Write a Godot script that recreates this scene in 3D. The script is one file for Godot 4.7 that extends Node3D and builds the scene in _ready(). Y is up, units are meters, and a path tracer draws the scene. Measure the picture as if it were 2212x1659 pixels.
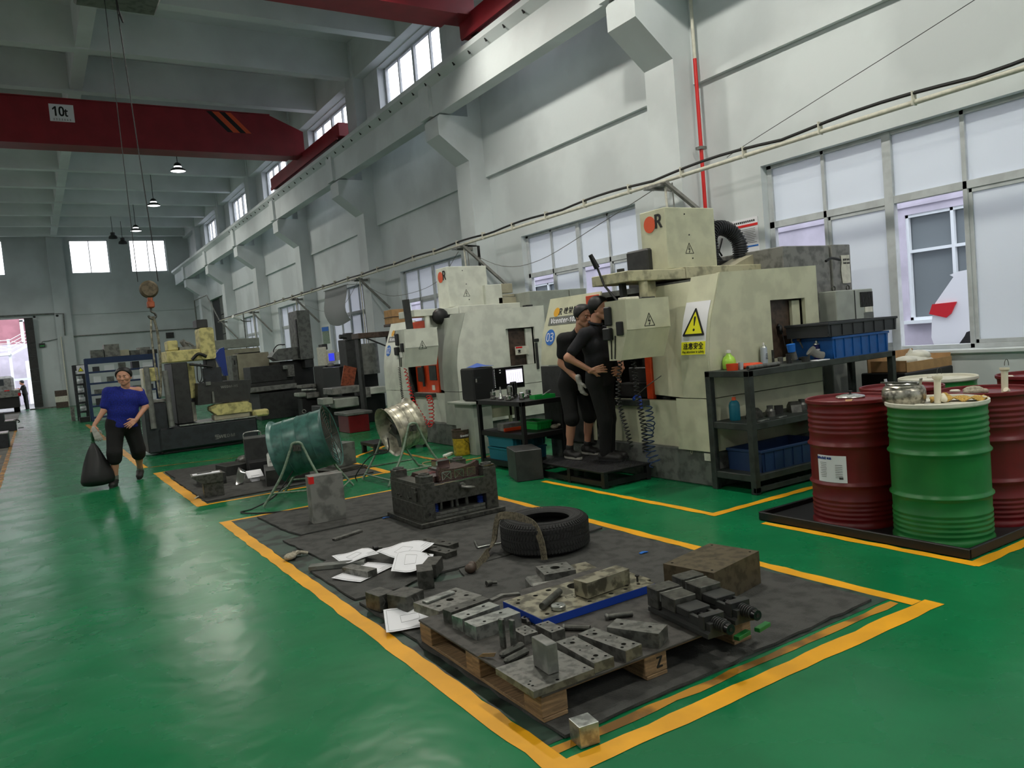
extends Node3D

# A machine hall in metres: x runs across it (the window wall at x = 8.65), -z runs along it to the far gate, y is up.

func _ready() -> void:
	# ---- camera
	var cam := Camera3D.new()
	cam.name = "camera"
	cam.fov = 52.99
	cam.near = 0.05
	cam.far = 300.0
	var yaw := deg_to_rad(31.827)
	var pitch := deg_to_rad(-3.369)
	var roll := deg_to_rad(-4.9685)
	var f := Vector3(sin(yaw) * cos(pitch), sin(pitch), -cos(yaw) * cos(pitch))
	var r := f.cross(Vector3.UP).normalized()
	var u := r.cross(f)
	cam.transform = Transform3D(Basis(r * cos(roll) + u * sin(roll), u * cos(roll) - r * sin(roll), -f), Vector3(0, 1.56, 0))
	add_child(cam)
	cam.current = true
	# ---- an overcast sky: all the daylight there is
	var sky_look := ProceduralSkyMaterial.new()
	sky_look.sky_top_color = Color(0.95, 0.97, 1.0)
	sky_look.sky_horizon_color = Color(0.98, 0.98, 1.0)
	sky_look.ground_bottom_color = Color(0.35, 0.35, 0.35)
	sky_look.ground_horizon_color = Color(0.5, 0.5, 0.5)
	sky_look.sky_energy_multiplier = 1.9
	sky_look.sky_curve = 0.3
	var sky := Sky.new()
	sky.sky_material = sky_look
	var env := Environment.new()
	env.background_mode = Environment.BG_SKY
	env.sky = sky
	env.tonemap_mode = Environment.TONE_MAPPER_LINEAR
	env.tonemap_exposure = 1.03
	env.sdfgi_enabled = true
	env.ssao_enabled = true
	env.ssil_enabled = true
	var we := WorldEnvironment.new()
	we.name = "world"
	we.environment = env
	add_child(we)
	LAMP_ENERGY = 18.0
	rng.seed = 7
	materials()
	shell()
	ceiling_parts()
	windows()
	outdoors()
	cranes()
	lamps()
	wall_fittings()
	machining_centres()
	benches()
	drums()
	floor_zone()
	pallet_load()
	fans()
	second_zone()
	spark_machines()
	far_end()
	people()

var LAMP_ENERGY := 20.0
var rng := RandomNumberGenerator.new()

# ---------------------------------------------------------------- shapes
class Geo:
	var v := PackedVector3Array()
	var n := PackedVector3Array()
	var uv := PackedVector2Array()

	func tri(a: Vector3, b: Vector3, c: Vector3, na: Vector3, nb := Vector3.ZERO, nc := Vector3.ZERO, ua := Vector2.ZERO, ub := Vector2.ZERO, uc := Vector2.ZERO) -> void:
		if nb == Vector3.ZERO:
			nb = na
			nc = na
		if (b - a).cross(c - a).dot(na + nb + nc) > 0.0:
			v.append_array([a, c, b])
			n.append_array([na, nc, nb])
			uv.append_array([ua, uc, ub])
		else:
			v.append_array([a, b, c])
			n.append_array([na, nb, nc])
			uv.append_array([ua, ub, uc])

	func quad(a: Vector3, b: Vector3, c: Vector3, d: Vector3, nn: Vector3) -> void:
		var z := Vector2(0, 0)
		tri(a, b, c, nn, nn, nn, z, Vector2(1, 0), Vector2(1, 1))
		tri(a, c, d, nn, nn, nn, z, Vector2(1, 1), Vector2(0, 1))

	func box(c: Vector3, s: Vector3, b := Basis(), bev := 0.0) -> Geo:
		var h := s * 0.5
		bev = minf(bev, minf(h.x, minf(h.y, h.z)) * 0.9)
		if bev <= 0.0:
			for a in 3:
				for sg in [-1.0, 1.0]:
					var p := [Vector3.ZERO, Vector3.ZERO, Vector3.ZERO, Vector3.ZERO]
					var k1 := (a + 1) % 3
					var k2 := (a + 2) % 3
					for q in 4:
						var w := Vector3.ZERO
						w[a] = sg * h[a]
						w[k1] = h[k1] * (-1.0 if q == 0 or q == 3 else 1.0)
						w[k2] = h[k2] * (-1.0 if q < 2 else 1.0)
						p[q] = c + b * w
					var nn := Vector3.ZERO
					nn[a] = sg
					quad(p[0], p[1], p[2], p[3], (b * nn).normalized())
			return self
		var P := {}
		for i in 8:
			var sg := Vector3(1 if i & 1 else -1, 1 if i & 2 else -1, 1 if i & 4 else -1)
			for a in 3:
				var w := sg * (h - Vector3.ONE * bev)
				w[a] = sg[a] * h[a]
				P[i * 3 + a] = c + b * w
		for a in 3:
			var m1 := 1 << ((a + 1) % 3)
			var m2 := 1 << ((a + 2) % 3)
			var m := 1 << a
			for sg in 2:
				var o := m if sg else 0
				var nn := Vector3.ZERO
				nn[a] = 1.0 if sg else -1.0
				quad(P[o * 3 + a], P[(o | m1) * 3 + a], P[(o | m1 | m2) * 3 + a], P[(o | m2) * 3 + a], (b * nn).normalized())
			# the four edges along this axis
			var a1 := (a + 1) % 3
			var a2 := (a + 2) % 3
			for e in 4:
				var o := (m1 if e & 1 else 0) | (m2 if e & 2 else 0)
				var nn := Vector3.ZERO
				nn[a1] = 1.0 if e & 1 else -1.0
				nn[a2] = 1.0 if e & 2 else -1.0
				quad(P[o * 3 + a1], P[(o | m) * 3 + a1], P[(o | m) * 3 + a2], P[o * 3 + a2], (b * nn).normalized())
		for i in 8:
			var sg := Vector3(1 if i & 1 else -1, 1 if i & 2 else -1, 1 if i & 4 else -1)
			tri(P[i * 3], P[i * 3 + 1], P[i * 3 + 2], (b * sg).normalized())
		return self

	func span(lo: Vector3, hi: Vector3, bev := 0.0) -> Geo:
		return box((lo + hi) * 0.5, (hi - lo).abs(), Basis(), bev)

	# an outline in the xy plane of xf, pushed along z from z0 to z1
	func prism(poly: PackedVector2Array, z0: float, z1: float, xf := Transform3D()) -> Geo:
		var tris := Geometry2D.triangulate_polygon(poly)
		var up := xf.basis.z.normalized()
		for t in range(0, tris.size(), 3):
			var p := [poly[tris[t]], poly[tris[t + 1]], poly[tris[t + 2]]]
			for zz in [z0, z1]:
				var nn := up if zz == maxf(z0, z1) else -up
				tri(xf * Vector3(p[0].x, p[0].y, zz), xf * Vector3(p[1].x, p[1].y, zz), xf * Vector3(p[2].x, p[2].y, zz), nn, nn, nn, p[0], p[1], p[2])
		var cw := Geometry2D.is_polygon_clockwise(poly)
		for i in poly.size():
			var a := poly[i]
			var b := poly[(i + 1) % poly.size()]
			if a.is_equal_approx(b):
				continue
			var d := (b - a).normalized()
			var o := Vector2(-d.y, d.x) if cw else Vector2(d.y, -d.x)
			quad(xf * Vector3(a.x, a.y, z0), xf * Vector3(b.x, b.y, z0), xf * Vector3(b.x, b.y, z1), xf * Vector3(a.x, a.y, z1), (xf.basis * Vector3(o.x, o.y, 0)).normalized())
		return self

	# an outer loop with round holes (a ring of quads from each hole is left to plates())
	func frame(d: Vector3) -> Array:
		d = d.normalized()
		var side := d.cross(Vector3.UP if absf(d.y) < 0.95 else Vector3.RIGHT).normalized()
		return [side, side.cross(d).normalized()]

	func cyl(a: Vector3, b: Vector3, ra: float, rb := -1.0, k := 16, caps := true) -> Geo:
		if rb < 0.0:
			rb = ra
		var d := b - a
		var fr := frame(d)
		var slope := (ra - rb) / maxf(d.length(), 1e-6)
		d = d.normalized()
		for i in k:
			var t0 := TAU * i / k
			var t1 := TAU * (i + 1) / k
			var o0: Vector3 = fr[0] * cos(t0) + fr[1] * sin(t0)
			var o1: Vector3 = fr[0] * cos(t1) + fr[1] * sin(t1)
			var n0 := (o0 + d * slope).normalized()
			var n1 := (o1 + d * slope).normalized()
			tri(a + o0 * ra, a + o1 * ra, b + o1 * rb, n0, n1, n1)
			tri(a + o0 * ra, b + o1 * rb, b + o0 * rb, n0, n1, n0)
			if caps:
				if ra > 1e-5:
					tri(a, a + o0 * ra, a + o1 * ra, -d)
				if rb > 1e-5:
					tri(b, b + o0 * rb, b + o1 * rb, d)
		return self

	func tube(p: PackedVector3Array, r: float, k := 8, shut := false) -> Geo:
		var m := p.size()
		var rings := []
		var side := Vector3.ZERO
		for i in m:
			var d := (p[(i + 1) % m] - p[(i - 1 + m) % m]) if shut else (p[mini(i + 1, m - 1)] - p[maxi(i - 1, 0)])
			d = d.normalized()
			if side == Vector3.ZERO:
				side = frame(d)[0]
			side = (side - d * side.dot(d)).normalized()
			var up := side.cross(d)
			var ring := []
			for j in k:
				var t := TAU * j / k
				ring.append(side * cos(t) + up * sin(t))
			rings.append(ring)
		for i in (m if shut else m - 1):
			var i2 := (i + 1) % m
			for j in k:
				var j2 := (j + 1) % k
				var n0: Vector3 = rings[i][j]
				var n1: Vector3 = rings[i][j2]
				var n2: Vector3 = rings[i2][j2]
				var n3: Vector3 = rings[i2][j]
				tri(p[i] + n0 * r, p[i] + n1 * r, p[i2] + n2 * r, n0, n1, n2)
				tri(p[i] + n0 * r, p[i2] + n2 * r, p[i2] + n3 * r, n0, n2, n3)
		if not shut:
			for e in [0, m - 1]:
				var d := (p[0] - p[1]).normalized() if e == 0 else (p[m - 1] - p[m - 2]).normalized()
				for j in k:
					tri(p[e], p[e] + rings[e][j] * r, p[e] + rings[e][(j + 1) % k] * r, d)
		return self

	# profile of (radius, height) turned round the y axis of xf
	func lathe(prof: PackedVector2Array, k := 32, xf := Transform3D(), smooth := false, out := 1.0) -> Geo:
		var m := prof.size()
		var seg := []
		for i in m - 1:
			var d := prof[i + 1] - prof[i]
			seg.append(Vector2(d.y, -d.x).normalized() * out)
		for i in m - 1:
			if prof[i].is_equal_approx(prof[i + 1]):
				continue
			var na: Vector2 = seg[i]
			var nb: Vector2 = seg[i]
			if smooth:
				if i > 0 and seg[i - 1].dot(seg[i]) > 0.5:
					na = (seg[i - 1] + seg[i]).normalized()
				if i < m - 2 and seg[i + 1].dot(seg[i]) > 0.5:
					nb = (seg[i + 1] + seg[i]).normalized()
			for j in k:
				var t0 := TAU * j / k
				var t1 := TAU * (j + 1) / k
				var e0 := Vector3(cos(t0), 0, sin(t0))
				var e1 := Vector3(cos(t1), 0, sin(t1))
				var y := Vector3.UP
				var a := xf * (e0 * prof[i].x + y * prof[i].y)
				var b := xf * (e1 * prof[i].x + y * prof[i].y)
				var c := xf * (e1 * prof[i + 1].x + y * prof[i + 1].y)
				var d2 := xf * (e0 * prof[i + 1].x + y * prof[i + 1].y)
				var B := xf.basis
				var n0 := (B * (e0 * na.x + y * na.y)).normalized()
				var n1 := (B * (e1 * na.x + y * na.y)).normalized()
				var n2 := (B * (e1 * nb.x + y * nb.y)).normalized()
				var n3 := (B * (e0 * nb.x + y * nb.y)).normalized()
				if prof[i].x > 1e-5:
					tri(a, b, c, n0, n1, n2)
				if prof[i + 1].x > 1e-5:
					tri(a, c, d2, n0, n2, n3)
		return self

	func ball(c: Vector3, r: Vector3, k := 14, b := Basis()) -> Geo:
		var hh := k / 2
		for i in hh:
			for j in k:
				var q := []
				for e in [[i, j], [i, j + 1], [i + 1, j + 1], [i + 1, j]]:
					var th: float = PI * e[0] / hh
					var ph: float = TAU * e[1] / k
					q.append(Vector3(sin(th) * cos(ph), cos(th), sin(th) * sin(ph)))
				var p := q.map(func(w: Vector3) -> Vector3: return c + b * (w * r))
				var nn := q.map(func(w: Vector3) -> Vector3: return (b * (w / r)).normalized())
				if i > 0:
					tri(p[0], p[1], p[2], nn[0], nn[1], nn[2])
				if i < hh - 1:
					tri(p[0], p[2], p[3], nn[0], nn[2], nn[3])
		return self

	# a sheet given as rows of points, with a thickness
	func sheet(rows: Array, thick: float) -> Geo:
		var R := rows.size()
		var C: int = rows[0].size()
		var nrm := []
		for i in R:
			var line := []
			for j in C:
				var du: Vector3 = rows[mini(i + 1, R - 1)][j] - rows[maxi(i - 1, 0)][j]
				var dv: Vector3 = rows[i][mini(j + 1, C - 1)] - rows[i][maxi(j - 1, 0)]
				line.append(du.cross(dv).normalized())
			nrm.append(line)
		for sd in [0.5, -0.5]:
			for i in R - 1:
				for j in C - 1:
					var q := []
					var nn := []
					var uu := []
					for e in [[i, j], [i, j + 1], [i + 1, j + 1], [i + 1, j]]:
						var nv: Vector3 = nrm[e[0]][e[1]]
						q.append(rows[e[0]][e[1]] + nv * thick * sd)
						nn.append(nv * signf(sd))
						uu.append(Vector2(float(e[1]) / (C - 1), float(e[0]) / (R - 1)))
					tri(q[0], q[1], q[2], nn[0], nn[1], nn[2], uu[0], uu[1], uu[2])
					tri(q[0], q[2], q[3], nn[0], nn[2], nn[3], uu[0], uu[2], uu[3])
		var rim := []
		for j in C: rim.append([0, j])
		for i in range(1, R): rim.append([i, C - 1])
		for j in range(C - 2, -1, -1): rim.append([R - 1, j])
		for i in range(R - 2, 0, -1): rim.append([i, 0])
		for e in rim.size():
			var a: Array = rim[e]
			var b: Array = rim[(e + 1) % rim.size()]
			var pa: Vector3 = rows[a[0]][a[1]]
			var pb: Vector3 = rows[b[0]][b[1]]
			var na: Vector3 = nrm[a[0]][a[1]] * thick * 0.5
			var nb: Vector3 = nrm[b[0]][b[1]] * thick * 0.5
			var out := (pb - pa).cross(na).normalized()
			var mid: Vector3 = rows[R / 2][C / 2]
			if out.dot((pa + pb) * 0.5 - mid) < 0.0:
				out = -out
			quad(pa - na, pb - nb, pb + nb, pa + na, out)
		return self

	# a flat line of square section, for drawn characters: strokes lie in the xy plane of xf
	func stroke(p: PackedVector2Array, w: float, t: float, xf: Transform3D) -> Geo:
		for i in p.size() - 1:
			var d := p[i + 1] - p[i]
			var c := (p[i] + p[i + 1]) * 0.5
			var bb := Basis(Vector3(0, 0, 1), d.angle())
			box(xf * Vector3(c.x, c.y, t * 0.5), Vector3(d.length() + w * 0.6, w, t), xf.basis * bb)
		return self

	func mesh() -> ArrayMesh:
		var a := []
		a.resize(Mesh.ARRAY_MAX)
		a[Mesh.ARRAY_VERTEX] = v
		a[Mesh.ARRAY_NORMAL] = n
		a[Mesh.ARRAY_TEX_UV] = uv
		var m := ArrayMesh.new()
		m.add_surface_from_arrays(Mesh.PRIMITIVE_TRIANGLES, a)
		return m


func V(x: float, y: float, z: float) -> Vector3:
	return Vector3(x, y, z)

func P2(a: Array) -> PackedVector2Array:
	var p := PackedVector2Array()
	for i in range(0, a.size(), 2):
		p.append(Vector2(a[i], a[i + 1]))
	return p

func P3(a: Array) -> PackedVector3Array:
	var p := PackedVector3Array()
	for i in range(0, a.size(), 3):
		p.append(Vector3(a[i], a[i + 1], a[i + 2]))
	return p

func at(x: float, y: float, z: float, turn := 0.0) -> Transform3D:
	return Transform3D(Basis(Vector3.UP, deg_to_rad(turn)), Vector3(x, y, z))

func spline(p: PackedVector3Array, k := 6) -> PackedVector3Array:
	var c := Curve3D.new()
	for i in p.size():
		var t := (p[mini(i + 1, p.size() - 1)] - p[maxi(i - 1, 0)]) / 6.0
		c.add_point(p[i], -t, t)
	var out := PackedVector3Array()
	for i in p.size() - 1:
		for j in k:
			out.append(c.sample(i, float(j) / k))
	out.append(p[p.size() - 1])
	return out

func disc(r: float, k := 24, cx := 0.0, cy := 0.0) -> PackedVector2Array:
	var p := PackedVector2Array()
	for i in k:
		p.append(Vector2(cx + r * cos(TAU * i / k), cy + r * sin(TAU * i / k)))
	return p

func rounded(w: float, h: float, r: float, k := 4) -> PackedVector2Array:
	var p := PackedVector2Array()
	for q in 4:
		var c := Vector2((w / 2 - r) * (1 if q == 0 or q == 3 else -1), (h / 2 - r) * (1 if q < 2 else -1))
		for i in k + 1:
			p.append(c + Vector2.from_angle(PI / 2 * (q + float(i) / k)) * r)
	return p

# ---------------------------------------------------------------- naming and placing
var used := {}

func numbered(called: String) -> String:
	var k: int = used.get(called, 0)
	used[called] = k + 1
	return called if k == 0 else "%s_%03d" % [called, k]

func thing(called: String, label: String, category: String, where := Transform3D(), group := "") -> Node3D:
	var o := Node3D.new()
	o.name = numbered(called)
	add_child(o, true)
	o.transform = where
	tag(o, label, category, group)
	return o

func tag(o: Node3D, label: String, category: String, group := "") -> void:
	o.set_meta("label", label)
	o.set_meta("category", category)
	if group:
		o.set_meta("group", group)

func part(called: String, g: Geo, m: Material, parent: Node3D, label := "") -> MeshInstance3D:
	return put(called, g.mesh(), m, parent, label)

func put(called: String, mesh: Mesh, m: Material, parent: Node3D, label := "") -> MeshInstance3D:
	var o := MeshInstance3D.new()
	o.name = called
	o.mesh = mesh
	o.material_override = m
	o.cast_shadow = GeometryInstance3D.SHADOW_CASTING_SETTING_ON
	parent.add_child(o, true)
	if label:
		o.set_meta("label", label)
	return o

# a thing that is a single mesh, standing at xf
func solo(called: String, g: Geo, m: Material, label: String, category: String, where := Transform3D(), group := "") -> MeshInstance3D:
	var o := put(numbered(called), g.mesh(), m, self)
	o.transform = where
	tag(o, label, category, group)
	return o

func struct(called: String, g: Geo, m: Material, label := "", category := "") -> MeshInstance3D:
	var o := put(numbered(called), g.mesh(), m, self, label)
	o.set_meta("kind", "structure")
	if category:
		o.set_meta("category", category)
	return o

func struct_root(called: String, label: String, category: String) -> Node3D:
	var o := thing(called, label, category)
	o.set_meta("kind", "structure")
	return o

func again(o: Node3D, where: Transform3D, label: String) -> Node3D:
	var c: Node3D = o.duplicate()
	c.name = numbered(String(o.name).rstrip("0123456789").trim_suffix("_"))
	add_child(c, true)
	c.transform = where
	c.set_meta("label", label)
	return c

# lettering lying in the xy plane of xf, centred, h tall
func lettering(text: String, h: float, m: Material, parent: Node3D, xf: Transform3D, bold := true, stretch := 1.0, called := "lettering") -> MeshInstance3D:
	var f := SystemFont.new()
	f.font_names = PackedStringArray(["Droid Sans"])
	f.font_weight = 700 if bold else 400
	var t := TextMesh.new()
	t.font = f
	t.text = text
	t.font_size = 64
	t.pixel_size = h / 46.0
	t.depth = 0.002
	t.curve_step = 4.0
	var o := put(called, t, m, parent)
	o.transform = xf.scaled_local(Vector3(stretch, 1, 1))
	return o

# ---------------------------------------------------------------- materials
var M := {}
var T := {}

func noise(called: String, freq: float, lo: float, hi: float, kind := FastNoiseLite.TYPE_SIMPLEX_SMOOTH, oct := 4, a := 0.3, b := 0.7, size := 512) -> void:
	var n := FastNoiseLite.new()
	n.seed = T.size() + 3
	n.noise_type = kind
	n.frequency = freq
	n.fractal_octaves = oct
	var t := NoiseTexture2D.new()
	t.width = size
	t.height = size
	t.seamless = true
	t.noise = n
	var gr := Gradient.new()
	gr.offsets = PackedFloat32Array([a, b])
	gr.colors = PackedColorArray([Color(lo, lo, lo), Color(hi, hi, hi)])
	t.color_ramp = gr
	T[called] = t

func mt(called: String, c: Color, rough := 0.6, metal := 0.0, tex := "", scale := 1.0, bump := 0.0, bump_tex := "", world := false) -> StandardMaterial3D:
	var m := StandardMaterial3D.new()
	m.resource_name = called
	m.albedo_color = c
	m.roughness = rough
	m.metallic = metal
	if tex or bump_tex:
		m.uv1_triplanar = true
		m.uv1_world_triplanar = world
		m.uv1_scale = Vector3.ONE * scale
	if tex:
		m.albedo_texture = T[tex]
	if bump_tex:
		m.heightmap_enabled = true
		m.heightmap_texture = T[bump_tex]
		m.heightmap_scale = bump
	M[called] = m
	return m

func glow(called: String, c: Color, e: float) -> void:
	var m := StandardMaterial3D.new()
	m.resource_name = called
	m.albedo_color = c
	m.emission_enabled = true
	m.emission = c
	m.emission_energy_multiplier = e
	M[called] = m

func materials() -> void:
	noise("stain", 0.006, 0.93, 1.0, FastNoiseLite.TYPE_SIMPLEX_SMOOTH, 5)
	noise("grime", 0.012, 0.76, 1.0, FastNoiseLite.TYPE_SIMPLEX_SMOOTH, 6, 0.25, 0.6)
	noise("worn", 0.01, 0.62, 1.0, FastNoiseLite.TYPE_SIMPLEX_SMOOTH, 6, 0.3, 0.6)
	noise("mottle", 0.03, 0.7, 1.0, FastNoiseLite.TYPE_SIMPLEX_SMOOTH, 5)
	noise("grain", 0.12, 0.6, 1.0, FastNoiseLite.TYPE_SIMPLEX, 3)
	noise("swell", 0.02, 0.0, 1.0, FastNoiseLite.TYPE_SIMPLEX_SMOOTH, 3, 0.0, 1.0)
	noise("gloss", 0.01, 0.82, 1.0, FastNoiseLite.TYPE_SIMPLEX_SMOOTH, 5)
	noise("dark_patch", 0.008, 0.45, 1.0, FastNoiseLite.TYPE_SIMPLEX_SMOOTH, 5, 0.3, 0.55)
	# wood: streaks along one axis
	var wood := Image.create(256, 256, false, Image.FORMAT_RGB8)
	var wn := FastNoiseLite.new()
	wn.seed = 5
	wn.frequency = 0.02
	for y in 256:
		for x in 256:
			var g := 0.8 + 0.25 * wn.get_noise_2d(x * 0.25, y * 4.0) + 0.1 * wn.get_noise_2d(x * 3.0, y * 20.0)
			wood.set_pixel(x, y, Color(g, g, g))
	T.wood = ImageTexture.create_from_image(wood)
	# setting
	mt("wall", Color(0.84, 0.865, 0.87), 0.85, 0, "stain", 0.12, 0.15, "grain", true)
	mt("ceiling", Color(0.86, 0.885, 0.885), 0.9, 0, "stain", 0.1, 0.0, "", true)
	mt("wall_far", Color(0.78, 0.81, 0.81), 0.85, 0, "stain", 0.1, 0.0, "", true)
	var fl := mt("floor", Color(0.06, 0.45, 0.27), 0.3, 0, "stain", 0.3, 0.25, "swell", true)
	fl.roughness_texture = T.gloss
	fl.metallic_specular = 0.38
	mt("yellow", Color(0.93, 0.66, 0.05), 0.5, 0, "stain", 0.6, 0.0, "", true)
	mt("yellow_worn", Color(0.72, 0.5, 0.1), 0.55, 0, "worn", 0.5, 0.0, "", true)
	mt("concrete", Color(0.42, 0.41, 0.38), 0.8, 0, "grime", 0.3, 0.2, "grain", true)
	mt("asphalt", Color(0.5, 0.5, 0.5), 0.9, 0, "mottle", 0.3, 0.0, "", true)
	mt("facade", Color(0.76, 0.735, 0.79), 0.9, 0, "stain", 0.3, 0.0, "", true)
	mt("facade_red", Color(0.62, 0.42, 0.46), 0.9, 0, "stain", 0.3, 0.0, "", true)
	mt("alu", Color(0.76, 0.78, 0.79), 0.5, 0.0, "stain", 1.0)
	mt("alu_white", Color(0.85, 0.87, 0.88), 0.5)
	var fg := mt("frosted", Color(0.86, 0.9, 0.93), 0.35)
	fg.backlight_enabled = true
	fg.backlight = Color(0.98, 0.98, 0.98)
	var gl := StandardMaterial3D.new()
	gl.resource_name = "glass"
	gl.transparency = BaseMaterial3D.TRANSPARENCY_ALPHA
	gl.albedo_color = Color(0.9, 0.95, 0.95, 0.08)
	gl.roughness = 0.05
	M.glass = gl
	mt("dark_glass", Color(0.2, 0.22, 0.23), 0.15)
	mt("far_glass", Color(0.45, 0.48, 0.49), 0.2)
	# machines and metal
	mt("crane_red", Color(0.56, 0.13, 0.17), 0.45, 0, "stain", 0.5)
	mt("cream", Color(0.79, 0.79, 0.68), 0.42, 0, "stain", 0.9)
	mt("cream_old", Color(0.75, 0.73, 0.6), 0.5, 0, "grime", 0.9)
	mt("pale", Color(0.86, 0.87, 0.82), 0.42, 0, "stain", 0.9)
	mt("pale_grey", Color(0.62, 0.64, 0.6), 0.45, 0, "stain", 0.9)
	mt("beige", Color(0.66, 0.64, 0.55), 0.5, 0, "stain", 0.9)
	mt("yellow_cream", Color(0.8, 0.76, 0.5), 0.5, 0, "grime", 1.0)
	mt("steel_grey", Color(0.42, 0.43, 0.41), 0.5, 0, "grime", 1.0)
	mt("mid_grey", Color(0.5, 0.5, 0.48), 0.5, 0, "grime", 1.0)
	mt("machine_dark", Color(0.17, 0.175, 0.17), 0.5, 0, "grime", 1.0)
	mt("base_blue_black", Color(0.13, 0.15, 0.17), 0.45, 0, "grime", 1.0)
	mt("bench_dark", Color(0.19, 0.215, 0.2), 0.55, 0, "grime", 1.2)
	mt("black", Color(0.06, 0.06, 0.065), 0.5)
	mt("black_gloss", Color(0.05, 0.05, 0.055), 0.25)
	mt("rubber", Color(0.12, 0.12, 0.12), 0.75, 0, "mottle", 3.0, 0.1, "grain")
	mt("mat", Color(0.25, 0.25, 0.24), 0.8, 0, "grime", 1.1, 0.25, "grain", true)
	mt("iron", Color(0.5, 0.5, 0.48), 0.42, 0.75, "grime", 3.0)
	mt("steel", Color(0.72, 0.73, 0.71), 0.33, 0.9, "grime", 2.5)
	mt("steel_worn", Color(0.66, 0.64, 0.56), 0.4, 0.8, "worn", 2.0)
	mt("dark_iron", Color(0.34, 0.34, 0.32), 0.45, 0.6, "grime", 3.0)
	mt("brown_iron", Color(0.38, 0.34, 0.27), 0.5, 0.5, "grime", 2.0)
	mt("chrome", Color(0.8, 0.79, 0.78), 0.14, 1.0)
	mt("rose_steel", Color(0.55, 0.44, 0.43), 0.25, 0.85, "mottle", 3.0)
	mt("alu_bright", Color(0.85, 0.85, 0.83), 0.3, 0.95, "grime", 4.0)
	mt("kettle", Color(0.75, 0.73, 0.68), 0.3, 0.9, "worn", 5.0)
	mt("wood", Color(0.62, 0.5, 0.36), 0.75, 0, "wood", 3.0)
	mt("plywood", Color(0.27, 0.26, 0.245), 0.7, 0, "grime", 2.0, 0.1, "grain")
	mt("drum_red", Color(0.42, 0.065, 0.085), 0.38, 0, "stain", 1.5)
	mt("drum_green", Color(0.12, 0.45, 0.2), 0.36, 0, "stain", 1.5)
	mt("off_white", Color(0.84, 0.83, 0.77), 0.6, 0, "stain", 3.0)
	mt("paper", Color(0.9, 0.9, 0.92), 0.8)
	mt("plastic_milk", Color(0.86, 0.83, 0.74), 0.4)
	mt("rag", Color(0.82, 0.66, 0.33), 0.95, 0, "mottle", 6.0)
	mt("glove", Color(0.68, 0.65, 0.58), 0.95, 0, "grime", 8.0)
	mt("orange", Color(0.85, 0.27, 0.08), 0.5, 0, "stain", 2.0)
	mt("red", Color(0.82, 0.1, 0.09), 0.4)
	mt("blue_tub", Color(0.04, 0.33, 0.62), 0.45, 0, "stain", 2.0)
	mt("blue_dark", Color(0.1, 0.2, 0.36), 0.5, 0, "stain", 1.0)
	mt("blue_paint", Color(0.03, 0.2, 0.55), 0.45)
	mt("blue_sign", Color(0.08, 0.4, 0.75), 0.5)
	mt("teal", Color(0.05, 0.42, 0.5), 0.5)
	mt("green_tray", Color(0.08, 0.6, 0.25), 0.45)
	mt("tub_grey", Color(0.17, 0.18, 0.2), 0.5, 0, "stain", 2.0)
	mt("fan_green", Color(0.25, 0.42, 0.39), 0.35, 0.1, "grime", 1.5)
	mt("fan_white", Color(0.76, 0.74, 0.66), 0.32, 0.25, "worn", 1.6)
	mt("leg_green", Color(0.5, 0.58, 0.5), 0.45, 0.1, "grime", 4.0)
	mt("sign_yellow", Color(0.92, 0.9, 0.12), 0.55)
	mt("ink", Color(0.07, 0.07, 0.07), 0.6)
	mt("logo_orange", Color(0.85, 0.33, 0.16), 0.5)
	mt("logo_yellow", Color(0.85, 0.62, 0.1), 0.5)
	mt("card", Color(0.68, 0.53, 0.36), 0.85, 0, "stain", 2.0)
	mt("brown", Color(0.3, 0.24, 0.2), 0.5, 0, "grime", 2.0)
	mt("copper", Color(0.62, 0.32, 0.2), 0.35, 0.35, "grime", 2.0)
	mt("yellow_can", Color(0.72, 0.6, 0.14), 0.4, 0, "grime", 3.0)
	mt("webbing", Color(0.4, 0.37, 0.3), 0.9, 0, "worn", 8.0)
	mt("curtain", Color(0.55, 0.56, 0.56), 0.8)
	mt("sky_blue", Color(0.25, 0.38, 0.72), 0.6)
	mt("spray_green", Color(0.66, 0.85, 0.3), 0.3)
	mt("spray_silver", Color(0.75, 0.78, 0.82), 0.3, 0.2)
	mt("spray_blue", Color(0.1, 0.1, 0.36), 0.35)
	mt("white", Color(0.9, 0.9, 0.88), 0.5)
	mt("car_white", Color(0.93, 0.93, 0.94), 0.2)
	mt("tail_red", Color(0.8, 0.05, 0.12), 0.2)
	# people
	var sk := mt("skin", Color(0.74, 0.54, 0.44), 0.55)
	sk.subsurf_scatter_enabled = true
	sk.subsurf_scatter_strength = 0.1
	mt("hair", Color(0.035, 0.03, 0.03), 0.55)
	mt("eye_white", Color(0.85, 0.83, 0.8), 0.3)
	mt("lip", Color(0.5, 0.28, 0.24), 0.5)
	mt("shirt_blue", Color(0.05, 0.13, 0.55), 0.85, 0, "mottle", 3.0)
	mt("shirt_black", Color(0.055, 0.057, 0.068), 0.85, 0, "mottle", 3.0)
	mt("shirt_navy", Color(0.075, 0.08, 0.115), 0.8, 0, "mottle", 3.0)
	mt("shorts", Color(0.035, 0.036, 0.04), 0.85, 0, "mottle", 3.0)
	mt("shoe", Color(0.13, 0.125, 0.12), 0.6)
	mt("sole", Color(0.6, 0.59, 0.56), 0.7)
	mt("knit", Color(0.78, 0.77, 0.74), 0.95, 0, "mottle", 10.0)
	mt("bag", Color(0.035, 0.037, 0.04), 0.5)
	mt("bag_green", Color(0.03, 0.25, 0.13), 0.5)
	glow("lamp_glow", Color(1.0, 1.0, 1.0), 3.0)
	glow("screen_glow", Color(0.92, 0.9, 0.98), 1.0)
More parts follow.
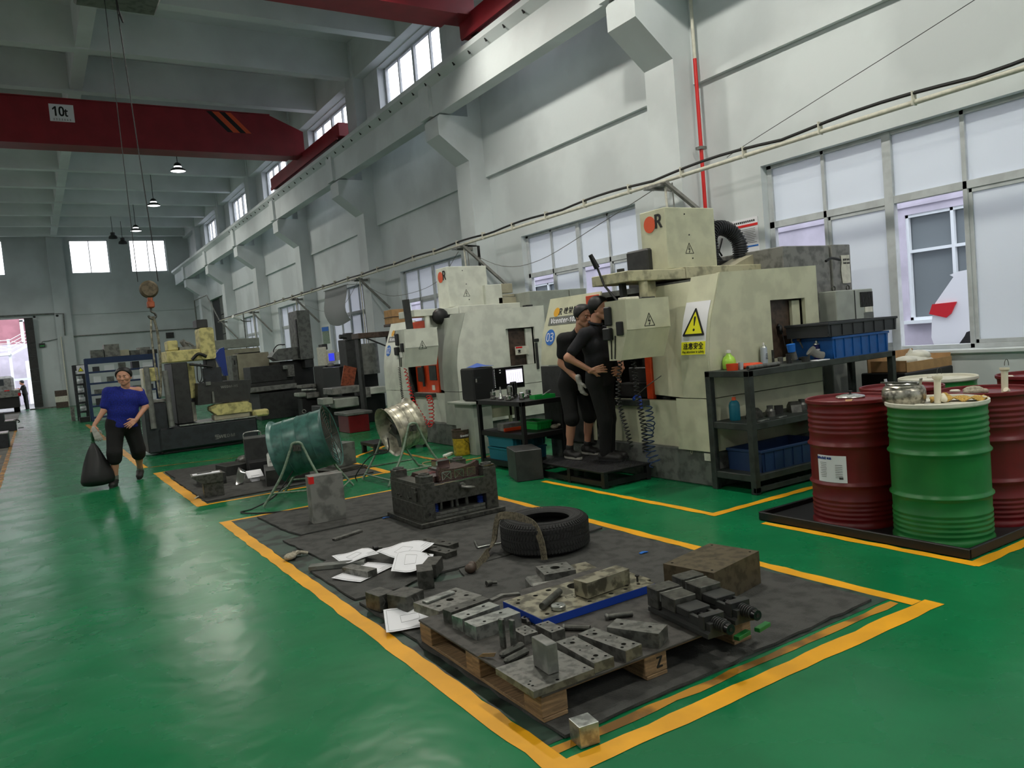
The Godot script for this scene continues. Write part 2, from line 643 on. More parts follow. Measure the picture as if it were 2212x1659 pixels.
	glow("screen_blue", Color(0.22, 0.25, 0.85), 0.9)

# ---------------------------------------------------------------- the setting
const BAY := 6.02
const COL0 := -8.42
const ZFAR := -48.2
const ZNEAR := 9.5
const XL := -9.6
const XR := 8.65

# boxes filling u0..u1 by y0..y1 except the holes [ua, ub, ya, yb]; fill(u0, u1, y0, y1) adds one
func with_holes(u0: float, u1: float, y0: float, y1: float, holes: Array, fill: Callable) -> void:
	var cuts := [u0, u1]
	for h in holes:
		for e in [h[0], h[1]]:
			if e > u0 and e < u1 and not cuts.has(e):
				cuts.append(e)
	cuts.sort()
	for i in cuts.size() - 1:
		var m: float = (cuts[i] + cuts[i + 1]) / 2.0
		var gaps := []
		for h in holes:
			if m > h[0] and m < h[1] and h[3] > y0 and h[2] < y1:
				gaps.append([h[2], h[3]])
		gaps.sort()
		var y := y0
		for g in gaps:
			if g[0] > y:
				fill.call(cuts[i], cuts[i + 1], y, g[0])
			y = maxf(y, g[1])
		if y < y1:
			fill.call(cuts[i], cuts[i + 1], y, y1)

func shell() -> void:
	# floor slab with its paint
	var g := Geo.new()
	g.span(V(XL - 0.3, -0.25, ZFAR - 1.0), V(8.95, 0, ZNEAR + 0.3))
	var floor_o := struct("floor", g, M.floor, "glossy green epoxy floor of the machine hall", "floor")
	# dull worn strip left of the aisle line
	g = Geo.new()
	g.span(V(XL, 0, ZFAR), V(-0.62, 0.0015, ZNEAR))
	part("bare_strip", g, M.concrete, floor_o, "bare worn concrete strip beside the aisle")
	yellow_lines(floor_o)
	# window wall
	var low := []
	var high := []
	for k in range(-2, 8):
		var zc := -5.36 - BAY * k
		if k == 6:
			low.append([-44.1, -41.1, 0.0, 5.02])
		elif zc - 1.73 > ZFAR:
			low.append([zc - 1.73, zc + 1.73, 1.02, 3.59])
		if zc - 1.8 > ZFAR:
			high.append([zc - 1.8, zc + 1.8, 7.12, 8.97])
	g = Geo.new()
	with_holes(ZFAR, ZNEAR, 0, 5.0, low, func(a: float, b: float, c: float, d: float) -> void: g.span(V(XR, c, a), V(8.9, d, b)))
	with_holes(ZFAR, ZNEAR, 5.0, 10.2, high, func(a: float, b: float, c: float, d: float) -> void: g.span(V(8.57, c, a), V(8.9, d, b)))
	struct("wall_right", g, M.wall, "white plastered window wall with a ledge at mid height", "wall")
	# left wall, the same high windows, a row of low ones
	g = Geo.new()
	var lh := []
	for k in range(2, 7):
		var zc := -5.36 - BAY * k
		lh.append([zc - 1.8, zc + 1.8, 7.12, 8.97])
	with_holes(ZFAR, ZNEAR, 0, 10.2, lh, func(a: float, b: float, c: float, d: float) -> void: g.span(V(XL - 0.25, c, a), V(XL, d, b)))
	struct("wall_left", g, M.wall, "white plastered wall along the left of the hall", "wall")
	# gable walls
	for far in [true, false]:
		g = Geo.new()
		var fh := [[-5.0, 0.03, 0.0, 4.84]] if far else [[-7.5, -3.0, 0.0, 4.5]]
		for x in [-8.3, -5.35, -2.43, 2.49, 5.44]:
			fh.append([x, x + 1.9, 7.13, 8.95])
		var z0 := ZFAR - 0.25 if far else ZNEAR
		with_holes(XL - 0.25, 8.9, 0, 10.2, fh, func(a: float, b: float, c: float, d: float) -> void: g.span(V(a, c, z0), V(b, d, z0 + 0.25)))
		if far:
			# pilasters and shallow ring beams
			g.span(V(1.44, 0, ZFAR), V(2.2, 9.1, ZFAR + 0.22))
			g.span(V(-6.6, 4.9, ZFAR), V(-5.85, 9.1, ZFAR + 0.22))
			g.span(V(2.2, 4.9, ZFAR), V(8.6, 5.5, ZFAR + 0.06))
			g.span(V(XL, 5.05, ZFAR), V(1.44, 5.5, ZFAR + 0.06))
		struct("wall_far" if far else "wall_back", g, M.wall_far, "far gable wall with three high windows over the open gate" if far else "gable wall behind", "wall")
	# columns with corbels
	var prof := P2([8.66, 0, 8.2, 0, 8.2, 5.33, 7.55, 5.83, 7.55, 6.18, 7.6, 6.24, 8.26, 6.24, 8.26, 10.0, 8.66, 10.0])
	for side in 2:
		for k in range(-2, 7):
			g = Geo.new()
			var zc := COL0 - BAY * k
			var xf := Transform3D(Basis(), V(0, 0, zc))
			var pp := prof
			if side == 1:
				pp = PackedVector2Array()
				for q in prof:
					pp.append(Vector2(XL + (8.65 - q.x), q.y))
			g.prism(pp, -0.3, 0.3, xf)
			var o := struct("column", g, M.wall, "white concrete column with a corbel carrying the crane beam", "column")
			o.set_meta("group", "concrete columns with corbels")
	# crane runway beams
	for side in 2:
		g = Geo.new()
		var sx := 1.0 if side == 0 else -1.0
		var x0 := 0.0 if side == 0 else XL + 8.65
		var b := P2([7.6, 6.27, 7.88, 6.27, 7.88, 6.86, 8.02, 6.98, 8.02, 7.08, 7.45, 7.08, 7.45, 6.98, 7.6, 6.86])
		var q := PackedVector2Array()
		for p in b:
			q.append(Vector2(x0 + sx * p.x, p.y))
		g.prism(q, ZFAR + 0.3, ZNEAR - 0.3)
		for k in range(-2, 7):
			var zc := COL0 - BAY * k
			var e := P2([7.52, 6.27, 7.92, 6.27, 7.92, 6.98, 7.52, 6.98])
			var q2 := PackedVector2Array()
			for p in e:
				q2.append(Vector2(x0 + sx * p.x, p.y))
			g.prism(q2, zc - 0.42, zc + 0.02)
		var beam := struct("crane_beam", g, M.wall, "white concrete crane runway beam resting on the corbels", "beam")
		g = Geo.new()
		g.span(V(x0 + sx * 7.69, 7.08, ZFAR + 0.3), V(x0 + sx * 7.75, 7.2, ZNEAR - 0.3), 0.01)
		part("rail", g, M.dark_iron, beam, "dark steel crane rail")
		if side == 0:
			g = Geo.new()
			for i in 44:
				var z := -6.4 - 0.62 * i
				g.cyl(V(7.53, 6.9, z), V(7.5, 6.96, z), 0.022, 0.022, 8)
			part("bolt_hole", g, M.ink, beam).set_meta("kind", "stuff")
	# window soffit strips of the high windows are part of the wall; low sills stick out a little
	g = Geo.new()
	for k in range(-2, 6):
		var zc := -5.36 - BAY * k
		g.span(V(8.6, 0.97, zc - 1.78), V(8.72, 1.02, zc + 1.78), 0.01)
	struct("trim_1", g, M.wall, "plaster sill under the low windows", "sill")

func ribbon(g: Geo, a: Vector3, b: Vector3, w: float, seed_: int, y := 0.0022, jag := 0.008) -> void:
	# a hand-painted band with slightly wandering edges
	var n := maxi(2, int(a.distance_to(b) / 0.12))
	var d := (b - a).normalized()
	var s := V(-d.z, 0, d.x) * w * 0.5
	var rr := RandomNumberGenerator.new()
	rr.seed = seed_
	var pl := []
	var pr := []
	for i in n + 1:
		var p := a.lerp(b, float(i) / n)
		p.y = y
		pl.append(p + s * (1.0 + rr.randf_range(-jag, jag) / w * 2.0))
		pr.append(p - s * (1.0 + rr.randf_range(-jag, jag) / w * 2.0))
	for i in n:
		g.quad(pl[i], pl[i + 1], pr[i + 1], pr[i], Vector3.UP)

func yellow_lines(floor_o: Node3D) -> void:
	var L := [
		# the zone in front: left, near, right, far edge (the worn inner near line too)
		[V(1.47, 0, -2.19), V(1.47, 0, -7.98), 0.1, "yellow"],
		[V(1.42, 0, -2.24), V(3.86, 0, -2.24), 0.1, "yellow"],
		[V(1.52, 0, -2.37), V(3.72, 0, -2.37), 0.05, "yellow_worn"],
		[V(3.78, 0, -2.29), V(3.78, 0, -7.98), 0.085, "yellow"],
		[V(1.42, 0, -7.95), V(3.82, 0, -7.95), 0.05, "yellow"],
		# drum zone
		[V(4.585, 0, -2.38), V(4.585, 0, -3.95), 0.07, "yellow"],
		[V(4.55, 0, -2.4), V(6.6, 0, -2.4), 0.075, "yellow"],
		# along the machines
		[V(4.55, 0, -4.38), V(4.55, 0, -6.85), 0.075, "yellow"],
		[V(4.51, 0, -4.42), V(8.3, 0, -4.42), 0.08, "yellow"],
		[V(4.55, 0, -9.0), V(4.55, 0, -11.8), 0.07, "yellow_worn"],
		[V(4.0, 0, -9.02), V(5.2, 0, -9.02), 0.06, "yellow_worn"],
		[V(3.95, 0, -10.9), V(3.95, 0, -13.6), 0.1, "yellow"],
		[V(3.9, 0, -10.95), V(5.3, 0, -12.2), 0.07, "yellow"],
		[V(4.7, 0, -12.6), V(5.9, 0, -12.9), 0.07, "yellow"],
		# second zone
		[V(1.47, 0, -9.1), V(1.47, 0, -12.75), 0.12, "yellow"],
		[V(1.41, 0, -9.15), V(3.8, 0, -9.15), 0.06, "yellow"],
		[V(3.72, 0, -9.1), V(3.72, 0, -10.4), 0.1, "yellow"],
		[V(1.41, 0, -12.72), V(1.7, 0, -12.72), 0.06, "yellow"],
		[V(1.45, 0, -13.6), V(3.2, 0, -13.0), 0.04, "yellow_worn"],
		# past the walker
		[V(1.38, 0, -13.6), V(1.38, 0, -19.0), 0.12, "yellow"],
		[V(1.36, 0, -20.5), V(1.36, 0, -28.0), 0.12, "yellow_worn"],
		[V(-0.58, 0, -6.0), V(-0.58, 0, -30.0), 0.07, "yellow_worn"],
		[V(-0.85, 0, -9.0), V(-0.85, 0, -20.0), 0.3, "yellow_worn"],
	]
	for i in L.size():
		var g := Geo.new()
		ribbon(g, L[i][0], L[i][1], L[i][2], i + 1, 0.0022 + 0.0002 * (i % 5))
		part("yellow_line", g, M[L[i][3]], floor_o)

func ceiling_parts() -> void:
	var g := Geo.new()
	g.span(V(XL - 0.25, 10.0, ZFAR - 0.25), V(8.9, 10.25, ZNEAR + 0.25))
	struct("ceiling", g, M.ceiling, "grey white concrete roof slab", "ceiling")
	for k in range(-4, 14):
		var z := COL0 - BAY * 0.5 * k - 0.02
		if z > ZNEAR - 0.3 or z < ZFAR + 0.6:
			continue
		g = Geo.new()
		g.span(V(XL, 9.05, z - 0.15), V(8.57, 10.0, z + 0.15))
		var o := struct("ceiling_beam", g, M.ceiling, "concrete roof beam crossing the hall", "beam")
		o.set_meta("group", "concrete roof beams")
	for x in [1.8, -5.0]:
		g = Geo.new()
		g.span(V(x - 0.15, 9.08, ZFAR), V(x + 0.15, 10.0, ZNEAR))
		struct("ceiling_beam", g, M.ceiling, "concrete rib running the length of the roof", "beam")
	g = Geo.new()
	g.span(V(8.3, 9.0, ZFAR), V(8.57, 10.0, ZNEAR))
	struct("ceiling_beam", g, M.ceiling, "concrete edge beam over the high windows", "beam")

var n_window := 0

# a window in a wall whose inside looks along -x (or +x when flip): u is along z
func window_unit(zc: float, half: float, y0: float, y1: float, x: float, kinds: Array, transom: float, label: String, flip := false) -> void:
	n_window += 1
	var w := struct_root("window_%d" % n_window, label, "window")
	var g := Geo.new()
	var t := 0.05
	var dx := 0.035
	var cols: int = kinds[0].size()
	g.span(V(x - dx, y0, zc - half), V(x + dx, y0 + t, zc + half), 0.004)
	g.span(V(x - dx, y1 - t, zc - half), V(x + dx, y1, zc + half), 0.004)
	for i in cols + 1:
		var z := zc + half - 2.0 * half * i / cols
		var tt := t if i % 2 == 1 else t * 1.6
		if cols == 4 and i == 2:
			tt = 0.11
		var zz := clampf(z, zc - half + tt / 2, zc + half - tt / 2)
		g.span(V(x - dx * (1.3 if i == 2 else 1.0), y0, zz - tt / 2), V(x + dx, y1, zz + tt / 2), 0.004)
	if transom > 0:
		g.span(V(x - dx, transom - 0.045, zc - half), V(x + dx, transom + 0.045, zc + half), 0.004)
	part("window_frame", g, M.alu, w)
	var rows := [[y0 + t, (transom - 0.045) if transom > 0 else y1 - t]]
	if transom > 0:
		rows.append([transom + 0.045, y1 - t])
	for rI in rows.size():
		for i in cols:
			var kind: String = kinds[rI][i]
			if kind == "":
				continue
			var za := zc - half + 2.0 * half * i / cols + 0.03
			var zb := zc - half + 2.0 * half * (i + 1) / cols - 0.03
			g = Geo.new()
			if kind == "glass":
				g.quad(V(x + 0.008, rows[rI][0], za), V(x + 0.008, rows[rI][0], zb), V(x + 0.008, rows[rI][1], zb), V(x + 0.008, rows[rI][1], za), V(-1, 0, 0))
			else:
				g.span(V(x - 0.003, rows[rI][0], za), V(x + 0.003, rows[rI][1], zb))
			var pane := part("pane", g, M[kind], w)
			if rI == 0 and transom > 0 and kind == "frosted":
				# the sliding sash round a lower pane
				g = Geo.new()
				for zz in [za + 0.015, zb - 0.015]:
					g.span(V(x - 0.022, rows[rI][0], zz - 0.022), V(x + 0.012, rows[rI][1], zz + 0.022), 0.003)
				for yy in [rows[rI][0] + 0.022, rows[rI][1] - 0.022]:
					g.span(V(x - 0.022, yy - 0.022, za), V(x + 0.012, yy + 0.022, zb), 0.003)
				part("sash", g, M.alu, pane)

func windows() -> void:
	var names := ["first from the near end, a car parked outside", "behind the second machining centre", "behind the first machining centre", "half covered by the grey sheet", "behind the tall grey column", "beside the dark doorway"]
	for k in range(-1, 6):
		var zc := -5.36 - BAY * k
		var lower := ["frosted", "", "frosted", ""]
		if k >= 3:
			lower = ["frosted", "frosted", "frosted", "frosted"]
		# cells run from far to near, as seen left to right
		var lo := ["", "frosted", "", "frosted"] if k < 3 else lower
		window_unit(zc, 1.73, 1.02, 3.59, 8.8, [lo, ["frosted", "frosted", "frosted", "frosted"]], 2.79, "low aluminium window with milky panes, " + (names[k] if k >= 0 else "beside the camera"))
	for k in range(-2, 7):
		var zc := -5.36 - BAY * k
		window_unit(zc, 1.8, 7.12, 8.97, 8.8, [["glass", "glass", "glass", "glass"]], 0.0, "high four-pane window above the crane beam, number %d from the gate end" % (7 - k))
	for k in range(2, 7):
		var zc := -5.36 - BAY * k
		window_unit(zc, 1.8, 7.12, 8.97, XL - 0.15, [["glass", "glass", "glass", "glass"]], 0.0, "high four-pane window in the left wall, number %d from the gate end" % (7 - k))
	# gable windows
	for far in [true, false]:
		var z := ZFAR - 0.15 if far else ZNEAR + 0.1
		for x in [-8.3, -5.35, -2.43, 2.49, 5.44]:
			n_window += 1
			var w := struct_root("window_%d" % n_window, "bright square high window in the %s gable wall, %.1f m from the hall's middle" % ["far" if far else "rear", absf(x + 1.4)], "window")
			var g := Geo.new()
			for e in [[x, x + 0.05], [x + 0.93, x + 0.97], [x + 1.85, x + 1.9]]:
				g.span(V(e[0], 7.13, z - 0.03), V(e[1], 8.95, z + 0.03))
			g.span(V(x, 7.13, z - 0.03), V(x + 1.9, 7.18, z + 0.03))
			g.span(V(x, 8.9, z - 0.03), V(x + 1.9, 8.95, z + 0.03))
			part("window_frame", g, M.alu, w)
			for e in [[x + 0.05, x + 0.93], [x + 0.97, x + 1.85]]:
				g = Geo.new()
				g.quad(V(e[0], 7.18, z), V(e[1], 7.18, z), V(e[1], 8.9, z), V(e[0], 8.9, z), V(0, 0, 1))
				part("pane", g, M.glass, w)
	# the rear gate behind the camera, closed
	var gd := Geo.new()
	gd.span(V(-7.5, 0, ZNEAR + 0.1), V(-3.0, 4.5, ZNEAR + 0.16))
	struct("door_2", gd, M.mid_grey, "closed grey gate", "door")

func outdoors() -> void:
	var g := Geo.new()
	g.span(V(8.9, -0.3, -110), V(60, 0.24, 60))
	g.span(V(-60, -0.3, -110), V(8.9, -0.06, ZFAR - 0.9))
	g.span(V(-60, -0.3, ZFAR - 0.9), V(XL - 0.3, -0.06, 60))
	g.span(V(-60, -0.3, ZNEAR + 0.4), V(8.9, -0.06, 60))
	struct("outside_ground", g, M.asphalt, "grey yard paving outdoors", "ground")
	# the block across the lane
	var holes := []
	for k in range(-2, 7):
		holes.append([-9.05 - 3.42 * 2.0 * k + 0.0, -7.2 - 6.84 * k, 1.22, 3.35])
	var b := thing("lane_building", "lavender grey rendered building across the lane outside the windows", "building")
	g = Geo.new()
	with_holes(-55, 30, -0.06, 11.0, holes, func(a: float, c: float, d: float, e: float) -> void: g.span(V(15.3, d, a), V(15.6, e, c)))
	g.span(V(15.6, -0.06, -55), V(16.5, 11.0, 30))
	g.span(V(15.27, 3.5, -55), V(15.3, 3.56, 30))
	part("wall", g, M.facade, b)
	for h in holes:
		g = Geo.new()
		g.span(V(15.32, h[2], h[0]), V(15.4, h[2] + 0.06, h[1]))
		g.span(V(15.32, h[3] - 0.06, h[0]), V(15.4, h[3], h[1]))
		for z in [h[0] + 0.03, (h[0] + h[1]) / 2, h[1] - 0.03]:
			g.span(V(15.32, h[2], z - 0.03), V(15.4, h[3], z + 0.03))
		g.span(V(15.33, 2.58, h[0]), V(15.4, 2.64, h[1]))
		g.span(V(15.2, h[2] - 0.07, h[0] - 0.08), V(15.4, h[2], h[1] + 0.08))
		var w := part("window", g, M.alu_white, b)
		g = Geo.new()
		g.span(V(15.42, h[2], h[0]), V(15.45, h[3], h[1]))
		part("pane", g, M.far_glass, w)
	car()
	# the red building with outside stairs seen through the gate
	b = thing("stair_building", "dull red building with a white outside stair beyond the gate", "building")
	g = Geo.new()
	g.span(V(-25, -0.06, -66), V(6, 4.1, -62.5))
	part("lower_wall", g, M.facade, b, "grey ground floor wall")
	g = Geo.new()
	g.span(V(-25, 4.1, -66), V(6, 7.9, -62.5))
	part("upper_wall", g, M.facade_red, b, "dull red upper wall")
	g = Geo.new()
	g.span(V(-0.25, 4.2, -62.52), V(-0.05, 5.7, -62.4))
	g.span(V(-0.25, 5.6, -62.52), V(1.2, 5.75, -62.4))
	part("window_frame", g, M.alu_white, b)
	g = Geo.new()
	g.span(V(-0.2, -0.06, -62.5), V(1.0, 2.9, -62.45))
	part("door", g, M.white, b)
	g = Geo.new()
	g.span(V(-9, 3.3, -61.2), V(-0.95, 3.46, -59.8))
	part("landing", g, M.alu_white, b)
	g = Geo.new()
	g.box(V(0.35, 4.0, -60.0), V(2.8, 0.14, 0.3), Basis(Vector3(0, 0, 1), deg_to_rad(28)))
	part("stair_flight", g, M.alu_white, b)
	for x in [-0.98, -5.0]:
		g = Geo.new()
		g.span(V(x - 0.08, -0.06, -60.1), V(x + 0.08, 4.35, -59.95))
		part("post", g, M.alu_white, b)
	for i in 4:
		g = Geo.new()
		var y := 3.62 + 0.22 * i
		g.tube(P3([-9, y, -59.9, -0.9, y, -59.9, 1.6, y + 1.35, -59.9]), 0.022, 6)
		part("handrail", g, M.alu_white, b)
	g = Geo.new()
	g.tube(P3([-0.8, 4.2, -59.9, 0.0, 3.9, -59.9]), 0.02, 6)
	g.tube(P3([-0.1, 3.8, -59.9, -0.1, 4.9, -59.9]), 0.03, 6)
	part("rail_brace", g, M.alu_white, b)
	g = Geo.new()
	g.span(V(-3, 1.6, -58), V(0.4, 1.74, -57.4))
	g.span(V(-1.4, -0.06, -58), V(-1.25, 1.6, -57.8))
	part("awning_rail", g, M.alu_white, b)

func car() -> void:
	# a white estate car seen from its side, tail towards -z, side skin at x = 13
	var c := thing("car", "white sport utility car parked in the lane outside the near window", "car", at(13.0, 0.24, -7.35))
	var prof := P2([0.0, 0.72, 0.02, 0.98, 0.06, 1.22, 0.1, 1.3, 0.42, 1.7, 0.36, 1.74, 0.5, 1.78, 1.0, 1.82, 2.3, 1.8, 2.9, 1.62, 3.5, 1.2, 4.3, 1.08, 4.6, 0.9, 4.65, 0.45, 4.3, 0.36, 3.95, 0.36, 3.85, 0.66, 3.6, 0.8, 3.3, 0.66, 3.2, 0.36, 1.25, 0.36, 1.2, 0.6, 1.0, 0.8, 0.85, 0.84, 0.6, 0.78, 0.46, 0.6, 0.42, 0.5, 0.05, 0.55])
	var g := Geo.new()
	var xf := Transform3D(Basis(Vector3(0, 0, 1), Vector3(0, 1, 0), Vector3(-1, 0, 0)), Vector3.ZERO)
	g.prism(prof, -1.7, -0.02, xf)
	part("body", g, M.car_white, c)
	g = Geo.new()
	g.prism(P2([0.98, 1.32, 1.05, 1.66, 2.25, 1.68, 2.85, 1.5, 3.2, 1.25]), -0.05, 0.005, xf)
	part("side_window", g, M.dark_glass, c)
	g = Geo.new()
	g.prism(P2([0.0, 1.12, 0.06, 1.28, 0.46, 1.29, 0.36, 1.1, 0.28, 1.04]), -0.3, 0.012, xf)
	part("tail_light", g, M.tail_red, c)
	g = Geo.new()
	g.prism(P2([0.0, 0.32, 0.0, 0.6, 0.5, 0.58, 0.6, 0.78, 0.86, 0.86, 1.1, 0.78, 1.25, 0.58, 1.28, 0.36, 1.2, 0.36, 1.1, 0.6, 0.86, 0.72, 0.62, 0.6, 0.5, 0.32]), -1.66, 0.015, xf)
	part("wheel_arch", g, M.rubber, c)
	for z in [0.86, 3.58]:
		g = Geo.new()
		g.lathe(P2([0.2, 0, 0.3, 0.0, 0.335, 0.03, 0.335, 0.17, 0.3, 0.2, 0.2, 0.2]), 32, Transform3D(Basis(Vector3(0, 0, 1), deg_to_rad(90)), V(0.2, 0.34, z)))
		var w := part("wheel", g, M.rubber, c)
		g = Geo.new()
		g.lathe(P2([0.2, 0.02, 0.235, 0.0, 0.24, 0.06]), 32, Transform3D(Basis(Vector3(0, 0, 1), deg_to_rad(-90)), V(-0.02, 0.34, z)))
		for i in 10:
			var t := TAU * i / 10.0
			g.box(V(0.01, 0.34 + 0.12 * sin(t), z + 0.12 * cos(t)), V(0.02, 0.03, 0.2), Basis(Vector3(1, 0, 0), -t))
		part("rim", g, M.alu_bright, w)
		g = Geo.new()
		g.cyl(V(0.06, 0.34, z), V(0.1, 0.34, z), 0.24, 0.24, 24)
		part("brake", g, M.black, w)
	g = Geo.new()
	g.box(V(0.5, 1.86, 0.72), V(0.03, 0.14, 0.05), Basis(Vector3(1, 0, 0), 0.3))
	part("antenna", g, M.black, c)

func cranes() -> void:
	for which in 2:
		var far := which == 0
		var c := thing("bridge_crane", "red ten-ton bridge crane girder spanning the hall with a white load plate" if far else "red bridge crane girder cut off by the top of the picture", "crane")
		var z := -22.77 if far else -12.42
		var yb := 7.49 if far else 7.52
		var w := 0.55
		var g := Geo.new()
		g.prism(P2([-8.4, yb + 0.55, -7.4, yb + 1.13, 6.65, yb + 1.13, 7.6, yb + 0.72, 7.6, yb + 0.02, 6.9, yb, -8.4, yb]), z - w, z)
		g.span(V(-8.0, yb - 0.03, z - w - 0.06), V(7.2, yb, z + 0.06))
		g.span(V(-7.4, yb + 1.13, z - w - 0.04), V(6.65, yb + 1.155, z + 0.04))
		part("girder", g, M.crane_red, c)
		for x in [7.68, -8.6]:
			g = Geo.new()
			var z0 := -26.4 if far else -12.9
			var z1 := -19.65 if far else -8.6
			g.span(V(x - 0.16, 7.26, z0), V(x + 0.12, 7.62, z1), 0.015)
			g.span(V(x - 0.2, 7.2, z0 + 0.1), V(x - 0.16, 7.3, z1 - 0.1))
			var ec := part("end_carriage", g, M.crane_red, c)
			g = Geo.new()
			for zz in [z0 + 0.35, z1 - 0.35]:
				g.cyl(V(x - 0.06, 7.33, zz), V(x + 0.06, 7.33, zz), 0.13, 0.13, 20)
			part("wheel", g, M.dark_iron, ec)
		if far:
			for i in 4:
				g = Geo.new()
				var x0: float = [4.905, 5.055, 5.245, 5.41][i]
				var x1: float = [5.055, 5.245, 5.41, 5.56][i]
				g.prism(P2([x0, 8.61, x1, 8.61, x1 + 0.53, 8.06, x0 + 0.53, 8.06]), z, z + 0.004)
				part("stripe", g, M.ink if i % 2 == 0 else M.logo_orange, c)
			g = Geo.new()
			g.span(V(1.1, 8.05, z), V(1.65, 8.485, z + 0.01))
			var pl := part("load_plate", g, M.paper, c)
			lettering("10", 0.24, M.ink, pl, at(1.3, 8.3, z + 0.012), true, 0.8)
			lettering("t", 0.2, M.ink, pl, at(1.475, 8.28, z + 0.012), true, 0.8)
			# a line of small characters along the bottom, too blurred to read
			g = Geo.new()
			for i in 7:
				var cx := 1.19 + 0.06 * i
				var fx := at(cx, 8.1, z + 0.012)
				g.stroke(P2([-0.018, 0.015, 0.018, 0.015]), 0.006, 0.002, fx)
				g.stroke(P2([0, 0.025, 0, -0.02]), 0.006, 0.002, fx)
				g.stroke(P2([-0.018, -0.018, 0.018, -0.014]), 0.006, 0.002, fx)
			part("small_characters", g, M.ink, pl)
	hoist()

func hoist() -> void:
	var h := thing("crane_hoist", "wire rope hoist with rusty round hook block hanging from the nearer crane", "hoist")
	var g := Geo.new()
	g.span(V(1.1, 6.95, -12.95), V(2.2, 7.42, -12.35), 0.03)
	part("trolley", g, M.steel_grey, h)
	g = Geo.new()
	g.tube(P3([1.462, 7.0, -12.5, 1.474, 2.86, -12.5]), 0.006, 6)
	part("rope", g, M.ink, h)
	g = Geo.new()
	g.tube(P3([1.607, 7.0, -12.5, 1.73, 3.45, -12.5, 1.748, 2.86, -12.5]), 0.008, 6)
	part("rope", g, M.ink, h)
	g = Geo.new()
	g.tube(spline(P3([1.612, 6.95, -12.49, 1.635, 6.75, -12.48, 1.67, 6.6, -12.48, 1.635, 6.72, -12.5])), 0.012, 6)
	part("rope_tail", g, M.ink, h)
	g = Geo.new()
	var xf := Transform3D(Basis(Vector3(1, 0, 0), deg_to_rad(90)), V(1.61, 2.745, -12.5))
	g.lathe(P2([0.0, -0.07, 0.1, -0.07, 0.125, -0.055, 0.13, -0.02, 0.115, 0.0, 0.13, 0.02, 0.125, 0.055, 0.1, 0.07, 0.0, 0.07]), 32, xf)
	part("hook_block", g, M.brown_iron, h)
	g = Geo.new()
	g.box(V(1.61, 2.62, -12.5), V(0.07, 0.16, 0.11), Basis(), 0.01)
	g.box(V(1.61, 2.52, -12.5), V(0.1, 0.1, 0.13), Basis(), 0.015)
	part("block_yoke", g, M.copper, h, "orange rusty yoke of the block")
	g = Geo.new()
	g.tube(spline(P3([1.61, 2.48, -12.5, 1.61, 2.42, -12.5, 1.65, 2.39, -12.5, 1.665, 2.345, -12.5, 1.63, 2.31, -12.5, 1.58, 2.325, -12.5, 1.565, 2.36, -12.5])), 0.016, 8)
	part("hook", g, M.dark_iron, h)
	g = Geo.new()
	var lp := P3([1.6, 2.32, -12.52, 1.575, 2.1, -12.5, 1.575, 1.8, -12.5, 1.58, 1.4, -12.48, 1.585, 1.15, -12.47])
	var rp := P3([1.63, 2.32, -12.49, 1.66, 2.1, -12.5, 1.66, 1.8, -12.5, 1.635, 1.4, -12.52, 1.6, 1.15, -12.5])
	g.tube(spline(lp), 0.016, 6)
	g.tube(spline(rp), 0.02, 6)
	g.tube(P3([1.6, 2.33, -12.52, 1.63, 2.33, -12.49]), 0.018, 6)
	g.tube(P3([1.585, 1.16, -12.47, 1.6, 1.15, -12.5]), 0.018, 6)
	solo("lifting_sling", g, M.steel_worn, "long grey lifting sling hanging doubled from the crane hook", "sling")

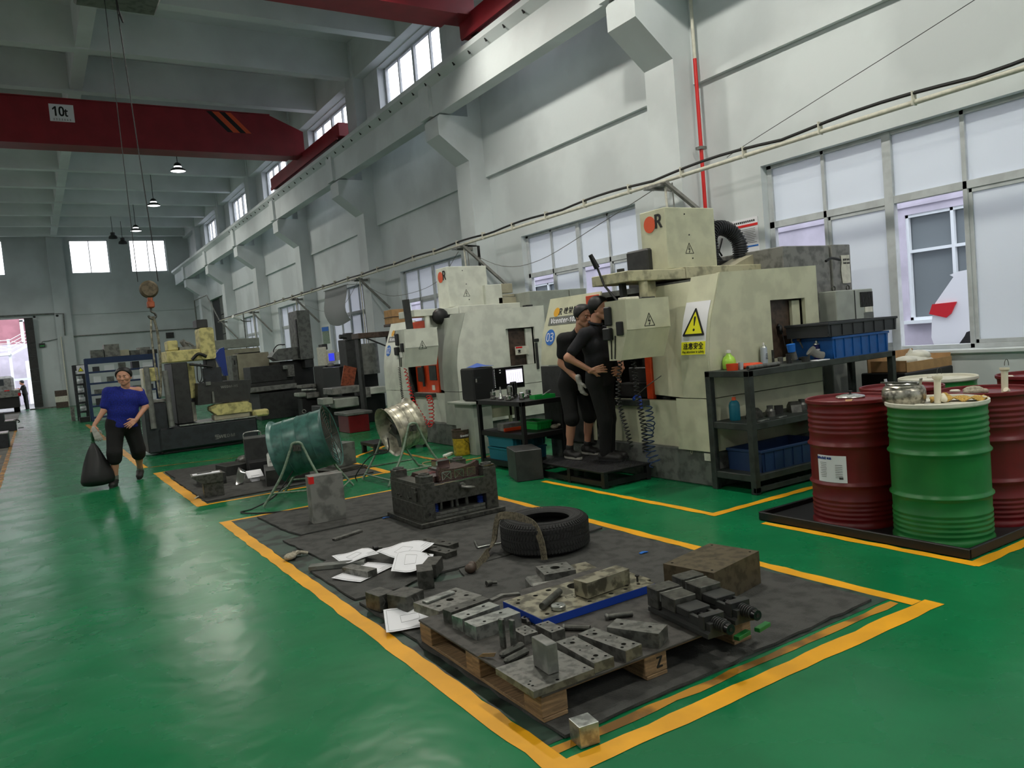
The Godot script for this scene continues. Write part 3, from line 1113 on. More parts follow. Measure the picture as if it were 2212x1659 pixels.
func lamps() -> void:
	var pos := [V(4.72, 7.86, -26.85), V(4.72, 7.86, -32.65), V(4.72, 7.86, -38.6), V(4.72, 7.86, -12.25), V(4.72, 7.86, -6.2), V(4.72, 7.86, -0.1), V(4.72, 7.86, 5.9)]
	for k in 6:
		pos.append(V(-5.2, 7.86, -0.1 - 7.8 * k))
	var proto: Node3D
	for i in pos.size():
		var p: Vector3 = pos[i]
		var label: String = ["nearest of the three lit bell lamps under the roof", "middle of the three lit bell lamps under the roof", "farthest of the three lit bell lamps under the roof"][i] if i < 3 else "lit bell lamp over the hall, out of sight of the aisle lamps"
		if proto == null:
			proto = thing("high_bay_lamp", label, "lamp", Transform3D(Basis(), p), "high bay lamps")
			var g := Geo.new()
			g.lathe(P2([0.235, 0.0, 0.225, 0.05, 0.15, 0.1, 0.12, 0.12]), 32, Transform3D(), true)
			g.lathe(P2([0.12, 0.12, 0.145, 0.105, 0.22, 0.05, 0.23, 0.0]), 32, Transform3D(), true, -1.0)
			part("shade", g, M.machine_dark, proto)
			g = Geo.new()
			g.lathe(P2([0.115, 0.12, 0.115, 0.16]), 24)
			part("lens_ring", g, M.lamp_glow, proto)
			g = Geo.new()
			g.lathe(P2([0.12, 0.16, 0.125, 0.18, 0.1, 0.24, 0.05, 0.28, 0.02, 0.28, 0.0, 0.28]), 24)
			part("housing", g, M.black, proto)
			g = Geo.new()
			g.cyl(V(0, 0.28, 0), V(0, 1.25, 0), 0.012, 0.012, 8)
			part("rod", g, M.black, proto)
			g = Geo.new()
			g.lathe(P2([0.0, -0.012, 0.15, -0.008, 0.228, 0.012]), 32, Transform3D(), true)
			part("diffuser", g, M.lamp_glow, proto)
		else:
			again(proto, Transform3D(Basis(), p), label)
		var l := SpotLight3D.new()
		l.name = "bay_light_%d" % i
		l.light_energy = LAMP_ENERGY * (0.35 if i < 3 else 1.0)
		l.light_color = Color(1.0, 0.985, 0.94)
		l.light_size = 0.2
		l.spot_angle = 86.0
		l.spot_attenuation = 1.0
		l.spot_angle_attenuation = 0.35
		l.spot_range = 60.0
		l.shadow_enabled = true
		l.position = p + V(0, -0.06, 0)
		l.rotation_degrees = V(-90, 0, 0)
		add_child(l)
	for i in 2:
		var p: Vector3 = [V(4.52, 7.85, -42.3), V(4.05, 8.0, -41.6)][i]
		var o := thing("unlit_lamp", "unlit dark bell lamp left of the right far window" if i == 0 else "small dark lamp nearest the middle far window", "lamp", Transform3D(Basis(), p), "unlit lamps")
		var g := Geo.new()
		g.lathe(P2([0.2, 0.0, 0.18, 0.1, 0.1, 0.16, 0.1, 0.28, 0.0, 0.3]), 20)
		part("shade", g, M.machine_dark, o)
		g = Geo.new()
		g.cyl(V(0, 0.3, 0), V(0, 1.1, 0), 0.012, 0.012, 6)
		part("rod", g, M.black, o)

func wall_fittings() -> void:
	# the trunking along the window wall: a pale pipe, black cables strapped to it, steel brackets at the columns
	var p := thing("wall_conduit", "long pale pipe with black cables strapped to it along the window wall", "conduit")
	var g := Geo.new()
	g.tube(P3([7.9, 3.6, 3.0, 7.9, 3.6, -38.6]), 0.028, 8)
	part("pipe", g, M.off_white, p)
	var far_bits := P3([7.9, 3.6, -38.6, 7.9, 5.05, -41.0, 7.9, 5.08, -44.4, 7.9, 2.2, -44.5])
	g = Geo.new()
	g.tube(far_bits, 0.03, 6)
	part("pipe", g, M.mid_grey, p, "grey pipe climbing round the dark doorway")
	for s in 2:
		g = Geo.new()
		var pts := PackedVector3Array()
		for i in 130:
			var z := 2.5 - 0.32 * i
			var bay := fposmod((COL0 - z) / BAY * 2.6, 1.0)
			var near := clampf((z + 26.0) / 20.0, 0.15, 1.0)
			pts.append(V(7.88 + 0.02 * s, 3.638 + 0.06 * near * sin(bay * PI) + 0.012 * s, z))
		g.tube(pts, 0.016, 6)
		part("cable", g, M.ink, p)
	for k in range(-1, 6):
		var z := COL0 - BAY * k + 0.1
		g = Geo.new()
		g.span(V(7.82, 3.5, z - 0.03), V(8.2, 3.56, z + 0.03))
		g.span(V(7.8, 3.53, z - 0.18), V(8.0, 3.57, z + 0.18))
		g.box(V(8.14, 3.12, z + 0.55), V(0.05, 1.25, 0.05), Basis(Vector3(0, 0, 1), deg_to_rad(32)) * Basis(Vector3(1, 0, 0), deg_to_rad(-32)))
		part("bracket", g, M.mid_grey, p)
	g = Geo.new()
	for k in 26:
		var z := -3.4 - 1.1 * k
		g.box(V(7.89, 3.64, z), V(0.08, 0.14, 0.012))
	part("strap", g, M.off_white, p).set_meta("kind", "stuff")
	for k in range(0, 5):
		var z := COL0 - BAY * k + 0.25
		for s in 2:
			g = Geo.new()
			g.tube(P3([7.92, 3.55, z + 0.14 * s, 7.95, 1.6, z + 0.14 * s]), 0.018 if s == 0 else 0.01, 6)
			part("drop_pipe", g, M.off_white if s == 0 else M.mid_grey, p)
	g = Geo.new()
	g.tube(P3([7.9, 3.56, -14.1, 8.1, 3.52, -13.9, 8.1, 2.2, -13.9]), 0.03, 6)
	part("cable_drop", g, M.ink, p, "thick black cable dropping behind the machine")
	g = Geo.new()
	g.tube(P3([8.46, 9.9, -7.95, 8.46, 4.6, -7.95]), 0.025, 8)
	var rp := solo("fire_pipe", g, M.off_white, "upright pipe in the corner of the near column, red lower part", "pipe")
	g = Geo.new()
	g.tube(P3([8.46, 5.3, -7.95, 8.46, 0.2, -7.95]), 0.027, 8)
	part("red_length", g, M.red, rp)
	g = Geo.new()
	g.span(V(8.4, 4.02, -8.0), V(8.52, 4.06, -7.9))
	g.span(V(8.4, 3.05, -8.0), V(8.52, 3.09, -7.9))
	part("clip", g, M.mid_grey, rp)
	g = Geo.new()
	g.tube(spline(P3([8.02, 3.68, -7.1, 8.0, 3.74, -6.84, 8.0, 4.02, -5.6, 8.0, 4.4, -3.92, 8.0, 5.2, -0.6, 7.7, 6.9, 4.0])), 0.004, 5)
	solo("thin_wire", g, M.ink, "thin dark wire rising to the right across the wall", "wire")
	var loops := [[8.0, 3.55, -8.5, 8.15, 3.3, -10.0, 8.3, 2.98, -12.0, 8.2, 3.02, -13.2, 8.0, 3.5, -14.3], [8.0, 3.5, -14.6, 8.2, 3.05, -16.0, 8.2, 2.9, -17.5, 8.2, 3.0, -19.2, 8.0, 3.5, -20.4], [8.0, 3.5, -20.6, 8.2, 3.0, -22.5, 8.2, 2.98, -24.5, 8.0, 3.5, -26.4]]
	for i in 3:
		g = Geo.new()
		g.tube(spline(P3(loops[i])), 0.006, 5)
		solo("slack_wire", g, M.mid_grey, "slack grey wire drooping below the conduit, %s loop from the near end" % ["first", "second", "third"][i], "wire")
	# notices
	var n := thing("safety_notice", "red-headed printed safety notice on the wall behind the ribbed hose", "notice", at(8.64, 2.63, -7.42, -90))
	g = Geo.new()
	g.box(V(0, 0, -0.004), V(0.46, 0.62, 0.008))
	part("sheet", g, M.paper, n)
	g = Geo.new()
	g.box(V(0, 0.21, 0.002), V(0.46, 0.035, 0.004))
	part("red_band", g, M.red, n)
	g = Geo.new()
	for i in 11:
		g.box(V(-0.17 + 0.034 * i, 0.265, 0.002), V(0.022, 0.026, 0.004))
	part("heading_characters", g, M.ink, n)
	g = Geo.new()
	for i in 9:
		g.box(V(-0.01 + 0.01 * (i % 3), 0.16 - 0.024 * i, 0.002), V(0.38 - 0.02 * (i % 4), 0.006, 0.003))
	part("text_lines", g, M.mid_grey, n)
	g = Geo.new()
	g.box(V(0, -0.08, 0.002), V(0.44, 0.02, 0.004))
	part("blue_band", g, M.blue_sign, n)
	g = Geo.new()
	g.box(V(-0.18, -0.2, 0.002), V(0.05, 0.12, 0.004))
	part("red_mark", g, M.red, n)
	n = thing("blue_headed_notice", "pale green printed notice with a blue head on the fourth column", "notice", at(8.16, 2.18, -24.22, -78))
	g = Geo.new()
	g.box(V(0, 0, -0.01), V(0.4, 0.55, 0.008))
	part("sheet", g, M.leg_green, n)
	g = Geo.new()
	g.box(V(0, 0.2, 0.0), V(0.4, 0.13, 0.006))
	part("blue_head", g, M.blue_sign, n)
	n = thing("small_blue_poster", "small blue and white poster beside the second machine's white box", "notice", at(8.62, 2.28, -12.88 + 5.0 - 1.3, -90))
	g = Geo.new()
	g.box(V(0, 0, 0), V(0.4, 0.42, 0.008))
	part("sheet", g, M.paper, n)
	g = Geo.new()
	g.box(V(0, 0.12, 0.005), V(0.4, 0.18, 0.004))
	part("blue_head", g, M.blue_sign, n)
	# the grey sheet hung by a window
	var rows := []
	for i in 9:
		var row := []
		for j in 9:
			var t := i / 8.0
			var s := j / 8.0
			row.append(V(8.12 + 0.07 * sin(s * 3.0 + t * 2.0) * t - 0.22 * sin(t * PI) * t, lerpf(3.56, 2.5, t) - 0.1 * sin(s * PI) * t, lerpf(-23.75, -21.8 + 0.25 * t, s)))
		rows.append(row)
	g = Geo.new()
	g.sheet(rows, 0.008)
	var cu := solo("grey_sheet", g, M.curtain, "grey sheet hung across half of a low window", "curtain")
	g = Geo.new()
	g.tube(P3([8.12, 3.56, -23.85, 8.12, 3.56, -21.7]), 0.015, 6)
	g.tube(P3([8.12, 3.56, -23.7, 8.66, 3.56, -23.7]), 0.015, 6)
	g.tube(P3([8.12, 3.56, -21.85, 8.66, 3.56, -21.85]), 0.015, 6)
	part("rod", g, M.alu, cu)
	# camera on its pole
	var cm := thing("security_camera", "white bullet camera on a pole by the far windows", "camera", at(7.85, 3.35, -33.6))
	g = Geo.new()
	g.cyl(V(-0.2, 0.0, 0.15), V(-0.5, 0.12, 0.3), 0.07, 0.07, 12)
	part("barrel", g, M.white, cm)
	g = Geo.new()
	g.tube(P3([-0.2, 0, 0.15, 0, -0.1, 0, 0.3, -0.1, 0]), 0.025, 6)
	g.tube(P3([0, 0.25, 0, 0, -1.8, 0]), 0.025, 6)
	part("bracket", g, M.mid_grey, cm)

# ---------------------------------------------------------------- characters drawn stroke by stroke, in a box of -0.5..0.5
const HAN := {
	"zhu": [[-0.38, 0.4, -0.27, 0.28], [-0.44, 0.1, -0.33, 0], [-0.44, -0.42, -0.27, -0.1], [0.08, 0.48, 0.16, 0.36], [-0.15, 0.25, 0.42, 0.25], [-0.1, -0.06, 0.38, -0.06], [-0.2, -0.4, 0.46, -0.4], [0.13, 0.25, 0.13, -0.4]],
	"yi": [[0, 0.5, 0, 0.42], [-0.35, 0.4, 0.35, 0.4], [-0.17, 0.37, -0.12, 0.26], [0.17, 0.37, 0.12, 0.26], [-0.45, 0.23, 0.45, 0.23], [-0.25, 0.14, 0.25, 0.14, 0.25, -0.12, -0.25, -0.12, -0.25, 0.14], [-0.25, 0.01, 0.25, 0.01], [-0.38, -0.2, -0.45, -0.42], [-0.2, -0.2, -0.18, -0.4, -0.08, -0.46, 0.2, -0.46, 0.24, -0.33], [0.02, -0.2, 0.08, -0.31], [0.36, -0.18, 0.46, -0.36]],
	"an": [[0, 0.5, 0, 0.38], [-0.42, 0.2, -0.42, 0.36, 0.42, 0.36, 0.37, 0.2], [-0.02, 0.26, -0.2, -0.16, 0.3, -0.46], [0.22, 0, 0, -0.3, -0.38, -0.46], [-0.48, 0, 0.48, 0]],
	"quan": [[0, 0.5, -0.46, 0.12], [0, 0.5, 0.46, 0.12], [-0.28, 0.1, 0.28, 0.1], [-0.24, -0.15, 0.24, -0.15], [-0.42, -0.43, 0.42, -0.43], [0, 0.1, 0, -0.43]],
	"jian": [[-0.05, 0.34, 0.35, 0.34, 0.35, 0.06], [-0.15, 0.2, 0.46, 0.2], [-0.05, 0.06, 0.35, 0.06], [-0.1, -0.09, 0.4, -0.09], [0.15, 0.48, 0.15, -0.3], [-0.42, 0.36, -0.22, 0.36, -0.4, 0.1, -0.22, 0.1, -0.38, -0.26], [-0.42, -0.08, -0.2, -0.36, 0.48, -0.43]],
	"rong": [[-0.24, 0.48, -0.4, 0.24], [-0.38, 0.42, -0.32, 0.34], [-0.24, 0.38, -0.12, 0.24], [0.24, 0.48, 0.1, 0.24], [0.1, 0.42, 0.16, 0.34], [0.24, 0.38, 0.38, 0.24], [-0.42, 0.06, -0.42, 0.18, 0.42, 0.18, 0.37, 0.06], [-0.36, -0.06, 0.36, -0.06], [0, 0.1, 0, -0.48], [-0.02, -0.08, -0.36, -0.4], [0.02, -0.08, 0.36, -0.4]],
	"jing": [[-0.28, 0.46, -0.28, -0.46], [-0.46, 0.1, -0.1, 0.1], [-0.42, 0.38, -0.36, 0.22], [-0.14, 0.38, -0.2, 0.22], [-0.28, 0.08, -0.46, -0.2], [-0.28, 0.08, -0.1, -0.15], [0, 0.36, 0.45, 0.36], [0.05, 0.23, 0.4, 0.23], [-0.02, 0.1, 0.47, 0.1], [0.22, 0.48, 0.22, 0.1], [0.07, -0.46, 0.07, 0, 0.38, 0, 0.38, -0.46], [0.07, -0.16, 0.38, -0.16], [0.07, -0.29, 0.38, -0.29]],
	"ji": [[-0.46, 0.2, -0.1, 0.2], [-0.28, 0.48, -0.28, -0.48], [-0.28, 0.15, -0.46, -0.15], [-0.28, 0.1, -0.1, -0.05], [0, 0.2, 0.48, 0.2], [0.1, 0.46, 0.04, 0.32, 0.14, 0.3], [0.36, 0.46, 0.3, 0.32, 0.42, 0.3], [-0.02, 0.02, 0.48, 0.02], [0.2, 0.48, 0.26, -0.1, 0.46, -0.44], [0.42, -0.1, 0.1, -0.44], [0.04, 0, 0.02, -0.3, -0.06, -0.44]],
}

func han(word: Array, h: float, xf: Transform3D, w := 0.11) -> Geo:
	var g := Geo.new()
	for i in word.size():
		var o := xf * Transform3D(Basis(), V((i - (word.size() - 1) / 2.0) * h * 1.12, 0, 0))
		for s in HAN[word[i]]:
			var p := P2(s)
			for k in p.size():
				p[k] *= h
			g.stroke(p, h * w, 0.002, o)
	return g

func warn_triangle(s: float, xf: Transform3D) -> Geo:
	var g := Geo.new()
	g.stroke(P2([-0.45 * s, -0.4 * s, 0.45 * s, -0.4 * s, 0, 0.45 * s, -0.45 * s, -0.4 * s]), 0.045 * s, 0.002, xf)
	g.stroke(P2([0.02 * s, 0.22 * s, -0.1 * s, -0.08 * s, 0.08 * s, -0.02 * s, -0.02 * s, -0.3 * s]), 0.05 * s, 0.002, xf)
	g.prism(P2([-0.08 * s, -0.26 * s, 0.06 * s, -0.24 * s, -0.03 * s, -0.36 * s]), 0, 0.002, xf)
	return g

# the front profile of the sheet-metal cover: x by height
const FRONT := [0.0, 0.34, 0.015, 0.843, 0.02, 1.24, 0.05, 1.45, 0.085, 1.6, 0.17, 1.82, 0.235, 2.0]

func front_at(y: float) -> float:
	for i in range(0, FRONT.size() - 2, 2):
		if y <= FRONT[i + 3]:
			return lerpf(FRONT[i], FRONT[i + 2], clampf((y - FRONT[i + 1]) / (FRONT[i + 3] - FRONT[i + 1]), 0, 1))
	return FRONT[FRONT.size() - 2]

# a place on the front cover (facing -x), u along -z
func on_front(y: float, dz: float, lift := 0.011) -> Transform3D:
	var d := V(front_at(y + 0.06) - front_at(y - 0.06), 0.12, 0).normalized()
	var n := V(-d.y, d.x, 0)
	return Transform3D(Basis(V(0, 0, 1), d, n), V(front_at(y), y, dz) + n * lift)

func front_sheet(y0: float, y1: float, z0: float, z1: float, thick: float) -> Geo:
	var rows := []
	for i in 13:
		var y := lerpf(y0, y1, i / 12.0)
		rows.append([V(front_at(y), y, z0), V(front_at(y), y, (z0 + z1) / 2), V(front_at(y), y, z1)])
	return Geo.new().sheet(rows, thick)

func machine(called: String, label: String, third: bool) -> Node3D:
	var m := thing(called, label, "machine", at(5.31, 0, -5.09 if third else -10.07), "machining centres")
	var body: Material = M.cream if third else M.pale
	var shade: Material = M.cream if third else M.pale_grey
	var g := Geo.new()
	g.span(V(0.03, 0.0, -2.72), V(2.8, 0.34, -0.02), 0.01)
	part("plinth", g, M.steel_grey, m, "dark grey oil-stained plinth")
	g = Geo.new()
	g.span(V(0.24, 0.34, -2.7), V(1.6, 1.97, -2.6))
	g.span(V(1.5, 0.34, -2.6), V(1.6, 1.97, -0.05))
	g.span(V(0.3, 1.93, -2.7), V(1.6, 1.99, -0.05))
	part("inner_body", g, M.steel_grey, m)
	# the near side, in sheets round the slot
	g = Geo.new()
	g.prism(P2([0, 0.34, 0.015, 0.837, 1.65, 0.837, 1.65, 0.34]), -0.04, 0)
	part("lower_side_panel", g, body, m)
	g = Geo.new()
	g.prism(P2([0.015, 0.845, 0.02, 1.24, 0.05, 1.45, 0.085, 1.6, 0.17, 1.82, 0.235, 2.01, 0.91, 2.025, 0.91, 0.845]), -0.04, 0)
	g.prism(P2([0.91, 1.715, 0.91, 2.025, 1.65, 2.04, 1.65, 1.715]), -0.04, 0)
	g.prism(P2([0.91, 0.845, 0.91, 1.137, 1.65, 1.137, 1.65, 0.845]), -0.04, 0)
	g.prism(P2([1.44, 1.137, 1.44, 1.715, 1.65, 1.715, 1.65, 1.137]), -0.04, 0)
	part("side_panel", g, body, m)
	g = Geo.new()
	g.span(V(0.91, 1.137, -0.09), V(0.985, 1.72, -0.06))
	part("hatch_edge", g, body, m)
	g = Geo.new()
	g.span(V(1.3, 1.137, -0.09), V(1.42, 1.7, -0.05), 0.004)
	var sl := part("side_hatch_frame", g, body, m)
	g = Geo.new()
	g.span(V(0.91, 1.0, -0.12), V(1.44, 1.72, -0.095))
	part("side_window", g, M.brown, sl, "dark brown side window")
	if third:
		g = Geo.new()
		g.tube(spline(P3([1.1, 1.46, -0.085, 1.12, 1.44, -0.07, 1.11, 1.41, -0.06, 1.13, 1.38, -0.07])), 0.022, 6)
		g.tube(P3([1.12, 1.4, -0.05, 1.12, 1.24, -0.02]), 0.004, 5)
		part("rag_hook", g, M.black, sl)
	# front: near strip, folded inner sheet, door, far panel
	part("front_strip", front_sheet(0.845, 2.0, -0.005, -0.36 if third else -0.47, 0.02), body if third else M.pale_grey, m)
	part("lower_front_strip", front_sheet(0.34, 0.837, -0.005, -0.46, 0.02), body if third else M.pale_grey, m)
	g = Geo.new()
	var rows := []
	for y in [0.845, 1.2, 1.24, 1.6, 1.96]:
		rows.append([V(front_at(y) + 0.005, y, -0.36 if third else -0.47), V(0.12 + front_at(y) * 0.4, y, -0.66 - 0.1 * sin(y * 3.0)), V(0.21, y, -0.97)])
	g.sheet(rows, 0.02)
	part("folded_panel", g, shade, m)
	g = Geo.new()
	g.span(V(0.1, 0.34, -1.75), V(0.16, 0.8, -0.44))
	part("front_apron", g, body, m)
	g = Geo.new()
	g.span(V(0.02, 0.74, -1.78), V(0.2, 0.8, -0.95), 0.006)
	part("door_sill", g, M.bench_dark, m)
	if third:
		g = Geo.new()
		g.span(V(0.17, 0.8, -1.06), V(0.22, 1.97, -0.97), 0.004)
		part("door_edge", g, M.orange, m)
		g = Geo.new()
		g.span(V(0.17, 0.8, -1.98), V(0.22, 1.97, -1.78), 0.004)
		part("door_edge", g, M.orange, m)
		g = Geo.new()
		g.span(V(0.95, 0.8, -1.8), V(1.0, 1.97, -1.0))
		part("work_chamber", g, M.black, m)
		g = Geo.new()
		g.span(V(0.3, 0.8, -1.7), V(0.9, 0.95, -1.05), 0.01)
		g.span(V(0.4, 0.95, -1.6), V(0.8, 1.12, -1.2), 0.01)
		part("table", g, M.machine_dark, m)
		g = Geo.new()
		g.span(V(0.4, 1.5, -1.5), V(0.75, 2.4, -1.15), 0.02)
		part("spindle_head", g, M.machine_dark, m)
	else:
		g = Geo.new()
		g.span(V(0.17, 0.8, -1.78), V(0.21, 1.97, -0.97), 0.004)
		var dr := part("door", g, M.orange, m, "orange sliding door")
		g = Geo.new()
		g.span(V(0.155, 1.0, -1.25), V(0.17, 1.24, -1.0), 0.004)
		part("door_window", g, M.bench_dark, dr)
		g = Geo.new()
		g.span(V(0.12, 0.98, -1.62), V(0.165, 1.22, -1.45), 0.01)
		g.cyl(V(0.13, 0.9, -1.42), V(0.13, 1.24, -1.42), 0.022, 0.022, 10)
		part("door_handle", g, M.machine_dark, dr)
		g = Geo.new()
		g.span(V(0.162, 0.84, -1.2), V(0.17, 0.92, -1.1))
		part("door_tag", g, M.off_white, dr)
	part("far_front_panel", front_sheet(0.845 if not third else 1.2, 2.0, -1.76, -2.76, 0.02), body, m)
	part("lower_far_front_panel", front_sheet(0.34, 0.837, -1.76, -2.74, 0.02), body, m)
	g = Geo.new()
	if third:
		g.span(V(-0.02, 0.3, -2.74), V(0.02, 1.19, -1.8), 0.004)
		part("dark_cover", g, M.machine_dark, m, "dark grey lower cover")
	# lettering on the far panel
	var ink: Material = M.ink
	g = Geo.new()
	g.prism(disc(0.058), 0, 0.003, on_front(1.825, -2.555))
	part("logo_disc", g, M.logo_yellow, m)
	lettering("R", 0.088, ink, m, on_front(1.825, -2.478), true, 1.0, "logo_letter")
	part("maker_characters", han(["jian", "rong", "jing", "ji"], 0.085, on_front(1.832, -2.225)), ink, m)
	g = Geo.new()
	g.prism(rounded(0.62, 0.105, 0.004), 0, 0.003, on_front(1.72, -2.37))
	var strip := part("name_strip", g, M.steel_grey, m)
	lettering("Vcenter-102", 0.062, M.paper, strip, on_front(1.72, -2.37, 0.0155), true, 1.08)
	g = Geo.new()
	g.prism(disc(0.098, 32), 0, 0.003, on_front(1.53, -2.59))
	var nb := part("number_disc", g, M.blue_sign, m, "round blue number disc")
	lettering("03" if third else "02", 0.105, M.paper, nb, on_front(1.53, -2.59, 0.0155), false)
	# roof and back: beam arm, pendant, electrical boxes
	g = Geo.new()
	g.span(V(-0.26, 2.02, -1.3), V(0.52, 2.125, -0.72), 0.006)
	g.span(V(0.525, 2.02, -1.4), V(1.9, 2.145, -0.72), 0.006)
	part("overhead_arm", g, M.cream_old if third else body, m)
	g = Geo.new()
	g.cyl(V(-0.02, 1.8, -0.78), V(-0.02, 2.03, -0.78), 0.045, 0.045, 20)
	g.box(V(0.12, 1.92, -0.86), V(0.16, 0.2, 0.06), Basis(), 0.006)
	part("pendant_post", g, M.cream_old if third else body, m)
	var pend := P2([-0.4, 1.83, -0.4, 1.55, -0.52, 1.265, -0.69, 1.265, -0.7, 1.83])
	g = Geo.new()
	g.prism(pend, -0.6, -0.055, Transform3D(Basis(V(0, 0, 1), V(0, 1, 0), V(-1, 0, 0)), V(-0.655, 0, 0)))
	var pd := part("control_pendant", g, body, m, "swinging control pendant seen from behind")
	# the seam between its back and its sloped foot
	g = Geo.new()
	g.box(V(-0.327, 1.55, -0.4), V(0.545, 0.008, 0.004))
	part("fold", g, shade, pd)
	part("warning_mark", warn_triangle(0.14, at(-0.32, 1.58 if not third else 1.625, -0.399)), ink, pd)
	g = Geo.new()
	g.span(V(-0.63, 1.5, -0.53), V(-0.59, 1.63, -0.45), 0.008)
	g.span(V(-0.635, 1.6, -0.69), V(-0.6, 1.78, -0.6), 0.01)
	g.span(V(-0.66, 1.46, -0.7), V(-0.6, 1.58, -0.6), 0.01)
	part("latch", g, M.black, pd)
	g = Geo.new()
	g.span(V(-0.55, 1.33, -0.71), V(-0.15, 1.78, -0.7))
	part("operator_panel", g, M.black_gloss, pd)
	g = Geo.new()
	g.tube(P3([-0.607, 1.5, -0.57, -0.607, 1.28, -0.6]), 0.006, 5)
	g.tube(P3([-0.607, 1.5, -0.63, -0.607, 1.28, -0.65]), 0.006, 5)
	part("cable", g, M.ink, pd)
	# electrical box on the roof
	g = Geo.new()
	g.span(V(0.47, 2.145, -1.3), V(1.2, 2.79, -0.91), 0.006)
	var eb := part("electrical_box", g, M.cream if third else body, m)
	g = Geo.new()
	var side := Transform3D(Basis(V(0, 0, 1), V(0, 1, 0), V(-1, 0, 0)), V(0.468, 2.645, -1.15))
	g.prism(disc(0.088, 32), 0, 0.003, side)
	part("logo_disc", g, M.logo_orange, eb, "orange logo disc")
	lettering("R", 0.15, ink, eb, Transform3D(side.basis, V(0.466, 2.66, -1.02)), true, 1.0, "logo_letter")
	part("warning_mark", warn_triangle(0.13, at(0.79, 2.355, -0.909)), ink, eb)
	g = Geo.new()
	for p in [[0.75, 2.72], [0.8, 2.5], [0.83, 2.25]]:
		g.cyl(V(p[0], p[1], -0.912), V(p[0], p[1], -0.905), 0.008, 0.008, 8)
	part("screw", g, ink, eb)
	# cabinets at the back
	g = Geo.new()
	g.span(V(1.68, 0.3, -2.3), V(2.48, 2.3, -0.42), 0.008)
	var cab := part("back_cabinet", g, M.pale_grey if not third else M.mid_grey, m, "tall grey green cabinet at the back")
	g = Geo.new()
	g.span(V(2.49, 0.3, -2.2), V(2.84, 2.305, -0.4), 0.008)
	part("cabinet_side", g, M.pale_grey if not third else M.mid_grey, cab)
	if third:
		g = Geo.new()
		var rr := []
		for i in 5:
			rr.append([V(2.645 + 0.01 * sin(i * 2.0), 2.18 - 0.08 * i, -0.392), V(2.73, 2.18 - 0.08 * i, -0.38), V(2.8, 2.185 - 0.08 * i, -0.39)])
		g.sheet(rr, 0.003)
		var note := part("paper_note", g, M.off_white, cab)
		g = Geo.new()
		for i in 4:
			g.box(V(2.68 + 0.03 * i, 2.13, -0.378), V(0.018, 0.02, 0.003))
			g.box(V(2.68 + 0.03 * i, 2.09, -0.378), V(0.018, 0.02, 0.003))
		part("note_writing", g, ink, note)
		# chiller
		g = Geo.new()
		g.span(V(2.25, 1.1, -0.7), V(2.93, 1.775, -0.21), 0.008)
		g.span(V(2.25, 0.3, -0.65), V(2.9, 1.1, -0.3), 0.008)
		var ch := part("chiller", g, M.pale_grey, m, "grey chiller with a mesh grille")
		g = Geo.new()
		for r in 11:
			g.box(V(2.8, 1.735 - 0.0155 * r, -0.207), V(0.24, 0.005, 0.006))
		for r in 12:
			g.box(V(2.69 + 0.02 * r, 1.655, -0.205), V(0.004, 0.17, 0.006))
		for r in 5:
			g.box(V(2.83, 1.5 - 0.0155 * r, -0.207), V(0.18, 0.005, 0.006))
		part("grille", g, M.ink, ch)
		g = Geo.new()
		g.box(V(2.83, 1.54, -0.207), V(0.14, 0.06, 0.004))
		part("label_plate", g, M.off_white, ch)
		g = Geo.new()
		g.box(V(2.585, 1.44, -0.207), V(0.012, 0.65, 0.004))
		part("seam", g, M.ink, ch)
		for x in [2.42, 2.68]:
			g = Geo.new()
			var ring := PackedVector3Array()
			for i in 14:
				ring.append(V(x + 0.028 * cos(TAU * i / 14), 1.805 + 0.028 * sin(TAU * i / 14), -0.35))
			g.tube(ring, 0.008, 6, true)
			part("lifting_eye", g, M.dark_iron, ch)
		# the beige cover sloping down behind the hose
		g = Geo.new()
		g.prism(P2([1.34, 2.145, 1.71, 2.275, 2.36, 2.33, 2.36, 2.14]), -1.1, -0.82)
		part("sloped_cover", g, M.beige, m)
		g = Geo.new()
		g.tube(spline(P3([2.1, 2.1, -0.2, 2.2, 2.13, -0.2, 2.35, 2.11, -0.2])), 0.015, 6)
		part("loose_wire", g, M.black, m)
		# ribbed hose arch
		g = Geo.new()
		var arch := PackedVector3Array()
		for i in 41:
			var t := i / 40.0
			var p: Vector3
			if t < 0.25:
				p = V(1.215, lerpf(2.15, 2.4, t * 4.0), -1.01)
			elif t < 0.75:
				var a := PI * (1.0 - (t - 0.25) * 2.0)
				p = V(1.455 + 0.24 * cos(a), 2.4 + 0.2 * sin(a), -1.01 - 0.05 * sin(a))
			else:
				p = V(1.695, lerpf(2.4, 2.15, (t - 0.75) * 4.0), -1.01)
			arch.append(p)
		g.tube(arch, 0.075, 14)
		var hs := part("ribbed_hose", g, M.black, m, "thick black ribbed hose bent in an arch")
		g = Geo.new()
		for i in 41:
			var d := (arch[mini(i + 1, 40)] - arch[maxi(i - 1, 0)]).normalized()
			g.cyl(arch[i] - d * 0.005, arch[i] + d * 0.005, 0.088, 0.088, 16)
		part("rib", g, M.tub_grey, hs).set_meta("kind", "stuff")
		g = Geo.new()
		g.tube(spline(P3([1.3, 2.25, -1.25, 1.5, 2.3, -1.2, 1.62, 2.5, -1.2])), 0.012, 6)
		g.tube(P3([1.38, 2.5, -1.25, 1.6, 2.2, -1.2]), 0.035, 8)
		g.tube(spline(P3([1.32, 2.4, -1.25, 1.45, 2.46, -1.2, 1.6, 2.3, -1.2])), 0.01, 6)
		part("cable", g, M.black, hs)
		g = Geo.new()
		g.span(V(1.3, 2.145, -1.3), V(1.62, 2.24, -1.1), 0.01)
		part("hose_foot", g, M.black, hs)
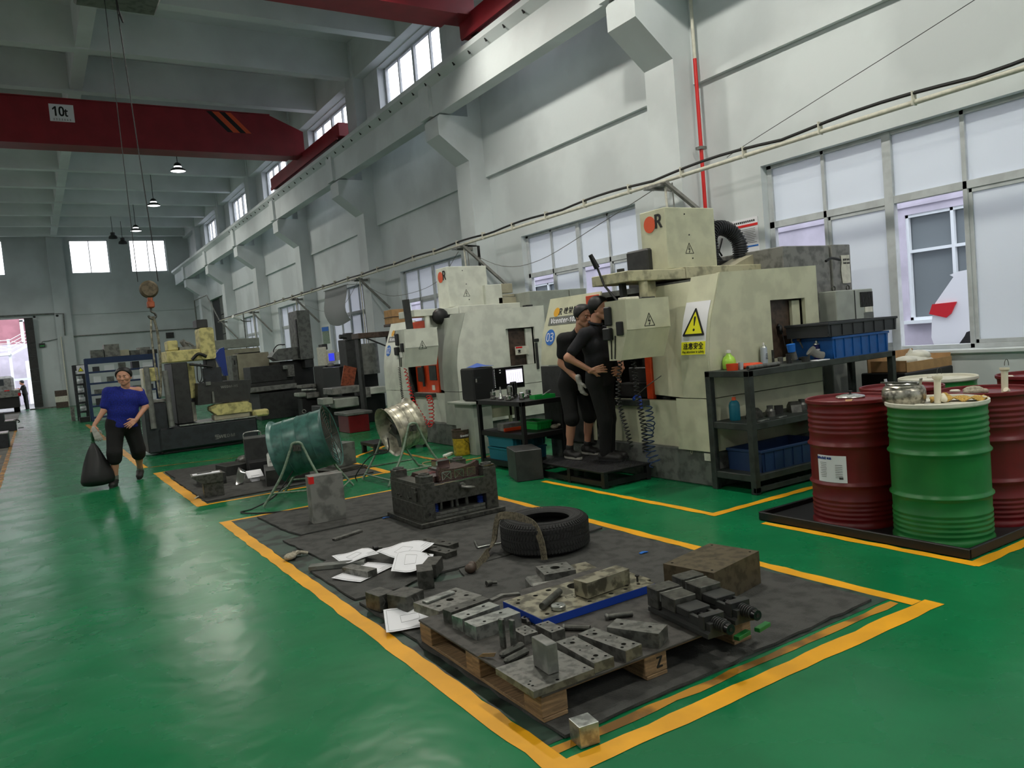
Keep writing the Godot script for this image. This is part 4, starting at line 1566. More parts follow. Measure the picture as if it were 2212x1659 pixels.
		# caution sign
		g = front_sheet(1.25, 1.752, 0.0, 0.0, 0.0) if false else Geo.new()
		var cr := []
		for i in 9:
			var y := lerpf(1.255, 1.752, i / 8.0)
			var n := on_front(y, 0).basis.z * 0.014
			cr.append([V(front_at(y), y, -0.035) + n, V(front_at(y), y, -0.35) + n])
		g.sheet(cr, 0.002)
		var sign_o := part("caution_sign", g, M.paper, m, "white and yellow caution sign")
		g = Geo.new()
		cr = []
		for i in 3:
			var y := lerpf(1.258, 1.378, i / 2.0)
			var n := on_front(y, 0).basis.z * 0.0165
			cr.append([V(front_at(y), y, -0.038) + n, V(front_at(y), y, -0.347) + n])
		g.sheet(cr, 0.002)
		part("yellow_band", g, M.sign_yellow, sign_o)
		var tx := on_front(1.555, -0.19, 0.019)
		g = Geo.new()
		g.prism(P2([-0.135, -0.125, 0.135, -0.125, 0.0, 0.14]), 0, 0.002, tx)
		part("warning_triangle", g, M.sign_yellow, sign_o)
		g = Geo.new()
		g.stroke(P2([-0.128, -0.118, 0.128, -0.118, 0.0, 0.13, -0.128, -0.118]), 0.02, 0.003, tx)
		g.prism(P2([-0.006, -0.03, 0.006, -0.03, 0.013, 0.045, 0.008, 0.06, -0.008, 0.06, -0.013, 0.045]), 0, 0.003, tx)
		g.prism(disc(0.013, 16, 0, -0.07), 0, 0.003, tx)
		part("exclamation_mark", g, ink, sign_o)
		part("caution_characters", han(["zhu", "yi", "an", "quan"], 0.058, on_front(1.338, -0.19, 0.019), 0.12), ink, sign_o)
		lettering("Pay attention to safety", 0.021, ink, sign_o, on_front(1.283, -0.19, 0.019), false, 0.95)
		# maker's marks and dirt streak on the folded sheet, lamp and cable chain above
		g = Geo.new()
		g.tube(P3([-0.26, 1.83, -0.9, -0.26, 2.02, -1.1, -0.32, 2.28, -1.15]), 0.012, 6)
		g.cyl(V(-0.3, 2.2, -1.14), V(-0.36, 2.34, -1.16), 0.03, 0.022, 10)
		part("work_lamp", g, M.black, m)
		g = Geo.new()
		g.box(V(-0.12, 2.0, -0.98), V(0.065, 0.34, 0.05), Basis(V(0, 0, 1), 0.05), 0.004)
		part("cable_chain", g, M.machine_dark, m)
		g = Geo.new()
		g.span(V(-0.45, 1.83, -0.68), V(-0.28, 1.86, -0.56), 0.006)
		part("glove_on_top", g, M.off_white, pd)
		g = Geo.new()
		g.span(V(-0.26, 1.83, -0.68), V(-0.08, 1.85, -0.55), 0.006)
		part("clipboard", g, M.black, pd)
		g = Geo.new()
		g.span(V(0.005, 0.25, -0.14), V(0.012, 0.32, -0.05))
		part("small_label", g, M.off_white, m)
		# oil run marks
		g = Geo.new()
		for i in 5:
			var ring := PackedVector3Array()
			for k in 10:
				ring.append(V(0.008, 0.52 - 0.05 * i + 0.022 * sin(TAU * k / 10), -0.3 + 0.012 * cos(TAU * k / 10) + 0.012 * sin(i * 3.0)))
			g.tube(ring, 0.003, 4, true)
		part("oil_mark", g, M.beige, m)
	else:
		g = Geo.new()
		g.span(V(1.1, 2.145, -1.0), V(1.42, 2.47, -0.83), 0.008)
		part("head_cover", g, M.pale, m)
		g = Geo.new()
		g.span(V(1.42, 2.32, -1.0), V(1.63, 2.475, -0.83), 0.006)
		g.span(V(1.34, 2.145, -0.95), V(1.76, 2.25, -0.83), 0.006)
		g.span(V(1.4, 2.26, -0.92), V(1.66, 2.3, -0.84))
		part("side_box", g, M.beige, m)
		g = Geo.new()
		g.span(V(1.45, 1.2, -0.3), V(1.58, 2.07, -0.2))
		part("dark_bellows", g, M.machine_dark, m)
		g = Geo.new()
		g.span(V(1.05, 1.3, 0.0), V(1.3, 1.43, 0.008))
		var tg := part("label_card", g, M.off_white, m)
		g = Geo.new()
		g.span(V(1.06, 1.4, 0.008), V(1.18, 1.425, 0.011))
		part("red_head", g, M.red, tg)
		part("marks", han(["yi"], 0.06, at(1.12, 1.35, 0.009)), ink, tg)
		g = Geo.new()
		g.span(V(1.42, 1.05, 0.0), V(1.46, 1.46, 0.03), 0.006)
		g.box(V(1.44, 1.5, 0.02), V(0.1, 0.05, 0.04), Basis(), 0.01)
		part("hatch_handle", g, M.machine_dark, m)
		g = Geo.new()
		g.box(V(-0.42, 2.02, -0.6), V(0.1, 0.52, 0.05), Basis(V(0, 0, 1), 0.06), 0.004)
		part("cable_chain", g, M.machine_dark, m)
		g = Geo.new()
		g.ball(V(0.18, 2.0, -0.72), V(0.14, 0.13, 0.1), 12)
		part("black_bundle", g, M.black, m)
		g = Geo.new()
		g.span(V(-0.62, 1.42, -0.6), V(-0.6, 1.5, -0.52), 0.004)
		g.span(V(-0.63, 1.4, -0.72), V(-0.58, 1.47, -0.66), 0.004)
		part("white_tag", g, M.white, pd)
	return m

func coil(p: PackedVector3Array, turns: float, r0: float, r1: float, wire: float) -> Geo:
	var g := Geo.new()
	var q := PackedVector3Array()
	var c := Curve3D.new()
	for i in p.size():
		var t := (p[mini(i + 1, p.size() - 1)] - p[maxi(i - 1, 0)]) / 6.0
		c.add_point(p[i], -t, t)
	var n := int(turns * 9.0)
	var L := c.get_baked_length()
	for i in n + 1:
		var t := float(i) / n
		var pos := c.sample_baked(L * t)
		var d := (c.sample_baked(minf(L * t + 0.02, L)) - c.sample_baked(maxf(L * t - 0.02, 0))).normalized()
		var s := d.cross(V(0.3, 0.2, 1)).normalized()
		var u := s.cross(d)
		var a := TAU * turns * t
		q.append(pos + (s * cos(a) + u * sin(a)) * lerpf(r0, r1, t))
	g.tube(q, wire, 5)
	return g

func machining_centres() -> void:
	machine("machining_centre", "cream machining centre numbered 03 with a yellow caution sign, two men at its front", true)
	machine("machining_centre", "white machining centre numbered 02 with an orange door, behind the drawn-back fan", false)
	solo("coiled_hose", coil(P3([4.86, 1.24, -10.9, 4.86, 0.75, -10.7, 4.94, 0.42, -10.5, 5.02, 0.36, -10.48, 5.1, 0.7, -10.6, 5.12, 0.8, -10.7]), 26, 0.02, 0.045, 0.007), M.red, "red coiled air hose hanging at the front of the white machine", "hose")
	solo("spiral_cable", coil(P3([4.68, 1.27, -10.7, 4.64, 0.95, -10.6, 4.66, 0.6, -10.6]), 26, 0.016, 0.016, 0.005), M.black, "black coiled cord under the white machine's pendant", "cord")
	solo("spiral_cable", coil(P3([4.9, 0.98, -10.75, 4.88, 0.7, -10.75, 4.9, 0.45, -10.75]), 20, 0.014, 0.014, 0.005), M.black, "thin black coiled cord left of the red hose", "cord")
	solo("spiral_cable", coil(P3([4.76, 1.27, -5.68, 4.68, 0.9, -5.66, 4.74, 0.6, -5.64, 4.76, 0.42, -5.62]), 24, 0.02, 0.022, 0.006), M.black, "black coiled cord hanging just right of the taller man's leg", "cord")
	solo("spiral_cable", coil(P3([4.98, 1.27, -5.75, 4.95, 0.95, -5.7, 4.97, 0.6, -5.66, 4.95, 0.35, -5.64]), 26, 0.022, 0.03, 0.006), M.black, "black coiled cord hanging from the cream machine's pendant, right of the other", "cord")
	solo("coiled_hose", coil(P3([5.1, 0.78, -5.72, 5.08, 0.62, -5.68, 5.0, 0.52, -5.64, 4.99, 0.36, -5.62, 5.03, 0.22, -5.6]), 12, 0.035, 0.06, 0.006), M.blue_dark, "tangled dark blue air hose under the blow gun", "hose")
	var bg := thing("blow_gun", "blue air blow gun hooked on the cream machine's door sill", "air gun", at(5.18, 0.84, -5.98))
	var g := Geo.new()
	g.tube(spline(P3([-0.04, 0.0, 0, 0.02, 0.03, 0, 0.03, 0.0, 0.02, 0.02, -0.1, 0.04])), 0.018, 8)
	part("handle", g, M.blue_paint, bg)
	g = Geo.new()
	g.tube(P3([0.0, 0.03, 0.0, 0.08, 0.14, 0.12, 0.16, 0.22, 0.22]), 0.005, 6)
	part("nozzle", g, M.dark_iron, bg)

# ---------------------------------------------------------------- benches and what is on them
func spray_can(label: String, p: Vector3, h: float, r: float, m: Material, band: Material) -> void:
	var c := thing("spray_can", label, "spray can", Transform3D(Basis(), p), "spray cans on the bench")
	var g := Geo.new()
	g.lathe(P2([0, 0, r * 0.95, 0, r, 0.006, r, h * 0.76, r * 0.93, h * 0.78]), 24)
	part("can", g, m, c)
	g = Geo.new()
	g.lathe(P2([r * 0.93, h * 0.78, r * 0.8, h * 0.84, r * 0.45, h * 0.88, 0, h * 0.88]), 24)
	part("dome", g, M.alu_bright, c)
	g = Geo.new()
	g.lathe(P2([r * 0.3, h * 0.88, r * 0.3, h * 0.97, r * 0.2, h, 0, h]), 16)
	part("nozzle", g, M.white, c)
	g = Geo.new()
	g.lathe(P2([r + 0.0008, h * 0.2, r + 0.0008, h * 0.55]), 24)
	part("label_band", g, band, c)
	g = Geo.new()
	for i in 4:
		g.box(V(0, h * (0.26 + 0.07 * i), r + 0.001), V(r * (1.0 - 0.12 * i), h * 0.025, 0.003), Basis())
	part("print_lines", g, M.ink, c)

func crate(called: String, label: String, lo: Vector3, hi: Vector3, m: Material, group := "") -> Node3D:
	# an open plastic box with a rim and ribs
	var c := thing(called, label, "crate", Transform3D(Basis(), V((lo.x + hi.x) / 2, lo.y, (lo.z + hi.z) / 2)), group)
	var s := hi - lo
	var g := Geo.new()
	var t := 0.006
	var w := s.x / 2
	var d := s.z / 2
	g.span(V(-w + 0.02, 0, -d + 0.02), V(w - 0.02, t, d - 0.02))
	for sg in [-1.0, 1.0]:
		g.prism(P2([-w + 0.02, 0, w - 0.02, 0, w - 0.005, s.y, -w + 0.005, s.y]), sg * (d - 0.012) - t / 2, sg * (d - 0.012) + t / 2)
		g.prism(P2([-d + 0.02, 0, d - 0.02, 0, d - 0.005, s.y, -d + 0.005, s.y]), sg * (w - 0.012) - t / 2, sg * (w - 0.012) + t / 2, Transform3D(Basis(V(0, 0, -1), V(0, 1, 0), V(1, 0, 0)), Vector3.ZERO))
	part("tub", g, m, c)
	g = Geo.new()
	for sg in [-1.0, 1.0]:
		g.box(V(0, s.y - 0.012, sg * (d - 0.004)), V(s.x, 0.024, 0.016), Basis(), 0.003)
		g.box(V(sg * (w - 0.004), s.y - 0.012, 0), V(0.016, 0.024, s.z), Basis(), 0.003)
	part("rim", g, m, c)
	for i in 7:
		g = Geo.new()
		var x := lerpf(-w + 0.05, w - 0.05, i / 6.0)
		g.box(V(x, s.y * 0.5, d - 0.006), V(0.012, s.y * 0.9, 0.014))
		part("rib", g, m, c)
	return c

func bench_frame(o: Node3D, w: float, d: float, tops: Array, leg_w: float, m: Material) -> void:
	# local: x 0..w, z 0..-d; tops = shelf heights, the first is the top
	for x in [leg_w / 2, w - leg_w / 2]:
		for z in [-leg_w / 2, -d + leg_w / 2]:
			var g := Geo.new()
			g.box(V(x, tops[0] / 2, z), V(leg_w, tops[0], leg_w), Basis(), 0.003)
			part("leg", g, m, o)
	for i in tops.size():
		var y: float = tops[i]
		var g := Geo.new()
		g.span(V(0, y - 0.055, -d), V(w, y, 0), 0.004) if i == 0 else g.span(V(0.01, y - 0.06, -d + 0.01), V(w - 0.01, y, -0.01), 0.004)
		part("bench_top" if i == 0 else "shelf", g, m, o)

func benches() -> void:
	var g: Geo
	# ---- the bench in front of machine 03
	var b := thing("workbench", "dark green steel workbench with two shelves before the cream machine", "workbench", at(5.28, 0, -4.6))
	bench_frame(b, 2.2, 0.52, [1.1, 0.63, 0.17], 0.06, M.bench_dark)
	g = Geo.new()
	g.span(V(0, 0.02, -0.03), V(2.2, 0.06, 0.0))
	part("foot_rail", g, M.bench_dark, b)
	var y := 1.1
	var s := thing("spray_bottle", "small round bottle half full of lime green liquid", "bottle", at(5.52, y, -5.03))
	g = Geo.new()
	g.lathe(P2([0, 0, 0.055, 0, 0.062, 0.01, 0.062, 0.075, 0.05, 0.11, 0.022, 0.135, 0.02, 0.15]), 24, Transform3D(), true)
	part("body", g, M.spray_green, s)
	g = Geo.new()
	g.lathe(P2([0.024, 0.15, 0.024, 0.175, 0.01, 0.18, 0.0, 0.18]), 16)
	part("cap", g, M.white, s)
	g = Geo.new()
	g.lathe(P2([0, 0, 0.05, 0, 0.055, 0.06, 0.05, 0.06, 0.046, 0.01]), 20)
	solo("orange_pot", g, M.orange, "orange plastic pot on the bench's left end", "pot", at(5.37, y, -4.86))
	g = Geo.new()
	g.lathe(P2([0, 0, 0.02, 0, 0.024, 0.065, 0.022, 0.065, 0.018, 0.004]), 16)
	solo("small_tumbler", g, M.alu, "small grey tumbler right of the orange pot", "cup", at(5.45, y, -4.83))
	g = Geo.new()
	var ring := PackedVector3Array()
	for i in 28:
		ring.append(V(0.11 * cos(TAU * i / 28), 0.022, 0.09 * sin(TAU * i / 28)))
	g.tube(ring, 0.022, 8, true)
	solo("orange_hose_roll", g, M.orange, "ring of orange hose lying on the bench", "hose", at(5.6, y, -4.86))
	var rd := thing("steel_tube", "grey steel tube lying along the bench's front edge", "tube", at(5.55, y + 0.02, -4.68, 4))
	g = Geo.new()
	g.cyl(V(-0.2, 0, 0), V(0.25, 0, 0), 0.02, 0.02, 16)
	part("tube", g, M.iron, rd)
	g = Geo.new()
	g.cyl(V(-0.202, 0, 0), V(-0.19, 0, 0), 0.013, 0.013, 12)
	part("bore", g, M.ink, rd)
	spray_can("tall silver spray can at the back left of the bench", V(6.02, y, -5.04), 0.21, 0.033, M.spray_silver, M.spray_silver)
	spray_can("short spray can with a white and navy label, middle of the bench", V(6.56, y, -5.06), 0.155, 0.03, M.white, M.spray_blue)
	spray_can("dark blue spray can in front of the blue crate", V(6.5, y, -4.8), 0.185, 0.031, M.spray_blue, M.white)
	g = Geo.new()
	g.cyl(V(0, 0, 0), V(0, 0.13, 0), 0.012, 0.012, 10)
	solo("steel_pin", g, M.dark_iron, "slim dark steel pin standing behind a small pot", "pin", at(6.1, y, -5.0))
	g = Geo.new()
	g.lathe(P2([0, 0, 0.026, 0, 0.026, 0.06, 0.02, 0.06, 0.02, 0.01]), 18)
	solo("steel_sleeve", g, M.iron, "small grey sleeve right of the silver spray can", "sleeve", at(6.08, y, -4.9))
	g = Geo.new()
	g.cyl(V(0, 0, 0), V(0, 0.09, 0), 0.024, 0.024, 16)
	solo("black_cylinder", g, M.black, "short black cylinder left of the blue-capped part", "cylinder", at(6.05, y, -4.78))
	var cp := thing("tilted_nozzle", "grey fitting leaning with a bright blue cap", "fitting", at(6.2, y, -4.85))
	g = Geo.new()
	g.cyl(V(0.03, 0.025, 0), V(0.0, 0.11, 0), 0.028, 0.03, 14)
	part("fitting", g, M.mid_grey, cp)
	g = Geo.new()
	g.lathe(P2([0.0, 0.0, 0.036, 0.0, 0.042, 0.075, 0.0, 0.075]), 18, Transform3D(Basis(V(0, 0, 1), 0.12), V(-0.01, 0.1, 0)))
	part("blue_cap", g, M.blue_sign, cp)
	g = Geo.new()
	g.lathe(P2([0, 0, 0.038, 0, 0.038, 0.05, 0.03, 0.05, 0.03, 0.01]), 20)
	solo("dark_pot", g, M.machine_dark, "small dark pot at the middle front of the bench", "pot", at(6.22, y, -4.72))
	var el := thing("pipe_elbow", "grey pipe elbow with a flange lying on the bench", "pipe fitting", at(6.38, y, -4.72))
	g = Geo.new()
	g.tube(spline(P3([0.06, 0.04, 0.03, 0.0, 0.06, 0, -0.03, 0.085, -0.02])), 0.036, 12)
	part("elbow", g, M.mid_grey, el)
	g = Geo.new()
	g.cyl(V(-0.035, 0.085, -0.02), V(-0.05, 0.1, -0.03), 0.052, 0.052, 18)
	part("flange", g, M.mid_grey, el)
	g = Geo.new()
	g.cyl(V(0, 0, 0), V(0, 0.15, 0), 0.035, 0.035, 18)
	solo("upright_pipe", g, M.machine_dark, "dark pipe stub standing behind the elbow", "pipe", at(6.62, y, -5.0))
	var tn := thing("flexible_arm", "thin grey flexible arm with a knob at its tip", "tool", at(6.48, y, -4.98))
	g = Geo.new()
	g.tube(spline(P3([0.09, 0.02, 0.02, 0.06, 0.06, 0.02, 0.0, 0.19, 0])), 0.008, 6)
	part("arm", g, M.mid_grey, tn)
	g = Geo.new()
	g.ball(V(-0.005, 0.2, 0), V(0.024, 0.02, 0.024), 10)
	part("knob", g, M.brown, tn)
	g = Geo.new()
	g.box(V(0.06, 0.015, 0.02), V(0.18, 0.03, 0.06), Basis(), 0.01)
	part("foot", g, M.dark_iron, tn)
	g = Geo.new()
	g.span(V(6.26, y, -4.72), V(6.44, y + 0.006, -4.62))
	solo("paper_slip", g, M.paper, "white paper slip at the bench's front edge", "paper")
	crate("blue_crate", "bright blue plastic crate under a dark one on the bench", V(6.5, y, -5.08), V(7.42, y + 0.21, -4.62), M.blue_tub)
	crate("dark_crate", "dark grey plastic crate on top of the blue crate", V(6.42, y + 0.215, -5.1), V(7.55, y + 0.35, -4.6), M.tub_grey)
	# shelf stuff
	y = 0.63
	var oil := thing("oil_bottle", "teal plastic bottle with an orange cap on the middle shelf", "bottle", at(5.46, y, -4.95))
	g = Geo.new()
	g.lathe(P2([0, 0, 0.045, 0, 0.05, 0.01, 0.05, 0.14, 0.04, 0.17, 0.02, 0.185]), 18, Transform3D(), true)
	part("bottle", g, M.teal, oil)
	g = Geo.new()
	g.cyl(V(0, 0.185, 0), V(0, 0.215, 0), 0.02, 0.018, 12)
	part("cap", g, M.logo_orange, oil)
	for i in 9:
		g = Geo.new()
		var x := 5.62 + 0.17 * i
		match i % 3:
			0: g.prism(P2([-0.07, 0, 0.07, 0, 0.05, 0.06, 0.0, 0.1, -0.05, 0.07]), -0.05, 0.05)
			1: g.lathe(P2([0, 0, 0.045, 0, 0.045, 0.05, 0.03, 0.07, 0.03, 0.1, 0, 0.1]), 16)
			2: g.prism(P2([-0.06, 0, 0.06, 0, 0.06, 0.075, 0.03, 0.075, 0.03, 0.045, -0.03, 0.045, -0.03, 0.075, -0.06, 0.075]), -0.04, 0.04)
		solo(["casting", "steel_flange", "clamp_block"][i % 3], g, [M.dark_iron, M.iron, M.machine_dark][i % 3], ["dark rough casting", "grey stepped flange", "dark notched clamp block"][i % 3] + " on the bench's middle shelf, %s" % ["leftmost of its kind", "second of its kind from the left", "third of its kind from the left"][i / 3], ["casting", "flange", "clamp"][i % 3], at(x, y, -4.86 + 0.04 * (i % 2), 20.0 * i))
	for i in 2:
		g = Geo.new()
		g.box(V(0, 0.006, 0), V(0.16 - 0.02 * i, 0.012, 0.03), Basis(), 0.003)
		solo("steel_strip", g, M.steel, "bright steel strip on the shelf's front edge, %s" % ["left of the bench leg", "right of the bench leg"][i], "strip", at(5.5 + 0.25 * i, y, -4.66, 10))
	y = 0.17
	crate("dark_blue_crate", "dark blue plastic crate on the bench's lowest shelf", V(5.42, y, -5.05), V(6.3, y + 0.2, -4.64), M.blue_dark)
	g = Geo.new()
	g.ball(V(0, 0.11, 0), V(0.2, 0.13, 0.16), 14)
	g.ball(V(0.12, 0.08, 0.05), V(0.16, 0.09, 0.14), 12)
	solo("cloth_bundle", g, M.beige, "brown bundled sacking on the bench's lowest shelf", "cloth", at(6.62, y, -4.85))
	g = Geo.new()
	g.box(V(0, 0.07, 0), V(0.3, 0.14, 0.25), Basis(), 0.02)
	solo("red_case", g, M.red, "red tool case on top of the bundled sacking", "case", at(6.66, y + 0.235, -4.85, 12))
	# ---- the bench by machine 02
	b = thing("workbench", "small black workbench crowded with tool holders beside the white machine", "workbench", at(4.68, 0, -7.38))
	bench_frame(b, 0.6, 1.05, [0.83, 0.45, 0.1], 0.05, M.black)
	y = 0.83
	var holders := [[4.8, -8.2, 0.1, 0], [4.78, -7.98, 0.16, 1], [4.84, -7.86, 0.17, 0], [4.98, -8.02, 0.2, 2], [5.12, -8.2, 0.19, 2], [4.9, -7.7, 0.08, 0], [4.86, -8.3, 0.12, 1], [5.02, -7.78, 0.1, 1], [5.16, -7.95, 0.09, 0], [4.76, -7.78, 0.06, 0]]
	var where := ["at the back left corner", "second on the left edge", "near the left edge, middle", "tall black one in the middle", "tall black one behind", "at the front middle", "behind the back left one", "right of the middle", "by the right edge", "small one on the left edge"]
	for i in holders.size():
		var h: Array = holders[i]
		var o := thing("tool_holder", "%s tool holder on the black bench, %s" % [["chrome collet", "slim bright", "black"][h[3]], where[i]], "tool holder", at(h[0], y, h[1]), "tool holders on the black bench")
		g = Geo.new()
		var hh: float = h[2]
		if h[3] == 1:
			g.lathe(P2([0, 0, 0.028, 0, 0.03, 0.02, 0.024, 0.04, 0.012, hh * 0.5, 0.009, hh, 0, hh]), 18)
		else:
			g.lathe(P2([0, 0, 0.03, 0, 0.036, 0.012, 0.036, 0.03, 0.028, 0.036, 0.034, hh * 0.55, 0.034, hh * 0.9, 0.024, hh, 0.0, hh]), 20)
		part("holder", g, M.black_gloss if h[3] == 2 else M.chrome, o)
		g = Geo.new()
		g.lathe(P2([0.038, 0.006, 0.04, 0.012, 0.038, 0.018]), 20)
		part("flange", g, M.dark_iron, o)
	var tr := thing("green_tray", "bright green open tray at the front right of the black bench", "tray", at(5.06, y, -7.5, -10))
	g = Geo.new()
	g.box(V(0, 0.004, 0), V(0.26, 0.008, 0.15))
	for sg in [-1, 1]:
		g.box(V(0, 0.022, 0.075 * sg), V(0.26, 0.044, 0.006))
		g.box(V(0.13 * sg, 0.022, 0), V(0.006, 0.044, 0.15))
	part("tray", g, M.green_tray, tr)
	g = Geo.new()
	g.box(V(0, 0.06, 0), V(0.22, 0.006, 0.02), Basis(V(0, 1, 0), 0.5) * Basis(V(0, 0, 1), 0.2))
	solo("steel_rule", g, M.steel, "bright steel rule lying across the green tray", "rule", at(5.12, y, -7.5))
	g = Geo.new()
	for i in 5:
		g.tube(spline(P3([0.03 * i, 0.01, 0, 0.05 + 0.02 * i, 0.05 + 0.01 * i, 0.03, 0.1, 0.02, 0.02 * i - 0.05])), 0.004, 5)
	solo("wire_tangle", g, M.dark_iron, "tangle of dark wires at the back right of the black bench", "wires", at(5.05, y, -8.3))
	y = 0.45
	tr = thing("orange_tray", "grey and orange parts tray on the black bench's shelf", "tray", at(4.9, y, -8.02, -4))
	g = Geo.new()
	g.box(V(0, 0.02, 0.12), V(0.3, 0.04, 0.03), Basis(), 0.004)
	part("orange_front", g, M.orange, tr)
	g = Geo.new()
	g.box(V(0, 0.045, 0.02), V(0.3, 0.09, 0.16), Basis(), 0.006)
	part("tray", g, M.mid_grey, tr)
	crate("green_box", "dark green plastic box on the black bench's shelf", V(5.02, y, -8.0), V(5.24, y + 0.1, -7.6), M.green_tray)
	g = Geo.new()
	g.ball(V(0, 0.03, 0), V(0.06, 0.03, 0.04), 10)
	g.ball(V(0.05, 0.045, 0.02), V(0.03, 0.02, 0.03), 8)
	solo("white_rag", g, M.glove, "small white rag on the black bench's shelf", "rag", at(5.18, y, -7.47))
	crate("teal_crate", "teal crate under the black bench, upper of two", V(4.72, 0.3 - 0.04, -8.3), V(5.2, 0.44 - 0.05, -7.7), M.teal)
	crate("teal_crate", "teal crate under the black bench, lower of two", V(4.72, 0.1, -8.3), V(5.2, 0.25, -7.7), M.teal)
	g = Geo.new()
	g.box(V(0, 0.17, 0), V(0.3, 0.34, 0.46), Basis(), 0.008)
	solo("dark_block", g, M.machine_dark, "tall dark steel block on the floor before the black bench", "block", at(4.56, 0, -7.22, -20))
	# desk with the computer
	var dk := thing("desk", "narrow grey desk carrying a computer beside the white machine", "desk", at(5.0, 0, -9.2))
	g = Geo.new()
	g.span(V(-0.03, 0.71, -0.6), V(1.0, 0.74, 0.06), 0.005)
	part("desk_top", g, M.pale_grey, dk)
	g = Geo.new()
	g.span(V(0.06, 0.0, -0.56), V(0.36, 0.71, -0.02), 0.005)
	part("pedestal", g, M.pale_grey, dk)
	g = Geo.new()
	g.span(V(0.36, 0.48, -0.1), V(0.95, 0.7, -0.08))
	g.span(V(0.68, 0.35, -0.12), V(0.72, 0.7, -0.08))
	part("modesty_panel", g, M.beige, dk)
	var pc := thing("computer_tower", "black computer tower with a sheet of blue paper on top", "computer", at(5.25, 0.74, -9.36, 0))
	g = Geo.new()
	g.box(V(0, 0.235, 0), V(0.34, 0.45, 0.36), Basis(), 0.02)
	part("case", g, M.black, pc)
	g = Geo.new()
	g.box(V(-0.1, 0.33, 0.18), V(0.12, 0.008, 0.006))
	g.box(V(-0.08, 0.25, 0.18), V(0.1, 0.006, 0.006))
	part("drive_slot", g, M.tub_grey, pc)
	g = Geo.new()
	g.box(V(-0.12, 0.29, 0.181), V(0.02, 0.05, 0.004))
	part("power_button", g, M.mid_grey, pc)
	for x in [-0.12, 0.12]:
		g = Geo.new()
		g.box(V(x, 0.006, 0), V(0.04, 0.012, 0.3))
		part("foot", g, M.mid_grey, pc)
	g = Geo.new()
	g.sheet([[V(-0.12, 0.465, 0.16), V(0.0, 0.475, 0.17), V(0.18, 0.47, 0.17)], [V(-0.1, 0.47, 0.0), V(0.02, 0.52, 0.0), V(0.16, 0.48, -0.02)], [V(-0.08, 0.466, -0.14), V(0.04, 0.5, -0.14), V(0.14, 0.47, -0.15)]], 0.003)
	solo("blue_paper", g, M.sky_blue, "sheet of blue paper on the computer tower", "paper", at(5.25, 0.74, -9.36))
	var mo := thing("monitor", "flat monitor with a dark desktop and a white window open", "monitor", at(5.72, 0.74, -9.3, -4))
	g = Geo.new()
	g.box(V(0, 0.27, 0), V(0.5, 0.31, 0.03), Basis(), 0.004)
	part("bezel", g, M.black, mo)
	g = Geo.new()
	g.box(V(0, 0.06, -0.02), V(0.05, 0.14, 0.03))
	g.box(V(0, 0.006, 0), V(0.2, 0.012, 0.14), Basis(), 0.004)
	part("stand", g, M.black, mo)
	g = Geo.new()
	g.box(V(0, 0.275, 0.016), V(0.475, 0.28, 0.002))
	var sc := part("screen", g, M.black_gloss, mo)
	g = Geo.new()
	g.box(V(0.09, 0.29, 0.018), V(0.26, 0.2, 0.003))
	part("screen_window", g, M.screen_glow, sc)
	g = Geo.new()
	for i in 6:
		g.box(V(0.0 + 0.036 * i, 0.27, 0.02), V(0.002, 0.14, 0.002))
	g.box(V(0.09, 0.384, 0.02), V(0.26, 0.01, 0.002))
	part("window_grid", g, M.mid_grey, sc)
	g = Geo.new()
	for i in 11:
		g.box(V(-0.225, 0.4 - 0.024 * i, 0.018), V(0.012, 0.014, 0.002))
	for i in 4:
		g.box(V(-0.14 + 0.012 * (i % 2), 0.39 - 0.022 * (i / 2) * 1.6, 0.018), V(0.011, 0.014, 0.002))
	part("desktop_icons", g, M.paper, sc)
	var sl := AreaLight3D.new()
	sl.name = "screen_light"
	sl.area_size = Vector2(0.26, 0.2)
	sl.light_energy = 0.02
	sl.light_color = Color(0.92, 0.92, 1.0)
	sl.shadow_enabled = true
	sl.position = V(5.81, 1.03, -9.26)
	sl.rotation_degrees = V(0, 176, 0)
	add_child(sl)
	# what stands on the floor near it
	var cn := thing("paint_pail", "dented yellow pail with a dark rim by the white machine's foot", "pail", at(5.0, 0, -9.52))
	g = Geo.new()
	g.lathe(P2([0, 0, 0.115, 0, 0.12, 0.01, 0.125, 0.24]), 28)
	part("pail", g, M.yellow_can, cn)
	g = Geo.new()
	g.lathe(P2([0.125, 0.24, 0.13, 0.25, 0.13, 0.34, 0.135, 0.345, 0.135, 0.36, 0.12, 0.36, 0.12, 0.3, 0, 0.3]), 28)
	part("rim", g, M.brown, cn)
	g = Geo.new()
	g.tube(P3([-0.02, 0.22, 0.124, 0.05, 0.16, 0.121, 0.06, 0.03, 0.118]), 0.004, 5)
	part("drip_mark", g, M.ink, cn)
	lettering("Grandol", 0.03, M.paper, cn, at(-0.02, 0.28, 0.133), true, 0.8)
	var ps := thing("power_strip", "white power strip on the green floor beside the yellow pail", "power strip", at(4.82, 0, -9.62, 38))
	g = Geo.new()
	g.box(V(0, 0.02, 0), V(0.24, 0.04, 0.06), Basis(), 0.008)
	part("body", g, M.white, ps)
	g = Geo.new()
	for i in 4:
		g.box(V(-0.08 + 0.05 * i, 0.041, 0), V(0.012, 0.003, 0.02))
	part("socket", g, M.mid_grey, ps)
	g = Geo.new()
	g.tube(spline(P3([-0.12, 0.015, 0, -0.3, 0.01, 0.1, -0.6, 0.01, -0.1, -1.0, 0.01, 0.3])), 0.006, 5)
	part("cable", g, M.card, ps)
	g = Geo.new()
	g.span(V(-0.4, 0.12, -0.3), V(0.5, 0.17, 0.25), 0.005)
	for x in [-0.36, 0.46]:
		for z in [-0.26, 0.21]:
			g.box(V(x, 0.06, z), V(0.06, 0.12, 0.06))
